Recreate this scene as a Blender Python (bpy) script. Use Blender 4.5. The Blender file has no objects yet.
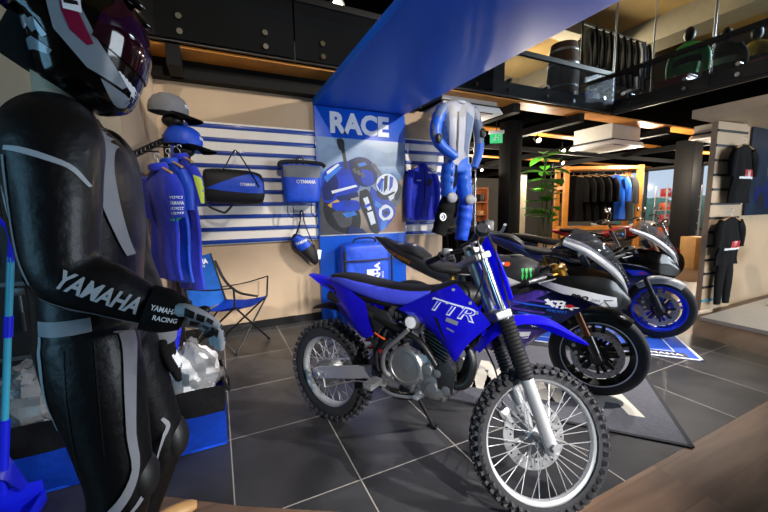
import bpy, bmesh, math, random
from math import sin, cos, pi, radians
from mathutils import Vector, Matrix
from mathutils.bvhtree import BVHTree
V = Vector
random.seed(7)
SC = bpy.context.scene
COL = SC.collection

# ------------------------------------------------------------------ materials
def lin(c):
    if isinstance(c, str):
        c = [int(c[i:i + 2], 16) / 255 for i in (1, 3, 5)]
    return tuple(((x / 12.92) if x <= 0.04045 else ((x + 0.055) / 1.055) ** 2.4) for x in c) + (1.0,)

def pm(name, col, rough=0.5, metal=0.0, coat=0.0, var=0.12, scale=9.0, bump=0.0, bscale=60.0, emit=0.0, trans=0.0, alpha=1.0, spec=0.5, sheen=0.0):
    m = bpy.data.materials.new(name); m.use_nodes = True
    nt = m.node_tree; b = nt.nodes['Principled BSDF']
    c = lin(col)
    tc = nt.nodes.new('ShaderNodeTexCoord')
    if var > 0:
        n = nt.nodes.new('ShaderNodeTexNoise'); n.inputs['Scale'].default_value = scale; n.inputs['Detail'].default_value = 3
        r = nt.nodes.new('ShaderNodeValToRGB')
        r.color_ramp.elements[0].position = 0.3; r.color_ramp.elements[1].position = 0.7
        r.color_ramp.elements[0].color = tuple(x * (1 - var) for x in c[:3]) + (1,)
        r.color_ramp.elements[1].color = tuple(min(1, x * (1 + var)) for x in c[:3]) + (1,)
        nt.links.new(tc.outputs['Object'], n.inputs['Vector']); nt.links.new(n.outputs['Fac'], r.inputs['Fac'])
        nt.links.new(r.outputs['Color'], b.inputs['Base Color'])
    else:
        b.inputs['Base Color'].default_value = c
    b.inputs['Roughness'].default_value = rough; b.inputs['Metallic'].default_value = metal
    b.inputs['Coat Weight'].default_value = coat; b.inputs['Coat Roughness'].default_value = 0.06
    b.inputs['Specular IOR Level'].default_value = spec
    b.inputs['Transmission Weight'].default_value = trans; b.inputs['Alpha'].default_value = alpha
    if sheen: b.inputs['Sheen Weight'].default_value = sheen
    if emit > 0:
        b.inputs['Emission Color'].default_value = c; b.inputs['Emission Strength'].default_value = emit
    if bump > 0:
        n2 = nt.nodes.new('ShaderNodeTexNoise'); n2.inputs['Scale'].default_value = bscale; n2.inputs['Detail'].default_value = 4
        bp = nt.nodes.new('ShaderNodeBump'); bp.inputs['Strength'].default_value = bump; bp.inputs['Distance'].default_value = 0.01
        nt.links.new(tc.outputs['Object'], n2.inputs['Vector']); nt.links.new(n2.outputs['Fac'], bp.inputs['Height'])
        nt.links.new(bp.outputs['Normal'], b.inputs['Normal'])
    return m

def glassmat(name, col, alpha, rough=0.03):
    """thin clear sheet: part transparent, part glossy"""
    m = bpy.data.materials.new(name); m.use_nodes = True
    nt = m.node_tree; nt.nodes.clear()
    out = nt.nodes.new('ShaderNodeOutputMaterial'); mx = nt.nodes.new('ShaderNodeMixShader')
    tr = nt.nodes.new('ShaderNodeBsdfTransparent'); pb = nt.nodes.new('ShaderNodeBsdfPrincipled')
    tr.inputs['Color'].default_value = lin(col)
    pb.inputs['Base Color'].default_value = tuple(x * 0.3 for x in lin(col)[:3]) + (1,)
    pb.inputs['Roughness'].default_value = rough
    mx.inputs['Fac'].default_value = alpha
    nt.links.new(tr.outputs[0], mx.inputs[1]); nt.links.new(pb.outputs[0], mx.inputs[2]); nt.links.new(mx.outputs[0], out.inputs['Surface'])
    return m

# ------------------------------------------------------------------ mesh building
def basis(z, hint=(0, 0, 1)):
    z = V(z).normalized(); h = V(hint)
    if abs(z.dot(h)) > 0.99: h = V((1, 0, 0))
    x = h.cross(z).normalized(); y = z.cross(x)
    return x, y, z

def cr(pts, n):
    """Catmull-Rom resample of a list of Vectors/tuples to n points"""
    P = [V(p) for p in pts]
    if len(P) == 2: return [P[0].lerp(P[1], i / (n - 1)) for i in range(n)]
    Q = [P[0] * 2 - P[1]] + P + [P[-1] * 2 - P[-2]]
    out = []
    for i in range(n):
        t = i / (n - 1) * (len(P) - 1); k = min(int(t), len(P) - 2); u = t - k
        a, b, c, d = Q[k:k + 4]
        out.append(0.5 * ((2 * b) + (c - a) * u + (2 * a - 5 * b + 4 * c - d) * u * u + (3 * b - a - 3 * c + d) * u ** 3))
    return out

class MB:
    def __init__(self, M=None):
        self.bm = bmesh.new(); self.M = M
    def _x(self, vs, m):
        for v in vs: v.co = m @ v.co
    def box(self, c, s, rot=None, bev=0.0):
        r = bmesh.ops.create_cube(self.bm, size=1.0); vs = r['verts']
        m = Matrix.Translation(c) @ (rot.to_4x4() if rot is not None else Matrix()) @ Matrix.Diagonal((*s, 1))
        self._x(vs, m)
        if bev > 0:
            es = list({e for v in vs for e in v.link_edges})
            bmesh.ops.bevel(self.bm, geom=es, offset=bev, segments=2, affect='EDGES', profile=0.5)
        return self
    def bar(self, a, b, w, h=None, up=(0, 0, 1), bev=0.0):
        a, b = V(a), V(b); x, y, z = basis(b - a, up)
        rot = Matrix((x, y, z)).transposed()
        return self.box((a + b) / 2, (w, h or w, (b - a).length), rot, bev)
    def ring(self, c, x, y, rx, ry, n, e=2.0, ph=0.0):
        out = []
        for i in range(n):
            t = 2 * pi * i / n + ph; cs, sn = cos(t), sin(t)
            if e != 2.0:
                cs = math.copysign(abs(cs) ** (2 / e), cs); sn = math.copysign(abs(sn) ** (2 / e), sn)
            out.append(self.bm.verts.new(V(c) + x * rx * cs + y * ry * sn))
        return out
    def skin(self, rings, cap=True, loop=False):
        f = self.bm.faces.new; n = len(rings[0])
        for a, b in zip(rings, rings[1:] + ([rings[0]] if loop else [])):
            for i in range(n):
                j = (i + 1) % n
                try: f((a[i], a[j], b[j], b[i]))
                except ValueError: pass
        if cap and not loop:
            f(list(reversed(rings[0]))); f(rings[-1])
        return self
    def cyl(self, a, b, r, r2=None, n=14, cap=True):
        a, b = V(a), V(b); x, y, z = basis(b - a)
        return self.skin([self.ring(a, x, y, r, r, n), self.ring(b, x, y, r if r2 is None else r2, r if r2 is None else r2, n)], cap)
    def tube(self, pts, r, n=8, closed=False, res=0, flat=1.0, hint=(0, 0, 1)):
        if res: 
            if closed: pts = list(pts) + [pts[0]]
            pts = cr(pts, res)
            if closed: pts = pts[:-1]
        P = [V(p) for p in pts]; N = len(P); rings = []
        px = None
        for i, p in enumerate(P):
            if closed: t = P[(i + 1) % N] - P[i - 1]
            else: t = P[min(i + 1, N - 1)] - P[max(i - 1, 0)]
            if px is None: x, y, z = basis(t, hint)
            else:
                z = t.normalized(); x = (px - z * px.dot(z))
                x = x.normalized() if x.length > 1e-5 else basis(t)[0]; y = z.cross(x)
            px = x
            k = i / max(1, N - 1)
            if callable(r): rr = r(k)
            elif isinstance(r, (list, tuple)):
                q = k * (len(r) - 1); j = min(int(q), len(r) - 2); rr = r[j] + (r[j + 1] - r[j]) * (q - j)
            else: rr = r
            rings.append(self.ring(p, x, y, rr, rr * flat, n))
        return self.skin(rings, not closed, closed)
    def sph(self, c, r, rot=None, u=16, v=10):
        r = (r, r, r) if isinstance(r, (int, float)) else r
        q = bmesh.ops.create_uvsphere(self.bm, u_segments=u, v_segments=v, radius=1.0)
        self._x(q['verts'], Matrix.Translation(c) @ (rot.to_4x4() if rot is not None else Matrix()) @ Matrix.Diagonal((*r, 1)))
        return self
    def lathe(self, prof, c=(0, 0, 0), axis=(0, 0, 1), n=24, cap=False, loop=False):
        """prof: (radius, height along axis)"""
        x, y, z = basis(axis)
        rings = [self.ring(V(c) + z * h, x, y, max(r, 1e-4), max(r, 1e-4), n) for r, h in prof]
        return self.skin(rings, cap, loop)
    def torus(self, c, axis, R, r, n=36, m=8, flat=1.0):
        prof = [(R + r * cos(2 * pi * k / m), r * flat * sin(2 * pi * k / m)) for k in range(m)]
        return self.lathe(prof, c, axis, n, False, True)
    def prism(self, poly, o, u, v, depth, bev=0.0, seg=2):
        """polygon in the plane (u, v) at o, extruded by depth along u x v, centred"""
        u, v = V(u), V(v); w = u.cross(v).normalized(); o = V(o)
        A = [self.bm.verts.new(o + u * p[0] + v * p[1] - w * depth / 2) for p in poly]
        B = [self.bm.verts.new(o + u * p[0] + v * p[1] + w * depth / 2) for p in poly]
        n = len(A); fs = [self.bm.faces.new(list(reversed(A))), self.bm.faces.new(B)]
        for i in range(n): fs.append(self.bm.faces.new((A[i], A[(i + 1) % n], B[(i + 1) % n], B[i])))
        bmesh.ops.recalc_face_normals(self.bm, faces=fs)
        if bev > 0:
            es = list({e for f in fs for e in f.edges})
            r = bmesh.ops.bevel(self.bm, geom=es, offset=bev, segments=seg, affect='EDGES', profile=0.5, clamp_overlap=True)
        return self
    def loft(self, st, n=20, e=2.0, res=0, cap=True, hint=None):
        """stations (centre, half-vector a, half-vector b[, exponent])"""
        if res:
            C = cr([s[0] for s in st], res); A = cr([s[1] for s in st], res); B = cr([s[2] for s in st], res)
            E = cr([(s[3] if len(s) > 3 else e, 0, 0) for s in st], res)
            st = [(C[i], A[i], B[i], E[i][0]) for i in range(res)]
        rings = []
        for s in st:
            a, b = V(s[1]), V(s[2])
            rings.append(self.ring(s[0], a, b, 1, 1, n, s[3] if len(s) > 3 else e))
        return self.skin(rings, cap)
    def limb(self, pts, rad, n=16, res=24, hint=(0, 1, 0), e=2.0):
        """tapered tube: rad = list of (ra, rb); ra along hint direction"""
        P = cr(pts, res); Rr = cr([(a, b, 0) for a, b in rad], res); rings = []
        for i, p in enumerate(P):
            t = (P[min(i + 1, res - 1)] - P[max(i - 1, 0)]).normalized()
            h = V(hint); a = (h - t * h.dot(t)).normalized(); b = t.cross(a)
            rings.append(self.ring(p, a, b, Rr[i].x, Rr[i].y, n, e))
        return self.skin(rings)
    def sheet(self, rows, nu=12, nv=6, th=0.004):
        """smooth surface through rows of 3-D points, given thickness"""
        R1 = [cr(r, nu) for r in rows]
        cols = [cr([r[i] for r in R1], nv) for i in range(nu)]
        g = [[self.bm.verts.new(p) for p in c] for c in cols]; fs = []
        for i in range(nu - 1):
            for j in range(nv - 1):
                try: fs.append(self.bm.faces.new((g[i][j], g[i + 1][j], g[i + 1][j + 1], g[i][j + 1])))
                except ValueError: pass
        if th: bmesh.ops.solidify(self.bm, geom=fs, thickness=th)
        return self
    def mirror_y(self):
        vs = list(self.bm.verts); r = bmesh.ops.duplicate(self.bm, geom=list(self.bm.faces))
        nv = [g for g in r['geom'] if isinstance(g, bmesh.types.BMVert)]; nf = [g for g in r['geom'] if isinstance(g, bmesh.types.BMFace)]
        for v in nv: v.co.y = -v.co.y
        bmesh.ops.reverse_faces(self.bm, faces=nf)
        return self
    def bvh(self):
        self.bm.faces.ensure_lookup_table(); return BVHTree.FromBMesh(self.bm)
    def build(self, name, mat, parent=None, ang=38, smooth=True, fix=True):
        bm = self.bm
        if self.M is not None: bmesh.ops.transform(bm, matrix=self.M, verts=bm.verts)
        if fix: bmesh.ops.recalc_face_normals(bm, faces=bm.faces)
        me = bpy.data.meshes.new(name); bm.to_mesh(me); bm.free()
        mats = mat if isinstance(mat, (list, tuple)) else [mat]
        for m in mats: me.materials.append(m)
        if smooth and len(me.polygons):
            me.polygons.foreach_set('use_smooth', [True] * len(me.polygons)); me.set_sharp_from_angle(angle=radians(ang))
        o = bpy.data.objects.new(name, me); COL.objects.link(o); o.parent = parent
        return o

def tag(o, label=None, cat=None, group=None, kind=None):
    if label: o['label'] = label
    if cat: o['category'] = cat
    if group: o['group'] = group
    if kind: o['kind'] = kind
    return o

def thing(name, label, cat, loc=(0, 0, 0), rz=0.0, group=None, rot=None):
    o = bpy.data.objects.new(name, None); COL.objects.link(o)
    o.empty_display_size = 0.05
    o.location = loc; o.rotation_euler = rot if rot else (0, 0, rz)
    return tag(o, label, cat, group)

def struct(o): o['kind'] = 'structure'; return o

def copy_tree(o, parent=None):
    kids = [k for k in o.children]
    c = o.copy(); COL.objects.link(c)
    if parent is not None: c.parent = parent
    for k in kids: copy_tree(k, c)
    return c

# ------------------------------------------------------------------ lettering and patches on surfaces
def text_bm(s, size=1.0, bold=0.0, shear=0.0, ext=0.0, space=1.0):
    cu = bpy.data.curves.new('t', 'FONT'); cu.body = s; cu.size = size; cu.offset = bold * size; cu.shear = shear
    cu.extrude = ext; cu.space_character = space; cu.resolution_u = 3
    ob = bpy.data.objects.new('t', cu); COL.objects.link(ob)
    dg = bpy.context.evaluated_depsgraph_get(); dg.update()
    me = bpy.data.meshes.new_from_object(ob.evaluated_get(dg))
    bm = bmesh.new(); bm.from_mesh(me)
    bpy.data.objects.remove(ob); bpy.data.curves.remove(cu); bpy.data.meshes.remove(me)
    return bm

def refine(bm, L):
    for _ in range(6):
        bmesh.ops.triangulate(bm, faces=bm.faces)
        es = [e for e in bm.edges if e.calc_length() > L]
        if not es: break
        bmesh.ops.subdivide_edges(bm, edges=es, cuts=1)

def press(bm, bvh, n, off):
    """move every vertex along -n on to the surface, then lift by off"""
    n = V(n).normalized(); miss = []; dep = []
    for v in bm.verts:
        h = bvh.ray_cast(v.co + n * 0.6, -n)
        if h[0] is None: miss.append(v); continue
        v.co = h[0] + n * off; dep.append(v.co.dot(n))
    dep.sort()
    for v in miss:
        if dep: v.co += n * (dep[len(dep) // 4] - v.co.dot(n))
        h = bvh.find_nearest(v.co)
        if h[0] is not None: v.co = h[0] + h[1] * off

def lettering(s, o, u, v, w, mat, parent, h=None, bold=0.02, shear=0.0, ext=0.0008, bvh=None, off=0.003, name='lettering', M=None, center=True, L=0.02):
    """text in plane (u right, v up) at o, fitted to width w (and height h)"""
    bm = text_bm(s, 1.0, bold, shear, 0.0 if bvh else ext)
    xs = [p.co.x for p in bm.verts]; ys = [p.co.y for p in bm.verts]
    x0, x1, y0, y1 = min(xs), max(xs), min(ys), max(ys)
    sx = w / (x1 - x0); sy = h / (y1 - y0) if h else sx
    u, v = V(u).normalized(), V(v).normalized(); n = u.cross(v); o = V(o)
    for p in bm.verts:
        a = (p.co.x - (x0 + x1) / 2) * sx if center else (p.co.x - x0) * sx
        b = (p.co.y - (y0 + y1) / 2) * sy if center else (p.co.y - y0) * sy
        p.co = o + u * a + v * b + n * (p.co.z if not bvh else 0)
    if bvh:
        refine(bm, L); press(bm, bvh, n, off)
    mb = MB(M); mb.bm.free(); mb.bm = bm
    return mb.build(name, mat, parent, smooth=False, fix=False)

def patch(poly, o, u, v, mat, parent, bvh=None, off=0.002, L=0.025, name='stripe', M=None, th=0.0):
    bm = bmesh.new(); u, v = V(u), V(v); n = u.cross(v).normalized(); o = V(o)
    polys = poly if isinstance(poly[0][0], (list, tuple)) else [poly]
    for pl in polys:
        f = bm.faces.new([bm.verts.new(o + u * a + v * b) for a, b in pl])
        f.normal_update()
        if f.normal.dot(n) < 0: f.normal_flip()
    if bvh:
        refine(bm, L); press(bm, bvh, n, off)
    else:
        bmesh.ops.triangulate(bm, faces=bm.faces)
    if th: bmesh.ops.solidify(bm, geom=list(bm.faces), thickness=th)
    mb = MB(M); mb.bm.free(); mb.bm = bm
    return mb.build(name, mat, parent, fix=False)

def ribbon(pts, w, u, v, mat, parent, bvh=None, o=(0, 0, 0), n=14, **k):
    """band of width w (number or list) along 2-D points in plane (u, v)"""
    P = cr([(a, b, 0) for a, b in pts], n); polys = []
    E = []
    for i, p in enumerate(P):
        t = (P[min(i + 1, n - 1)] - P[max(i - 1, 0)]).normalized(); q = V((-t.y, t.x, 0))
        kk = i / (n - 1)
        if isinstance(w, (list, tuple)):
            z = kk * (len(w) - 1); j = min(int(z), len(w) - 2); ww = w[j] + (w[j + 1] - w[j]) * (z - j)
        else: ww = w
        E.append((p + q * ww / 2, p - q * ww / 2))
    for (a, b), (c, d) in zip(E, E[1:]):
        polys.append([(a.x, a.y), (b.x, b.y), (d.x, d.y), (c.x, c.y)])
    return patch(polys, o, u, v, mat, parent, bvh, **k)

def marks(n, o, u, v, w, h, mat, parent, bvh, off=0.004, M=None, name='print_marks', shear=0.2, seed=1):
    """a row of small letter-sized strokes where the writing is too small to read"""
    rr = random.Random(seed); u, v = V(u).normalized(), V(v).normalized(); ps = []
    for k in range(n):
        a = -w / 2 + w * k / n; b = a + w / n * 0.74; t = h * 0.26
        for lo, hi in ((-h / 2, -h / 2 + t), (h / 2 - t, h / 2)) if rr.random() < 0.6 else ((-t / 2, t / 2), (h / 2 - t, h / 2)):
            ps.append([(a + lo * shear, lo), (b + lo * shear, lo), (b + hi * shear, hi), (a + hi * shear, hi)])
        c = a if rr.random() < 0.5 else b - w / n * 0.24
        ps.append([(c - h / 2 * shear, -h / 2), (c + w / n * 0.24 - h / 2 * shear, -h / 2), (c + w / n * 0.24 + h / 2 * shear, h / 2), (c + h / 2 * shear, h / 2)])
    return patch(ps, o, u, v, mat, parent, bvh, off, 0.012, name, M)

def remesh(mb, vox=0.009, smooth=6):
    """fuse overlapping closed shapes into one continuous surface"""
    me = bpy.data.meshes.new('r'); bmesh.ops.recalc_face_normals(mb.bm, faces=mb.bm.faces); mb.bm.to_mesh(me); mb.bm.free()
    ob = bpy.data.objects.new('r', me); COL.objects.link(ob)
    md = ob.modifiers.new('r', 'REMESH'); md.mode = 'VOXEL'; md.voxel_size = vox
    sm = ob.modifiers.new('s', 'SMOOTH'); sm.factor = 0.5; sm.iterations = smooth
    dg = bpy.context.evaluated_depsgraph_get(); dg.update()
    m2 = bpy.data.meshes.new_from_object(ob.evaluated_get(dg))
    out = MB(mb.M); out.bm.from_mesh(m2)
    bpy.data.objects.remove(ob); bpy.data.meshes.remove(me); bpy.data.meshes.remove(m2)
    return out

X, Y, Z = V((1, 0, 0)), V((0, 1, 0)), V((0, 0, 1))

# ------------------------------------------------------------------ palette
M = {}
M['wall'] = pm('warm_plaster', '#b09a80', 0.75, var=0.05, scale=3, bump=0.05, bscale=120)
M['wallgrey'] = pm('grey_plaster', '#5c5852', 0.8, var=0.05)
M['slat'] = pm('pale_slat_board', '#efe9e0', 0.55, var=0.03, scale=4)
M['rail'] = pm('blue_rail', '#0d3a96', 0.4, coat=0.2, var=0.05)
M['blueboard'] = pm('blue_board', '#0b55cc', 0.32, coat=0.5, var=0.04, scale=2)
M['soffit'] = pm('glossy_blue_soffit', '#0068e6', 0.46, coat=0.0, spec=0.35, var=0.04, scale=1.5, bump=0.04, bscale=1.6)
M['white'] = pm('white_paint', '#e6e6e8', 0.45, var=0.03)
M['letterw'] = pm('white_vinyl', '#e9ecf2', 0.5, var=0.0)
M['black'] = pm('black_steel', '#0b0b0c', 0.45, var=0.2)
M['blackgloss'] = pm('black_gloss', '#08080a', 0.12, coat=0.8, var=0.1)
M['blackplastic'] = pm('black_plastic', '#121214', 0.5, var=0.15, bump=0.08, bscale=300)
M['rubber'] = pm('tyre_rubber', '#242428', 0.75, var=0.25, bump=0.15, bscale=180)
M['leather'] = pm('black_leather', '#040508', 0.44, coat=0.05, spec=0.35, var=0.25, scale=14, bump=0.25, bscale=38)
M['greyleather'] = pm('grey_leather', '#8d9097', 0.5, var=0.1, bump=0.1)
M['reflect'] = pm('silver_print', '#a9b2ba', 0.42, var=0.06)
M['bplastic'] = pm('royal_blue_plastic', '#2119ee', 0.3, coat=0.35, var=0.05, scale=4)
M['bseat'] = pm('blue_seat_vinyl', '#4550e2', 0.5, var=0.06, bump=0.1, bscale=400)
M['gloveg'] = pm('pale_glove', '#aeb1b8', 0.6, var=0.15, bump=0.2)
M['cloth'] = pm('blue_cloth', '#1a2fc0', 0.8, var=0.15, scale=20, bump=0.3, bscale=30, sheen=0.2)
M['clothlight'] = pm('sky_blue_cloth', '#1f6fd0', 0.8, var=0.15, bump=0.3, bscale=30)
M['nylonblue'] = pm('blue_nylon', '#0f48c8', 0.5, var=0.15, scale=12, bump=0.35, bscale=26)
M['nylonblack'] = pm('black_nylon', '#0d0d10', 0.6, var=0.2, scale=12, bump=0.3, bscale=30)
M['greycloth'] = pm('grey_cloth', '#74777e', 0.8, var=0.12, bump=0.2)
M['blackcloth'] = pm('black_cloth', '#08080a', 0.85, spec=0.2, var=0.2, bump=0.3, bscale=24)
M['lime'] = pm('lime_print', '#c3d94a', 0.6, var=0.05)
M['green'] = pm('neon_green', '#36c45e', 0.5, var=0.05)
M['red'] = pm('red_plastic', '#b3171c', 0.4, coat=0.3, var=0.08)
M['orange'] = pm('orange_plastic', '#d9571e', 0.4, var=0.08)
M['alu'] = pm('cast_aluminium', '#9a9b9c', 0.42, metal=0.85, var=0.12, scale=25, bump=0.1, bscale=200)
M['alud'] = pm('dark_cast_alloy', '#5d5e60', 0.45, metal=0.8, var=0.2, scale=25, bump=0.1)
M['silver'] = pm('silver_paint', '#b4b6b8', 0.38, metal=0.5, var=0.06)
M['chrome'] = pm('chrome', '#d4d6d9', 0.12, metal=1.0, var=0.03)
M['steel'] = pm('brushed_steel', '#b9bbbe', 0.35, metal=0.75, var=0.08)
M['gold'] = pm('gold_anodised', '#c08a2e', 0.3, metal=0.9, var=0.08)
M['bronze'] = pm('bronze_tube', '#6d4c37', 0.3, metal=0.8, var=0.08)
M['wood'] = pm('pale_wood', '#b3895a', 0.5, var=0.12, scale=5)
M['hangerwood'] = pm('hanger_wood', '#c79a63', 0.45, var=0.1, scale=12)
M['skin'] = pm('mannequin_beige', '#b9a48c', 0.55, var=0.05)
M['card'] = pm('cardboard', '#b28a55', 0.8, var=0.08)
M['mat'] = pm('grey_carpet', '#57575f', 0.95, var=0.12, scale=40, bump=0.4, bscale=500)
M['matedge'] = pm('dark_mat_edge', '#1b1b22', 0.8, var=0.1)
M['cream'] = pm('cream_print', '#cfc9bd', 0.9, var=0.06)
M['matblue'] = pm('blue_mat_print', '#0f49b8', 0.6, var=0.08, scale=6)
M['leaf'] = pm('leaf', '#63ad2c', 0.45, var=0.25, scale=14)
M['terra'] = pm('dark_pot', '#3a3532', 0.6, var=0.1)
M['purple'] = pm('deep_violet_paint', '#45308f', 0.25, coat=0.8, var=0.5, scale=7)
M['navy'] = pm('navy_paint', '#1b2558', 0.2, coat=0.8, var=0.4, scale=6)
M['racewhite'] = pm('fairing_white', '#d8dade', 0.25, coat=0.6, var=0.03)
M['carbon'] = pm('dark_fairing', '#1a1b1d', 0.28, coat=0.6, var=0.2, scale=60)
M['carbonm'] = pm('matt_carbon', '#1e1f21', 0.5, var=0.2, scale=60)
M['screen'] = glassmat('smoke_screen', '#d5d9e0', 0.16)
M['tint'] = glassmat('smoked_glass', '#8d9196', 0.25, 0.02)
M['dtint'] = glassmat('dark_smoked_glass', '#3a3d42', 0.5, 0.02)
M['tint2'] = glassmat('pale_smoked_glass', '#c4c7cb', 0.12, 0.02)
M['clear'] = glassmat('clear_sheet', '#e8ecf2', 0.2, 0.15)
M['wrap'] = glassmat('crinkled_wrap', '#f2f4f6', 0.55, 0.2)
M['visor'] = pm('dark_pink_visor', '#3a0d22', 0.06, coat=1.0, var=0.4, scale=8)
M['darkred'] = pm('crimson_paint', '#7b1238', 0.25, coat=0.7, var=0.1)
M['helmgrey'] = pm('helmet_grey', '#7c8894', 0.25, coat=0.7, var=0.06)
M['blueanod'] = pm('blue_wheel_paint', '#1c3df0', 0.3, coat=0.4, var=0.05)
M['brightblue'] = pm('bright_leather_blue', '#1f5fd2', 0.4, var=0.12, bump=0.2)
M['whiteleather'] = pm('white_leather', '#9a9eae', 0.45, var=0.06, bump=0.15)
M['greyblue'] = pm('steel_blue_leather', '#5d6f93', 0.45, var=0.1)
M['orangewood'] = pm('honey_wood', '#d08a35', 0.5, var=0.18, scale=4)
M['turq'] = pm('turquoise_pole', '#3aa2c2', 0.35, coat=0.3, var=0.05)
M['dustblue'] = pm('cobalt_plastic', '#1420d8', 0.4, var=0.06)
M['yellow'] = pm('yellow_cloth', '#d6b41c', 0.6, var=0.1)
M['exitgreen'] = pm('exit_green', '#2fae6c', 0.5, var=0.0, emit=0.9)
M['lampglow'] = pm('lamp_glow', '#fff3df', 0.5, var=0.0, emit=14)
M['acw'] = pm('white_grille', '#b9b6b0', 0.6, var=0.04)
M['ceil'] = pm('cream_ceiling', '#b89a63', 0.8, var=0.06, scale=2)
M['ceildark'] = pm('black_ceiling', '#050505', 1.0, spec=0.0, var=0.2)
M['seatblack'] = pm('seat_vinyl', '#141416', 0.55, var=0.15, bump=0.15, bscale=300)

# ================================================================== camera
yaw, pit, rol = radians(25.4), radians(7.2), radians(1.0)
fw = V((sin(yaw) * cos(pit), cos(yaw) * cos(pit), -sin(pit)))
rt = V((cos(yaw), -sin(yaw), 0)); up = rt.cross(fw)
r2 = rt * cos(rol) - up * sin(rol); u2 = up * cos(rol) + rt * sin(rol)
cd = bpy.data.cameras.new('camera'); cam = bpy.data.objects.new('camera', cd); COL.objects.link(cam)
cam.matrix_world = Matrix.Translation((0, 0, 1.29)) @ Matrix((r2, u2, -fw)).transposed().to_4x4()
cd.sensor_width = 36; cd.lens = 350 / 768 * 36; cd.clip_start = 0.02; cd.clip_end = 80
SC.camera = cam

# ================================================================== the setting
def floor_mat(name, base, line, sx, sy, ox, oy, gw, rough, streak, stretch=(1, 6, 1)):
    m = bpy.data.materials.new(name); m.use_nodes = True; nt = m.node_tree; b = nt.nodes['Principled BSDF']; N = nt.nodes.new; Lk = nt.links.new
    g = N('ShaderNodeNewGeometry'); sp = N('ShaderNodeSeparateXYZ'); Lk(g.outputs['Position'], sp.inputs[0])
    def mth(op, a, bb=None):
        q = N('ShaderNodeMath'); q.operation = op
        for i, z in enumerate((a, bb)):
            if z is None: continue
            if isinstance(z, (int, float)): q.inputs[i].default_value = z
            else: Lk(z, q.inputs[i])
        return q.outputs[0]
    def lines(co, o, s):
        f = mth('FRACT', mth('DIVIDE', mth('SUBTRACT', co, o), s))
        return mth('MULTIPLY', mth('MINIMUM', f, mth('SUBTRACT', 1.0, f)), s)
    d = mth('MINIMUM', lines(sp.outputs[0], ox, sx), lines(sp.outputs[1], oy, sy))
    mask = mth('LESS_THAN', d, gw / 2)
    def cell(co, o, s): return mth('FLOOR', mth('DIVIDE', mth('SUBTRACT', co, o), s))
    cb = N('ShaderNodeCombineXYZ'); Lk(cell(sp.outputs[0], ox, sx), cb.inputs[0]); Lk(cell(sp.outputs[1], oy, sy), cb.inputs[1])
    wn = N('ShaderNodeTexWhiteNoise'); Lk(cb.outputs[0], wn.inputs[0])
    mp = N('ShaderNodeMapping'); mp.inputs['Scale'].default_value = stretch; Lk(g.outputs['Position'], mp.inputs[0])
    ad = N('ShaderNodeVectorMath'); ad.operation = 'ADD'; Lk(mp.outputs[0], ad.inputs[0]); Lk(wn.outputs['Color'], ad.inputs[1])
    ns = N('ShaderNodeTexNoise'); ns.inputs['Scale'].default_value = 2.2; ns.inputs['Detail'].default_value = 6; ns.inputs['Distortion'].default_value = 0.6
    Lk(ad.outputs[0], ns.inputs['Vector'])
    rp = N('ShaderNodeValToRGB'); c = lin(base); e = rp.color_ramp.elements
    e[0].position = 0.3; e[1].position = 0.72
    e[0].color = tuple(x * (1 - streak) for x in c[:3]) + (1,); e[1].color = tuple(x * (1 + streak) for x in c[:3]) + (1,)
    Lk(ns.outputs['Fac'], rp.inputs['Fac'])
    hv = N('ShaderNodeHueSaturation'); Lk(rp.outputs[0], hv.inputs['Color']); Lk(mth('ADD', 0.86, mth('MULTIPLY', wn.outputs['Value'], 0.28)), hv.inputs['Value'])
    mx = N('ShaderNodeMix'); mx.data_type = 'RGBA'; Lk(mask, mx.inputs[0]); Lk(hv.outputs[0], mx.inputs[6]); mx.inputs[7].default_value = lin(line)
    Lk(mx.outputs[2], b.inputs['Base Color'])
    b.inputs['Roughness'].default_value = rough
    bp = N('ShaderNodeBump'); bp.inputs['Strength'].default_value = 0.08; Lk(ns.outputs['Fac'], bp.inputs['Height']); Lk(bp.outputs[0], b.inputs['Normal'])
    return m
M['tile'] = floor_mat('slate_tile', '#343436', '#9b968f', 0.56, 0.62, 0.547, 1.456, 0.006, 0.34, 0.55, (1.2, 1.2, 1))
M['plank'] = floor_mat('brown_plank', '#6c5646', '#5c4433', 1.6, 0.19, 0.3, 0.1, 0.003, 0.4, 0.3, (0.8, 7, 1))

mb = MB(); mb.box((6, 4, -0.06), (18, 18, 0.12)); struct(mb.build('floor', M['plank']))
tp = [(-2.9, 1.8), (-0.3, 1.77), (0.02, 1.55), (0.36, 1.35), (0.9, 1.02), (1.39, 0.885), (3.3, 0.885), (3.9, 0.98), (4.16, 1.17), (4.25, 1.5), (4.27, 1.9), (4.6, 2.5), (5.0, 3.3), (4.9, 4.6), (4.2, 7.5), (2.86, 7.5), (2.86, 4.1), (-0.45, 4.1), (-0.45, 2.5), (-2.9, 2.5)]
mb = MB(); mb.prism(tp, (0, 0, 0.0), X, Y, 0.004); struct(mb.build('floor', M['tile']))

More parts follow.
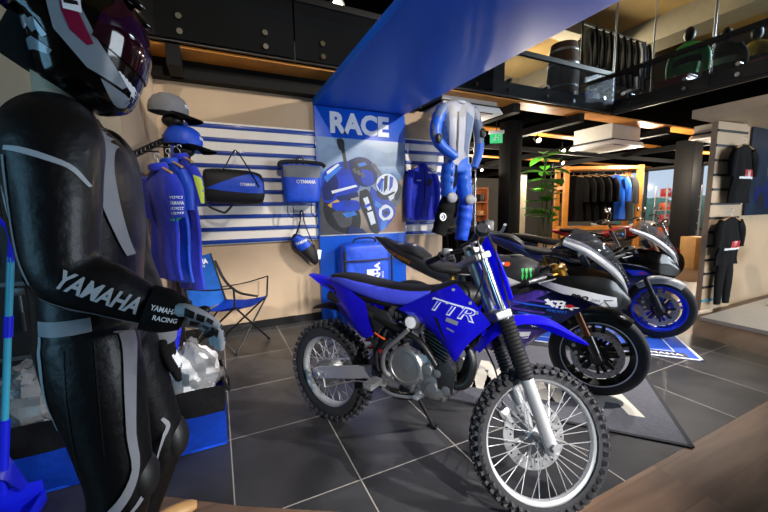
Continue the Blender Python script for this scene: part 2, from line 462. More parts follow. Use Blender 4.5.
mb = MB(); mb.box((1.205, 4.19, 1.29), (3.31, 0.18, 2.58)); struct(mb.build('wall_back', M['wall']))
mb = MB(); mb.box((-0.535, 3.39, 2.5), (0.17, 1.78, 5.0)); struct(mb.build('wall_left', M['wall']))
mb = MB()
mb.box((-0.785, 2.56, 2.5), (0.33, 0.12, 5.0)); mb.box((-1.9, 2.56, 0.93), (1.9, 0.12, 1.86)); mb.box((-1.9, 2.56, 3.95), (1.9, 0.12, 2.1))
struct(mb.build('wall_side', M['wall']))
mb = MB()
for x in (-0.965, -1.32, -1.8, -2.3): mb.box((x, 2.52, 2.38), (0.03, 0.06, 1.04))
mb.box((-1.65, 2.52, 1.875), (1.4, 0.06, 0.03)); mb.box((-1.65, 2.52, 2.885), (1.4, 0.06, 0.03))
w1 = struct(mb.build('window_1', M['black']))
mb = MB(); mb.box((-1.65, 2.55, 2.38), (1.4, 0.008, 1.0)); mb.build('pane', M['dtint'], w1)
mb = MB(); mb.box((-2.9, 3.1, 2.4), (0.1, 0.9, 1.6)); mb.box((-1.9, 3.4, 2.4), (2.2, 0.1, 1.6)); struct(mb.build('wall_outer', M['wallgrey']))
mb = MB(); mb.box((1.205, 4.093, 0.045), (3.31, 0.012, 0.09)); struct(mb.build('baseboard_back', M['black']))
mb = MB(); mb.box((-0.443, 3.3, 0.045), (0.012, 1.6, 0.09)); struct(mb.build('baseboard_left', M['black']))

# outer shell of the showroom
mb = MB(); mb.box((-2.96, -1.25, 2.5), (0.12, 7.5, 5.0)); struct(mb.build('wall_west', M['wallgrey']))
mb = MB(); mb.box((6, -5.05, 2.5), (18, 0.1, 5.0)); struct(mb.build('wall_front', M['wallgrey']))
mb = MB(); mb.box((6, 13.05, 2.5), (18, 0.1, 5.0)); struct(mb.build('wall_north', M['wallgrey']))
mb = MB()
mb.box((15.05, 4, 0.25), (0.1, 18, 0.5)); mb.box((15.05, 4, 3.85), (0.1, 18, 2.3)); mb.box((15.05, -2, 1.6), (0.1, 6, 2.2)); mb.box((15.05, 11.5, 1.6), (0.1, 3, 2.2))
struct(mb.build('wall_east', M['wallgrey']))
mb = MB()
for y in (1.05, 2.8, 4.6, 6.3, 8.0, 9.95): mb.box((14.98, y, 1.6), (0.08, 0.09, 2.2))
mb.box((14.98, 5.5, 0.53), (0.08, 9, 0.07)); mb.box((14.98, 5.5, 2.67), (0.08, 9, 0.07))
w2 = struct(mb.build('window_2', M['black']))
mb = MB(); mb.box((14.99, 5.5, 1.6), (0.01, 9, 2.15)); mb.build('pane', M['clear'], w2)
# ground and hedge outside the far window
mb = MB(); mb.box((22, 5, -0.1), (13, 40, 0.1)); struct(mb.build('ground_outside', pm('outdoor_ground', '#7f8f8a', 0.9)))
mb = MB()
for i in range(16):
    mb.sph((24 + random.uniform(-0.6, 0.6), -6 + i * 1.5, 0.9), (1.3, 1.2, random.uniform(0.9, 1.5)), None, 10, 7)
tag(mb.build('hedge_foliage', pm('hedge_leaf', '#3f8a72', 0.8, var=0.4, scale=6, bump=0.6, bscale=8)), 'green hedge seen outside through the far showroom window', 'hedge', kind='stuff')

mb = MB(); mb.box((6, 4, 5.05), (18, 18, 0.1)); struct(mb.build('ceiling', M['ceil']))
mb = MB()
for y in (0.5, 3.0, 5.2, 8.0, 10.5): mb.box((6, y, 4.86), (18, 0.35, 0.28))
mb.box((8.4, 4, 4.78), (0.6, 18, 0.44))
struct(mb.build('beam_upper', pm('grey_beam', '#9b927f', 0.8, var=0.05)))
# mezzanine slab, L shaped
mb = MB(); mb.prism([(-0.45, 3.66), (5.75, 3.66), (5.75, -4.9), (14.9, -4.9), (14.9, 12.9), (-0.45, 12.9)], (0, 0, 2.84), X, Y, 0.16); struct(mb.build('slab_mezzanine', M['ceildark']))
def plankmat(name, base, w):
    m = pm(name, base, 0.5, var=0.2, scale=2); return m
k = 0
for y0, y1, x0, x1 in ((3.69, 3.97, -0.44, 14.5), (5.0, 5.22, 3.0, 14.5), (6.3, 6.5, 3.0, 14.5), (7.6, 7.8, 3.0, 14.5), (9.2, 9.4, 3, 14.5)):
    k += 1; mb = MB(); mb.box(((x0 + x1) / 2, (y0 + y1) / 2, 2.75), (x1 - x0, y1 - y0, 0.02)); struct(mb.build('trim_%d' % k, M['orangewood']))
mb = MB(); mb.box((1.0, 4.05, 2.665), (2.9, 0.17, 0.17)); M['mblack'] = pm('matt_black_beam', '#060607', 0.65, spec=0.2)
struct(mb.build('beam_back', M['mblack']))
mb = MB(); mb.box((-0.235, 3.84, 2.665), (0.11, 0.36, 0.17)); struct(mb.build('beam_bracket', M['mblack']))
mb = MB()
for x in (3.85, 5.2, 7.6, 9.9): mb.bar((x, 3.75, 2.68), (x, 12, 2.68), 0.12, 0.12)
for y in (5.9, 8.6): mb.bar((2.1, y, 2.62), (14, y, 2.62), 0.08, 0.1)
struct(mb.build('beam_joist', M['mblack']))
# dark side wall closing the space behind the display wall
mb = MB(); mb.box((2.0, 8.6, 1.4), (0.1, 8.6, 2.7)); struct(mb.build('wall_inner', pm('dark_partition', '#1c1a19', 0.7)))

# blue soffit running from the display wall out over the aisle
mb = MB(); mb.box((1.66, 1.0, 2.54), (1.16, 6.2, 0.08), bev=0.004); tag(struct(mb.build('ceiling_soffit', M['soffit'])))

# column
mb = MB(); mb.box((4.55, 4.55, 1.37), (0.26, 0.26, 2.74), bev=0.01); struct(mb.build('column_black', pm('matt_black_steel', '#050506', 0.6, spec=0.25)))
mb = MB(); mb.box((9.6, 4.3, 1.37), (0.36, 0.36, 2.74), bev=0.01); struct(mb.build('column_grey', pm('dark_grey_steel', '#141416', 0.55, spec=0.3)))

# ================================================================== light
def area(name, loc, look, sx, sy, power, col, spread=180):
    l = bpy.data.lights.new(name, 'AREA'); l.shape = 'RECTANGLE'; l.size = sx; l.size_y = sy; l.energy = power; l.color = col; l.spread = radians(spread)
    o = bpy.data.objects.new(name, l); COL.objects.link(o); o.location = loc
    o.rotation_euler = (V(look) - V(loc)).to_track_quat('-Z', 'Y').to_euler(); return o
def spot(name, loc, look, power, ang, col=(1, 0.9, 0.78), rad=0.05, blend=0.6):
    l = bpy.data.lights.new(name, 'SPOT'); l.energy = power; l.spot_size = radians(ang); l.spot_blend = blend; l.color = col; l.shadow_soft_size = rad
    o = bpy.data.objects.new(name, l); COL.objects.link(o); o.location = loc
    o.rotation_euler = (V(look) - V(loc)).to_track_quat('-Z', 'Y').to_euler(); return o
def point(name, loc, power, col=(1, 0.9, 0.78), rad=0.08):
    l = bpy.data.lights.new(name, 'POINT'); l.energy = power; l.color = col; l.shadow_soft_size = rad
    o = bpy.data.objects.new(name, l); COL.objects.link(o); o.location = loc; return o
area('fill_front', (6.5, -4.8, 1.5), (2.0, 2.5, 1.8), 8, 2.6, 800, (0.80, 0.90, 1.0))  # added fill behind the camera for soffit and bikes; no window there
area('daylight_west', (-2.85, 0.0, 1.5), (0, 0.9, 1.3), 2.4, 1.8, 60, (0.30, 0.68, 1.0))
spot('spot_wall', (3.5, 0.8, 3.3), (0.9, 4.1, 1.35), 520, 62)
spot('spot_bike', (3.2, -1.3, 2.9), (0.95, 1.5, 0.50), 1000, 36, (1, 0.95, 0.9), 0.04)
spot('fill_bike_side', (1.1, -2.2, 2.3), (0.95, 1.45, 0.55), 900, 30, (1, 0.96, 0.93), 0.05)  # added low spot without a fixture, brightens the bike's near side
spot('spot_race', (4.6, 0.3, 3.4), (2.6, 2.1, 0.6), 900, 50, (1, 0.95, 0.9), 0.04)
spot('spot_sport', (5.2, 1.9, 3.2), (3.6, 2.5, 0.5), 620, 60, (1, 0.93, 0.86))
spot('spot_right', (4.2, -1.2, 3.4), (6.0, 2.1, 1.0), 330, 60, (1, 0.90, 0.78))
spot('spot_slat', (0.35, 0.4, 3.7), (0.2, 4.1, 1.7), 200, 50)
for i, (x, y, p) in enumerate([(5.6, 5.0, 110), (8.0, 4.4, 110), (9.2, 7.0, 130), (7.0, 8.2, 120), (12.3, 5.0, 140), (4.0, 6.8, 80), (12, 9.5, 110), (3.3, 4.45, 25), (10.5, 3.0, 110)]):
    point('lamp_point', (x, y, 2.2), p, (1, 0.86, 0.68))
point('lamp_upper', (7.2, 7.2, 4.0), 160, (1, 0.85, 0.6))
area('upper_fill', (7.5, 5.8, 4.5), (7.2, 4.5, 3.4), 3, 1.2, 320, (1, 0.88, 0.62))  # added area fill to brighten the upper floor; no cove fitting exists
area('upper_fill', (9.5, 1.6, 4.6), (7.0, 2.6, 3.2), 2, 2, 150, (0.75, 0.9, 1.0), 90)  # second added fill upstairs, cool, aimed at the returning side

wd = bpy.data.worlds.new('world'); SC.world = wd; wd.use_nodes = True
bg = wd.node_tree.nodes['Background']; bg.inputs[0].default_value = (0.75, 0.88, 1.0, 1); bg.inputs[1].default_value = 1.5
SC.view_settings.view_transform = 'Standard'; SC.view_settings.look = 'None'; SC.view_settings.gamma = 1.0
SC.view_settings.use_curve_mapping = False; SC.view_settings.exposure = 0.0
SC.cycles.use_denoising = True; SC.cycles.max_bounces = 8; SC.cycles.transparent_max_bounces = 12
SC.cycles.sample_clamp_indirect = 6.0

# ================================================================== motorcycles: shared pieces
def spoked_wheel(name, root, c, R, w, rimR, hubR, T, nknob=46, disc=None, drum=False, knob=0.014, sidek=True):
    """part = rim; sub-parts = tyre, hub, spokes, brake disc. Axle along y at c; T = matrix applied after."""
    c = V(c); mb = MB(T)
    mb.lathe([(rimR + 0.012, -w * 0.22), (rimR + 0.012, -w * 0.17), (rimR - 0.002, -w * 0.14), (rimR - 0.008, 0), (rimR - 0.002, w * 0.14), (rimR + 0.012, w * 0.17), (rimR + 0.012, w * 0.22),
              (rimR - 0.002, w * 0.22), (rimR - 0.009, w * 0.17), (rimR - 0.014, 0), (rimR - 0.009, -w * 0.17), (rimR - 0.002, -w * 0.22)], c, Y, 64, False, True)
    rim = mb.build(name, M['silver'], root)
    mb = MB(T); r0 = R - knob
    prof = []
    for k in range(13):
        a = pi * k / 12; prof.append((rimR + 0.004 + (r0 - rimR - 0.004) * sin(a) ** 0.7, -w / 2 * cos(a) * (0.72 + 0.28 * sin(a))))
    mb.lathe(prof, c, Y, 64)
    for i in range(nknob):
        for row, (yy, ph, tilt, rr, sx) in enumerate(((0.0, 0, 0, 0, 0.020), (0.30, 0.5, 0.45, -0.004, 0.018), (-0.30, 0.5, -0.45, -0.004, 0.018), (0.52, 0.0, 1.0, -0.020, 0.017), (-0.52, 0.0, -1.0, -0.020, 0.017))):
            a = 2 * pi * (i + ph) / nknob; rad = V((cos(a), 0, sin(a))); tan = V((-sin(a), 0, cos(a)))
            nrm = (rad * cos(tilt) + Y * sin(tilt)).normalized(); sd = tan.cross(nrm)
            p = c + rad * (R - knob * 0.55 + rr) + Y * (yy * w * 0.86)
            mb.box(p, (sx, 0.016, knob * 1.5), Matrix((tan, sd, nrm)).transposed())
    tag(mb.build('tyre', M['rubber'], rim, ang=30), 'black knobbly off-road tyre')
    mb = MB(T)
    if drum: mb.lathe([(0.02, -0.075), (0.03, -0.07), (0.07, -0.062), (0.078, -0.05), (0.078, 0.03), (0.06, 0.05), (0.03, 0.06), (0.02, 0.075)], c, Y, 28, True)
    else: mb.lathe([(0.014, -0.06), (0.03, -0.056), (0.034, -0.045), (0.02, -0.035), (0.02, 0.035), (0.034, 0.045), (0.03, 0.056), (0.014, 0.06)], c, Y, 24, True)
    mb.build('hub', M['alu'], rim)
    mb = MB(T); n = 36; hr = hubR
    for i in range(n):
        a = 2 * pi * i / n; s = 1 if i % 2 else -1; b = a + (0.42 if (i // 2) % 2 else -0.42)
        mb.cyl(c + V((cos(b) * hr, s * 0.04, sin(b) * hr)), c + V((cos(a) * (rimR - 0.014), s * 0.006, sin(a) * (rimR - 0.014))), 0.0019, n=5)
    mb.build('spokes', M['silver'], rim)
    if disc:
        rd, yd = disc; mb = MB(T)
        mb.lathe([(rd * 0.66, yd - 0.002), (rd, yd - 0.002), (rd, yd + 0.002), (rd * 0.66, yd + 0.002)], c, Y, 48, False, True)
        for i in range(6):
            a = 2 * pi * i / 6; mb.bar(c + V((cos(a) * 0.03, yd, sin(a) * 0.03)), c + V((cos(a + 0.3) * rd * 0.72, yd, sin(a + 0.3) * rd * 0.72)), 0.014, 0.004, up=Y)
        d = mb.build('brake_disc', M['steel'], rim)
        mb = MB(T)
        for i in range(30):
            a = 2 * pi * i / 30; q = rd * (0.76 if i % 2 else 0.9)
            mb.cyl(c + V((cos(a) * q, yd - 0.0026, sin(a) * q)), c + V((cos(a) * q, yd + 0.0026, sin(a) * q)), 0.0045, n=8)
        tag(mb.build('disc_holes', M['black'], rim), 'dark drilled holes of the brake disc')
    return rim

def fork_bellows(mb, a, b, r, n=16):
    a, b = V(a), V(b); prof = []; L = (b - a).length
    for i in range(n):
        prof += [(r * 0.84, L * (i + 0.05) / n), (r, L * (i + 0.5) / n)]
    prof.append((r * 0.84, L)); mb.lathe(prof, a, b - a, 20, True)

# ================================================================== the trail bike
def trail_bike():
    root = thing('dirt_bike', 'royal blue off-road dirt bike with knobbly spoked wheels standing on the tiles', 'motorcycle',
                 (0.567, 2.037, 0.003), 0, None, (radians(0), 0, math.atan2(-1.087, 0.641)))
    Lm = Matrix.Rotation(radians(-3.0), 4, 'X')     # leaning on its side stand
    B = Lm
    rk = radians(22); ax = V((-sin(rk), 0, cos(rk))); P0 = V((1.0, 0, 0.95))
    S = Lm @ Matrix.Translation(P0) @ Matrix.Rotation(radians(43), 4, ax) @ Matrix.Translation(-P0)
    FA = V((1.222, 0, 0.306)); RA = V((0.012, 0, 0.312))
    spoked_wheel('front_wheel', root, FA, 0.308, 0.082, 0.247, 0.03, S, 48, disc=(0.142, 0.050))
    spoked_wheel('rear_wheel', root, RA, 0.312, 0.105, 0.215, 0.07, B, 40, drum=True)
    # ---- front end
    fp = V((cos(rk), 0, sin(rk)))                   # forward, square to the fork
    def F(t, y, f=0.0): return FA + ax * t + V((0, y, 0)) + fp * f
    for s in (-1, 1):
        mb = MB(S); y = s * 0.078
        mb.cyl(F(-0.03, y), F(0.02, y), 0.026, 0.028); mb.cyl(F(0.02, y), F(0.30, y), 0.0265, 0.027, 18); mb.box(F(0, y), (0.05, 0.035, 0.06), Matrix.Rotation(-rk, 3, 'Y'), 0.008)
        leg = mb.build('fork_leg', M['silver'], root)
        mb = MB(S); fork_bellows(mb, F(0.275, y), F(0.53, y), 0.037); mb.build('fork_gaiter', M['blackplastic'], leg)
        mb = MB(S); mb.cyl(F(0.53, y), F(0.84, y), 0.0185, None, 16); mb.build('stanchion', M['chrome'], leg)
    mb = MB(S); mb.cyl(F(0, -0.11), F(0, 0.11), 0.009); mb.cyl(F(0, -0.118), F(0, -0.108), 0.016, None, 6); mb.build('front_axle', M['steel'], root)
    mb = MB(S)
    for t, h in ((0.555, 0.035), (0.815, 0.03)):
        mb.prism([(-0.04, -0.118), (0.03, -0.118), (0.03, -0.05), (0.05, 0), (0.03, 0.05), (0.03, 0.118), (-0.04, 0.118), (-0.055, 0)], F(t, 0, -0.01), fp, Y, h, 0.006)
    mb.cyl(F(0.54, 0, -0.02), F(0.86, 0, -0.02), 0.024)
    for s in (-1, 1): mb.bar(F(0.83, s * 0.045), F(0.89, s * 0.045), 0.03, 0.045, bev=0.006)
    mb.build('triple_clamp', M['alu'], root)
    # handlebar
    hb = F(0.87, 0)
    pts = [hb + V((-0.11, -0.385, -0.02)), hb + V((-0.06, -0.27, 0.005)), hb + V((-0.005, -0.14, 0.015)), hb + V((0, -0.07, 0)), hb + V((0, 0.07, 0)), hb + V((-0.005, 0.14, 0.015)), hb + V((-0.06, 0.27, 0.005)), hb + V((-0.11, 0.385, -0.02))]
    mb = MB(S); mb.tube(pts, 0.011, 10, res=30); mb.cyl(hb + V((-0.01, -0.13, 0.03)), hb + V((-0.01, 0.13, 0.03)), 0.006)
    bar = mb.build('handlebar', M['black'], root)
    for s in (-1, 1):
        a, b = hb + V((-0.062, s * 0.275, 0.005)), hb + V((-0.112, s * 0.392, -0.02)); mb = MB(S)
        mb.cyl(a, b, 0.0165, None, 14); mb.cyl(a, a.lerp(b, 0.06), 0.026); mb.build('grip', M['rubber'], bar)
        mb = MB(S); p = hb + V((-0.045, s * 0.235, 0.008)); mb.sph(p, (0.022, 0.03, 0.02)); mb.box(p + V((-0.005, 0, 0.012)), (0.05, 0.045, 0.03), None, 0.006)
        mb.tube([p + V((0.03, s * 0.0, 0.0)), p + V((0.045, s * 0.06, -0.008)), p + V((0.01, s * 0.17, -0.012))], 0.0055, 8, res=10)
        mb.build('lever', M['alu'], bar)
    mb = MB(S); mb.box(hb + V((-0.015, -0.2, 0.045)), (0.045, 0.05, 0.05), None, 0.008); mb.build('switch_box', M['blackplastic'], bar)
    # number plate in front of the fork
    mb = MB(S)
    mb.sheet([[F(0.60, -0.085, 0.06), F(0.59, 0, 0.10), F(0.60, 0.085, 0.06)], [F(0.72, -0.10, 0.055), F(0.72, 0, 0.105), F(0.72, 0.10, 0.055)], [F(0.88, -0.085, 0.05), F(0.90, 0, 0.095), F(0.88, 0.085, 0.05)]], 12, 10, 0.004)
    mb.build('number_plate', M['bplastic'], root)
    # front fender
    mb = MB(S)
    def arc(x, z, hw, dz):  return [V((x, -hw, z - dz)), V((x, -hw * 0.55, z - dz * 0.12)), V((x, 0, z)), V((x, hw * 0.55, z - dz * 0.12)), V((x, hw, z - dz))]
    st = [arc(0.925, 0.655, 0.045, 0.008), arc(0.985, 0.735, 0.062, 0.02), arc(1.05, 0.80, 0.082, 0.035), arc(1.13, 0.828, 0.085, 0.042), arc(1.24, 0.822, 0.075, 0.04), arc(1.34, 0.778, 0.058, 0.028), arc(1.42, 0.738, 0.036, 0.014), arc(1.46, 0.715, 0.012, 0.003)]
    mb.sheet([list(r) for r in zip(*st)], 28, 13, 0.004); mb.build('front_fender', M['bplastic'], root)
    # brake caliper and hose
    mb = MB(S); mb.box(F(0.105, 0.07, -0.085), (0.055, 0.04, 0.085), Matrix.Rotation(-0.6, 3, 'Y'), 0.01); mb.build('brake_caliper', M['alu'], root)
    mb = MB(S); mb.tube([F(0.14, 0.08, -0.08), F(0.3, 0.10, -0.05), F(0.5, 0.09, -0.06), F(0.7, 0.07, 0.04), F(0.88, 0.12, 0.03), hb + V((-0.04, -0.2, 0.05))], 0.004, 6, res=30)
    mb.tube([F(0.5, -0.06, 0.04), F(0.68, -0.07, 0.05), F(0.82, -0.09, 0.055), F(0.93, -0.14, 0.02)], 0.0045, 6, res=20)
    mb.tube([V((0.9, -0.05, 0.88)), F(0.75, -0.12, -0.04), F(0.93, -0.16, -0.03)], 0.0045, 6, res=16)
    mb.build('cable', M['black'], root)
    # ---- frame
    mb = MB(B)
    hd = V((0.975, 0, 0.93))
    mb.cyl(V((0.955, 0, 0.99)), V((1.005, 0, 0.855)), 0.03)
    mb.tube([hd, V((0.80, 0, 0.86)), V((0.6, 0, 0.80)), V((0.42, 0, 0.77))], 0.022, 10, res=14)
    mb.tube([V((0.985, 0, 0.88)), V((0.93, 0, 0.70)), V((0.875, 0, 0.5)), V((0.82, 0, 0.44))], 0.021, 10, res=14)
    for s in (-1, 1):
        mb.tube([V((0.43, 0, 0.78)), V((0.42, s * 0.09, 0.62)), V((0.43, s * 0.10, 0.46)), V((0.47, s * 0.09, 0.36)), V((0.6, s * 0.08, 0.335)), V((0.82, s * 0.03, 0.43))], 0.016, 8, res=22)
        mb.tube([V((0.5, s * 0.08, 0.80)), V((0.2, s * 0.085, 0.83)), V((0.0, s * 0.06, 0.86))], 0.013, 8, res=10)
        mb.tube([V((0.42, s * 0.10, 0.58)), V((0.25, s * 0.09, 0.72)), V((0.12, s * 0.085, 0.83))], 0.012, 8, res=10)
    mb.build('frame', M['black'], root)
    # ---- swing arm, axle plates, shock
    for s in (-1, 1):
        mb = MB(B); mb.bar((0.40, s * 0.09, 0.425), (-0.015, s * 0.085, 0.318), 0.026, 0.055, up=Z, bev=0.006); mb.box((-0.01, s * 0.088, 0.316), (0.08, 0.034, 0.05), None, 0.008)
        arm = mb.build('swing_arm', M['silver'], root)
        mb = MB(B); mb.cyl((0.0, s * 0.10, 0.314), (0.0, s * 0.118, 0.314), 0.016, None, 6); mb.cyl((0.05, s * 0.106, 0.33), (0.05, s * 0.110, 0.33), 0.012, None, 10)
        mb.build('axle_nut', M['steel'], arm)
    mb = MB(B); mb.box((0.4, 0, 0.45), (0.1, 0.15, 0.08), None, 0.015); mb.cyl((0.43, -0.12, 0.43), (0.43, 0.12, 0.43), 0.022); mb.build('swing_pivot', M['alud'], root)
    mb = MB(B); mb.cyl((0.37, 0, 0.45), (0.33, 0, 0.76), 0.018); mb.tube([V((0.36 - 0.003 * i * 0 - 0.0028 * i + 0.036 * cos(i * 0.7), 0.036 * sin(i * 0.7), 0.5 + 0.0042 * i)) for i in range(60)], 0.0065, 6)
    tag(mb.build('shock_spring', M['red'], root), 'red coil shock spring')
    # ---- rear fender and tail
    mb = MB(B)
    st = [arc(0.30, 0.835, 0.075, 0.03), arc(0.16, 0.868, 0.095, 0.05), arc(0.04, 0.885, 0.088, 0.035), arc(-0.06, 0.897, 0.065, 0.02), arc(-0.155, 0.905, 0.030, 0.006)]
    mb.sheet([list(r) for r in zip(*st)], 20, 13, 0.005); mb.build('rear_fender', M['bplastic'], root)
    mb = MB(B); st = [arc(0.33, 0.60, 0.06, 0.02), arc(0.27, 0.68, 0.065, 0.03), arc(0.16, 0.735, 0.065, 0.03), arc(0.02, 0.745, 0.06, 0.03), arc(-0.10, 0.71, 0.05, 0.02)]
    mb.sheet([list(r) for r in zip(*st)], 18, 9, 0.004); mb.build('mud_guard', M['blackplastic'], root)
    # side number panels (blue) and air-box covers (dark)
    for s in (-1, 1):
        mb = MB(B); ys = s
        rows = [[V((0.075, ys * 0.075, 0.885)), V((0.22, ys * 0.105, 0.865)), V((0.365, ys * 0.118, 0.805))], [V((0.115, ys * 0.09, 0.79)), V((0.25, ys * 0.132, 0.765)), V((0.395, ys * 0.135, 0.735))],
                [V((0.18, ys * 0.09, 0.70)), V((0.30, ys * 0.128, 0.665)), V((0.415, ys * 0.13, 0.672))], [V((0.265, ys * 0.085, 0.632)), V((0.345, ys * 0.112, 0.608)), V((0.425, ys * 0.122, 0.640))]]
        mb.sheet(rows, 12, 12, 0.005); mb.build('side_panel', M['bplastic'], root)
        mb = MB(B); mb.prism([(0.37, 0.79), (0.425, 0.655), (0.54, 0.725), (0.505, 0.775)], (0, ys * 0.112, 0), X, Z, 0.022, 0.006); mb.build('air_box_cover', M['carbonm'], root)
    # ---- seat: dark top, blue sides
    def seat(mb, k, dz, zt):
        st = []
        for x, z, hw, hh in ((0.055, 0.893, 0.055, 0.02), (0.16, 0.888, 0.085, 0.04), (0.30, 0.868, 0.095, 0.05), (0.45, 0.85, 0.092, 0.055), (0.60, 0.852, 0.088, 0.05), (0.72, 0.872, 0.08, 0.045), (0.80, 0.905, 0.06, 0.035)):
            st.append((V((x, 0, z + dz)), V((0, hw * k, 0)), V((0, 0, hh * zt)), 3.0))
        mb.loft(st, 24, 3.0, 24)
    mb = MB(B); seat(mb, 1.0, 0.0, 1.0); so = mb.build('seat', M['bseat'], root)
    mb = MB(B); seat(mb, 0.9, 0.016, 0.80); mb.build('seat_top', M['seatblack'], so)
    # ---- tank and shrouds
    mb = MB(B); mb.loft([(V((0.70, 0, 0.86)), V((0, 0.075, 0)), V((0, 0, 0.05))), (V((0.80, 0, 0.88)), V((0, 0.11, 0)), V((0, 0, 0.075))), (V((0.90, 0, 0.89)), V((0, 0.11, 0)), V((0, 0, 0.07))), (V((0.965, 0, 0.90)), V((0, 0.06, 0)), V((0, 0, 0.035)))], 20, 2.6, 16)
    tk = mb.build('fuel_tank', M['blackplastic'], root)
    mb = MB(B); mb.cyl((0.865, 0, 0.955), (0.865, 0, 0.985), 0.034, 0.032, 18); mb.build('fuel_cap', M['black'], tk)
    for s in (-1, 1):
        mb = MB(B); q = lambda x, y, z: V((x, s * y, z))
        rows = [[q(0.555, 0.100, 0.795), q(0.70, 0.112, 0.872), q(0.80, 0.120, 0.925), q(0.87, 0.112, 0.955)],
                [q(0.62, 0.108, 0.775), q(0.75, 0.135, 0.815), q(0.86, 0.150, 0.86), q(0.95, 0.145, 0.90)],
                [q(0.72, 0.112, 0.735), q(0.80, 0.145, 0.745), q(0.90, 0.165, 0.79), q(1.01, 0.165, 0.852)],
                [q(0.80, 0.112, 0.675), q(0.855, 0.150, 0.675), q(0.93, 0.165, 0.735), q(1.03, 0.165, 0.83)],
                [q(0.865, 0.112, 0.595), q(0.89, 0.135, 0.61), q(0.945, 0.155, 0.70), q(1.045, 0.16, 0.81)]]
        mb.sheet(rows, 24, 20, 0.005); sh = mb.build('radiator_shroud' if False else 'tank_shroud', M['bplastic'], root)
        if s < 0:
            m2 = MB(); m2.sheet(rows, 24, 20, 0.005); bv = m2.bvh()
            u = V((0.93, 0, 0.36)).normalized(); v = V((-0.42, 0, 0.91))
            v = (v - u * v.dot(u)).normalized()
            # double-stroke outlined letters: white then a smaller blue cut
            lettering('TTR', (0.868, -0.3, 0.845), V((0.99, 0, -0.10)), V((0.10, 0, 0.99)), 0.225, M['letterw'], sh, 0.058, 0.03, 0.30, bvh=bv, M=B, name='lettering')
            lettering('TTR', (0.868, -0.3, 0.845), V((0.99, 0, -0.10)), V((0.10, 0, 0.99)), 0.211, M['bplastic'], sh, 0.045, -0.012, 0.30, bvh=bv, off=0.0042, M=B, name='letter_fill')
            patch([(0.0, 0.0), (0.060, -0.008), (0.066, 0.010), (0.006, 0.018)], (0.840, -0.3, 0.790), X, Z, M['silver'], sh, bv, 0.003, name='badge', M=B)
            patch([(0.0, 0.0), (0.038, -0.010), (0.042, -0.003), (0.004, 0.007)], (0.845, -0.3, 0.757), X, Z, M['silver'], sh, bv, 0.003, name='badge', M=B)
            patch([(0.60, 0.79), (0.66, 0.795), (0.80, 0.66), (0.79, 0.625), (0.70, 0.73)], (0, -0.3, 0), X, Z, M['bseat'], sh, bv, 0.002, name='graphic', M=B)
            patch([(0.775, 0.80), (0.80, 0.79), (0.845, 0.69), (0.83, 0.70)], (0, -0.3, 0), X, Z, M['black'], sh, bv, 0.002, name='graphic', M=B)
            for a, b in ((0.86, 0.93), (0.95, 0.885), (0.985, 0.85)):
                mb = MB(B); h = bv.ray_cast(V((a, -1, b)), Y)[0]
                if h: mb.cyl(h + V((0, -0.004, 0)), h + V((0, 0.004, 0)), 0.007, None, 10); mb.build('panel_bolt', M['silver'], sh)
    # ---- engine
    mb = MB(B)
    mb.loft([(V((0.50, 0, 0.50)), V((0, 0.09, 0)), V((0, 0, 0.09))), (V((0.60, 0, 0.49)), V((0, 0.115, 0)), V((0, 0, 0.125))), (V((0.74, 0, 0.475)), V((0, 0.115, 0)), V((0, 0, 0.12))), (V((0.85, 0, 0.48)), V((0, 0.08, 0)), V((0, 0, 0.08)))], 18, 3.0, 12)
    mb.box((0.68, 0, 0.385), (0.26, 0.17, 0.06), None, 0.02)
    eng = mb.build('engine', M['alud'], root)
    cx = V((0.625, 0, 0.525))
    mb = MB(B); mb.lathe([(0.098, -0.115), (0.098, -0.138), (0.09, -0.148), (0.078, -0.150), (0.074, -0.146), (0.05, -0.147), (0.03, -0.149), (0.002, -0.149)], cx, Y, 40, True)
    for i in range(9):
        a = 2 * pi * i / 9 + 0.2; mb.cyl(cx + V((cos(a) * 0.103, -0.11, sin(a) * 0.103)), cx + V((cos(a) * 0.103, -0.142, sin(a) * 0.103)), 0.0095, None, 10)
    mb.build('clutch_cover', M['alu'], eng)
    mb = MB(B); c2 = V((0.775, 0, 0.455)); mb.lathe([(0.06, -0.10), (0.06, -0.128), (0.05, -0.138), (0.03, -0.140), (0.026, -0.150), (0.002, -0.151)], c2, Y, 28, True)
    mb.prism([(0.50, 0.45), (0.6, 0.41), (0.76, 0.385), (0.84, 0.43), (0.82, 0.53), (0.73, 0.60), (0.6, 0.625), (0.53, 0.57)], (0, -0.11, 0), X, Z, 0.03, 0.008)
    for a, b in ((0.53, 0.46), (0.66, 0.405), (0.80, 0.41), (0.83, 0.50), (0.755, 0.575), (0.56, 0.60), (0.70, 0.44), (0.72, 0.395)): mb.cyl((a, -0.12, b), (a, -0.133, b), 0.009, None, 8)
    for a, b, r in ((0.745, 0.535, 0.03), (0.80, 0.53, 0.022), (0.845, 0.46, 0.026), (0.70, 0.40, 0.024)): mb.lathe([(r, -0.11), (r, -0.134), (r * 0.8, -0.142), (0.002, -0.144)], (a, 0, b), Y, 16, True)
    mb.build('side_case', M['alu'], eng)
    # finned cylinder, leaning forward
    cy = radians(22); cz = V((sin(cy), 0, cos(cy))); cxx = V((cos(cy), 0, -sin(cy))); o = V((0.735, 0, 0.575)); Rm = Matrix((cxx, Y, cz)).transposed()
    mb = MB(B); mb.box(o + cz * 0.09, (0.10, 0.10, 0.2), Rm, 0.01)
    for i in range(9): mb.box(o + cz * (0.0 + i * 0.0165), (0.165, 0.175, 0.0065), Rm, 0.002)
    mb.build('finned_cylinder', M['alud'], eng)
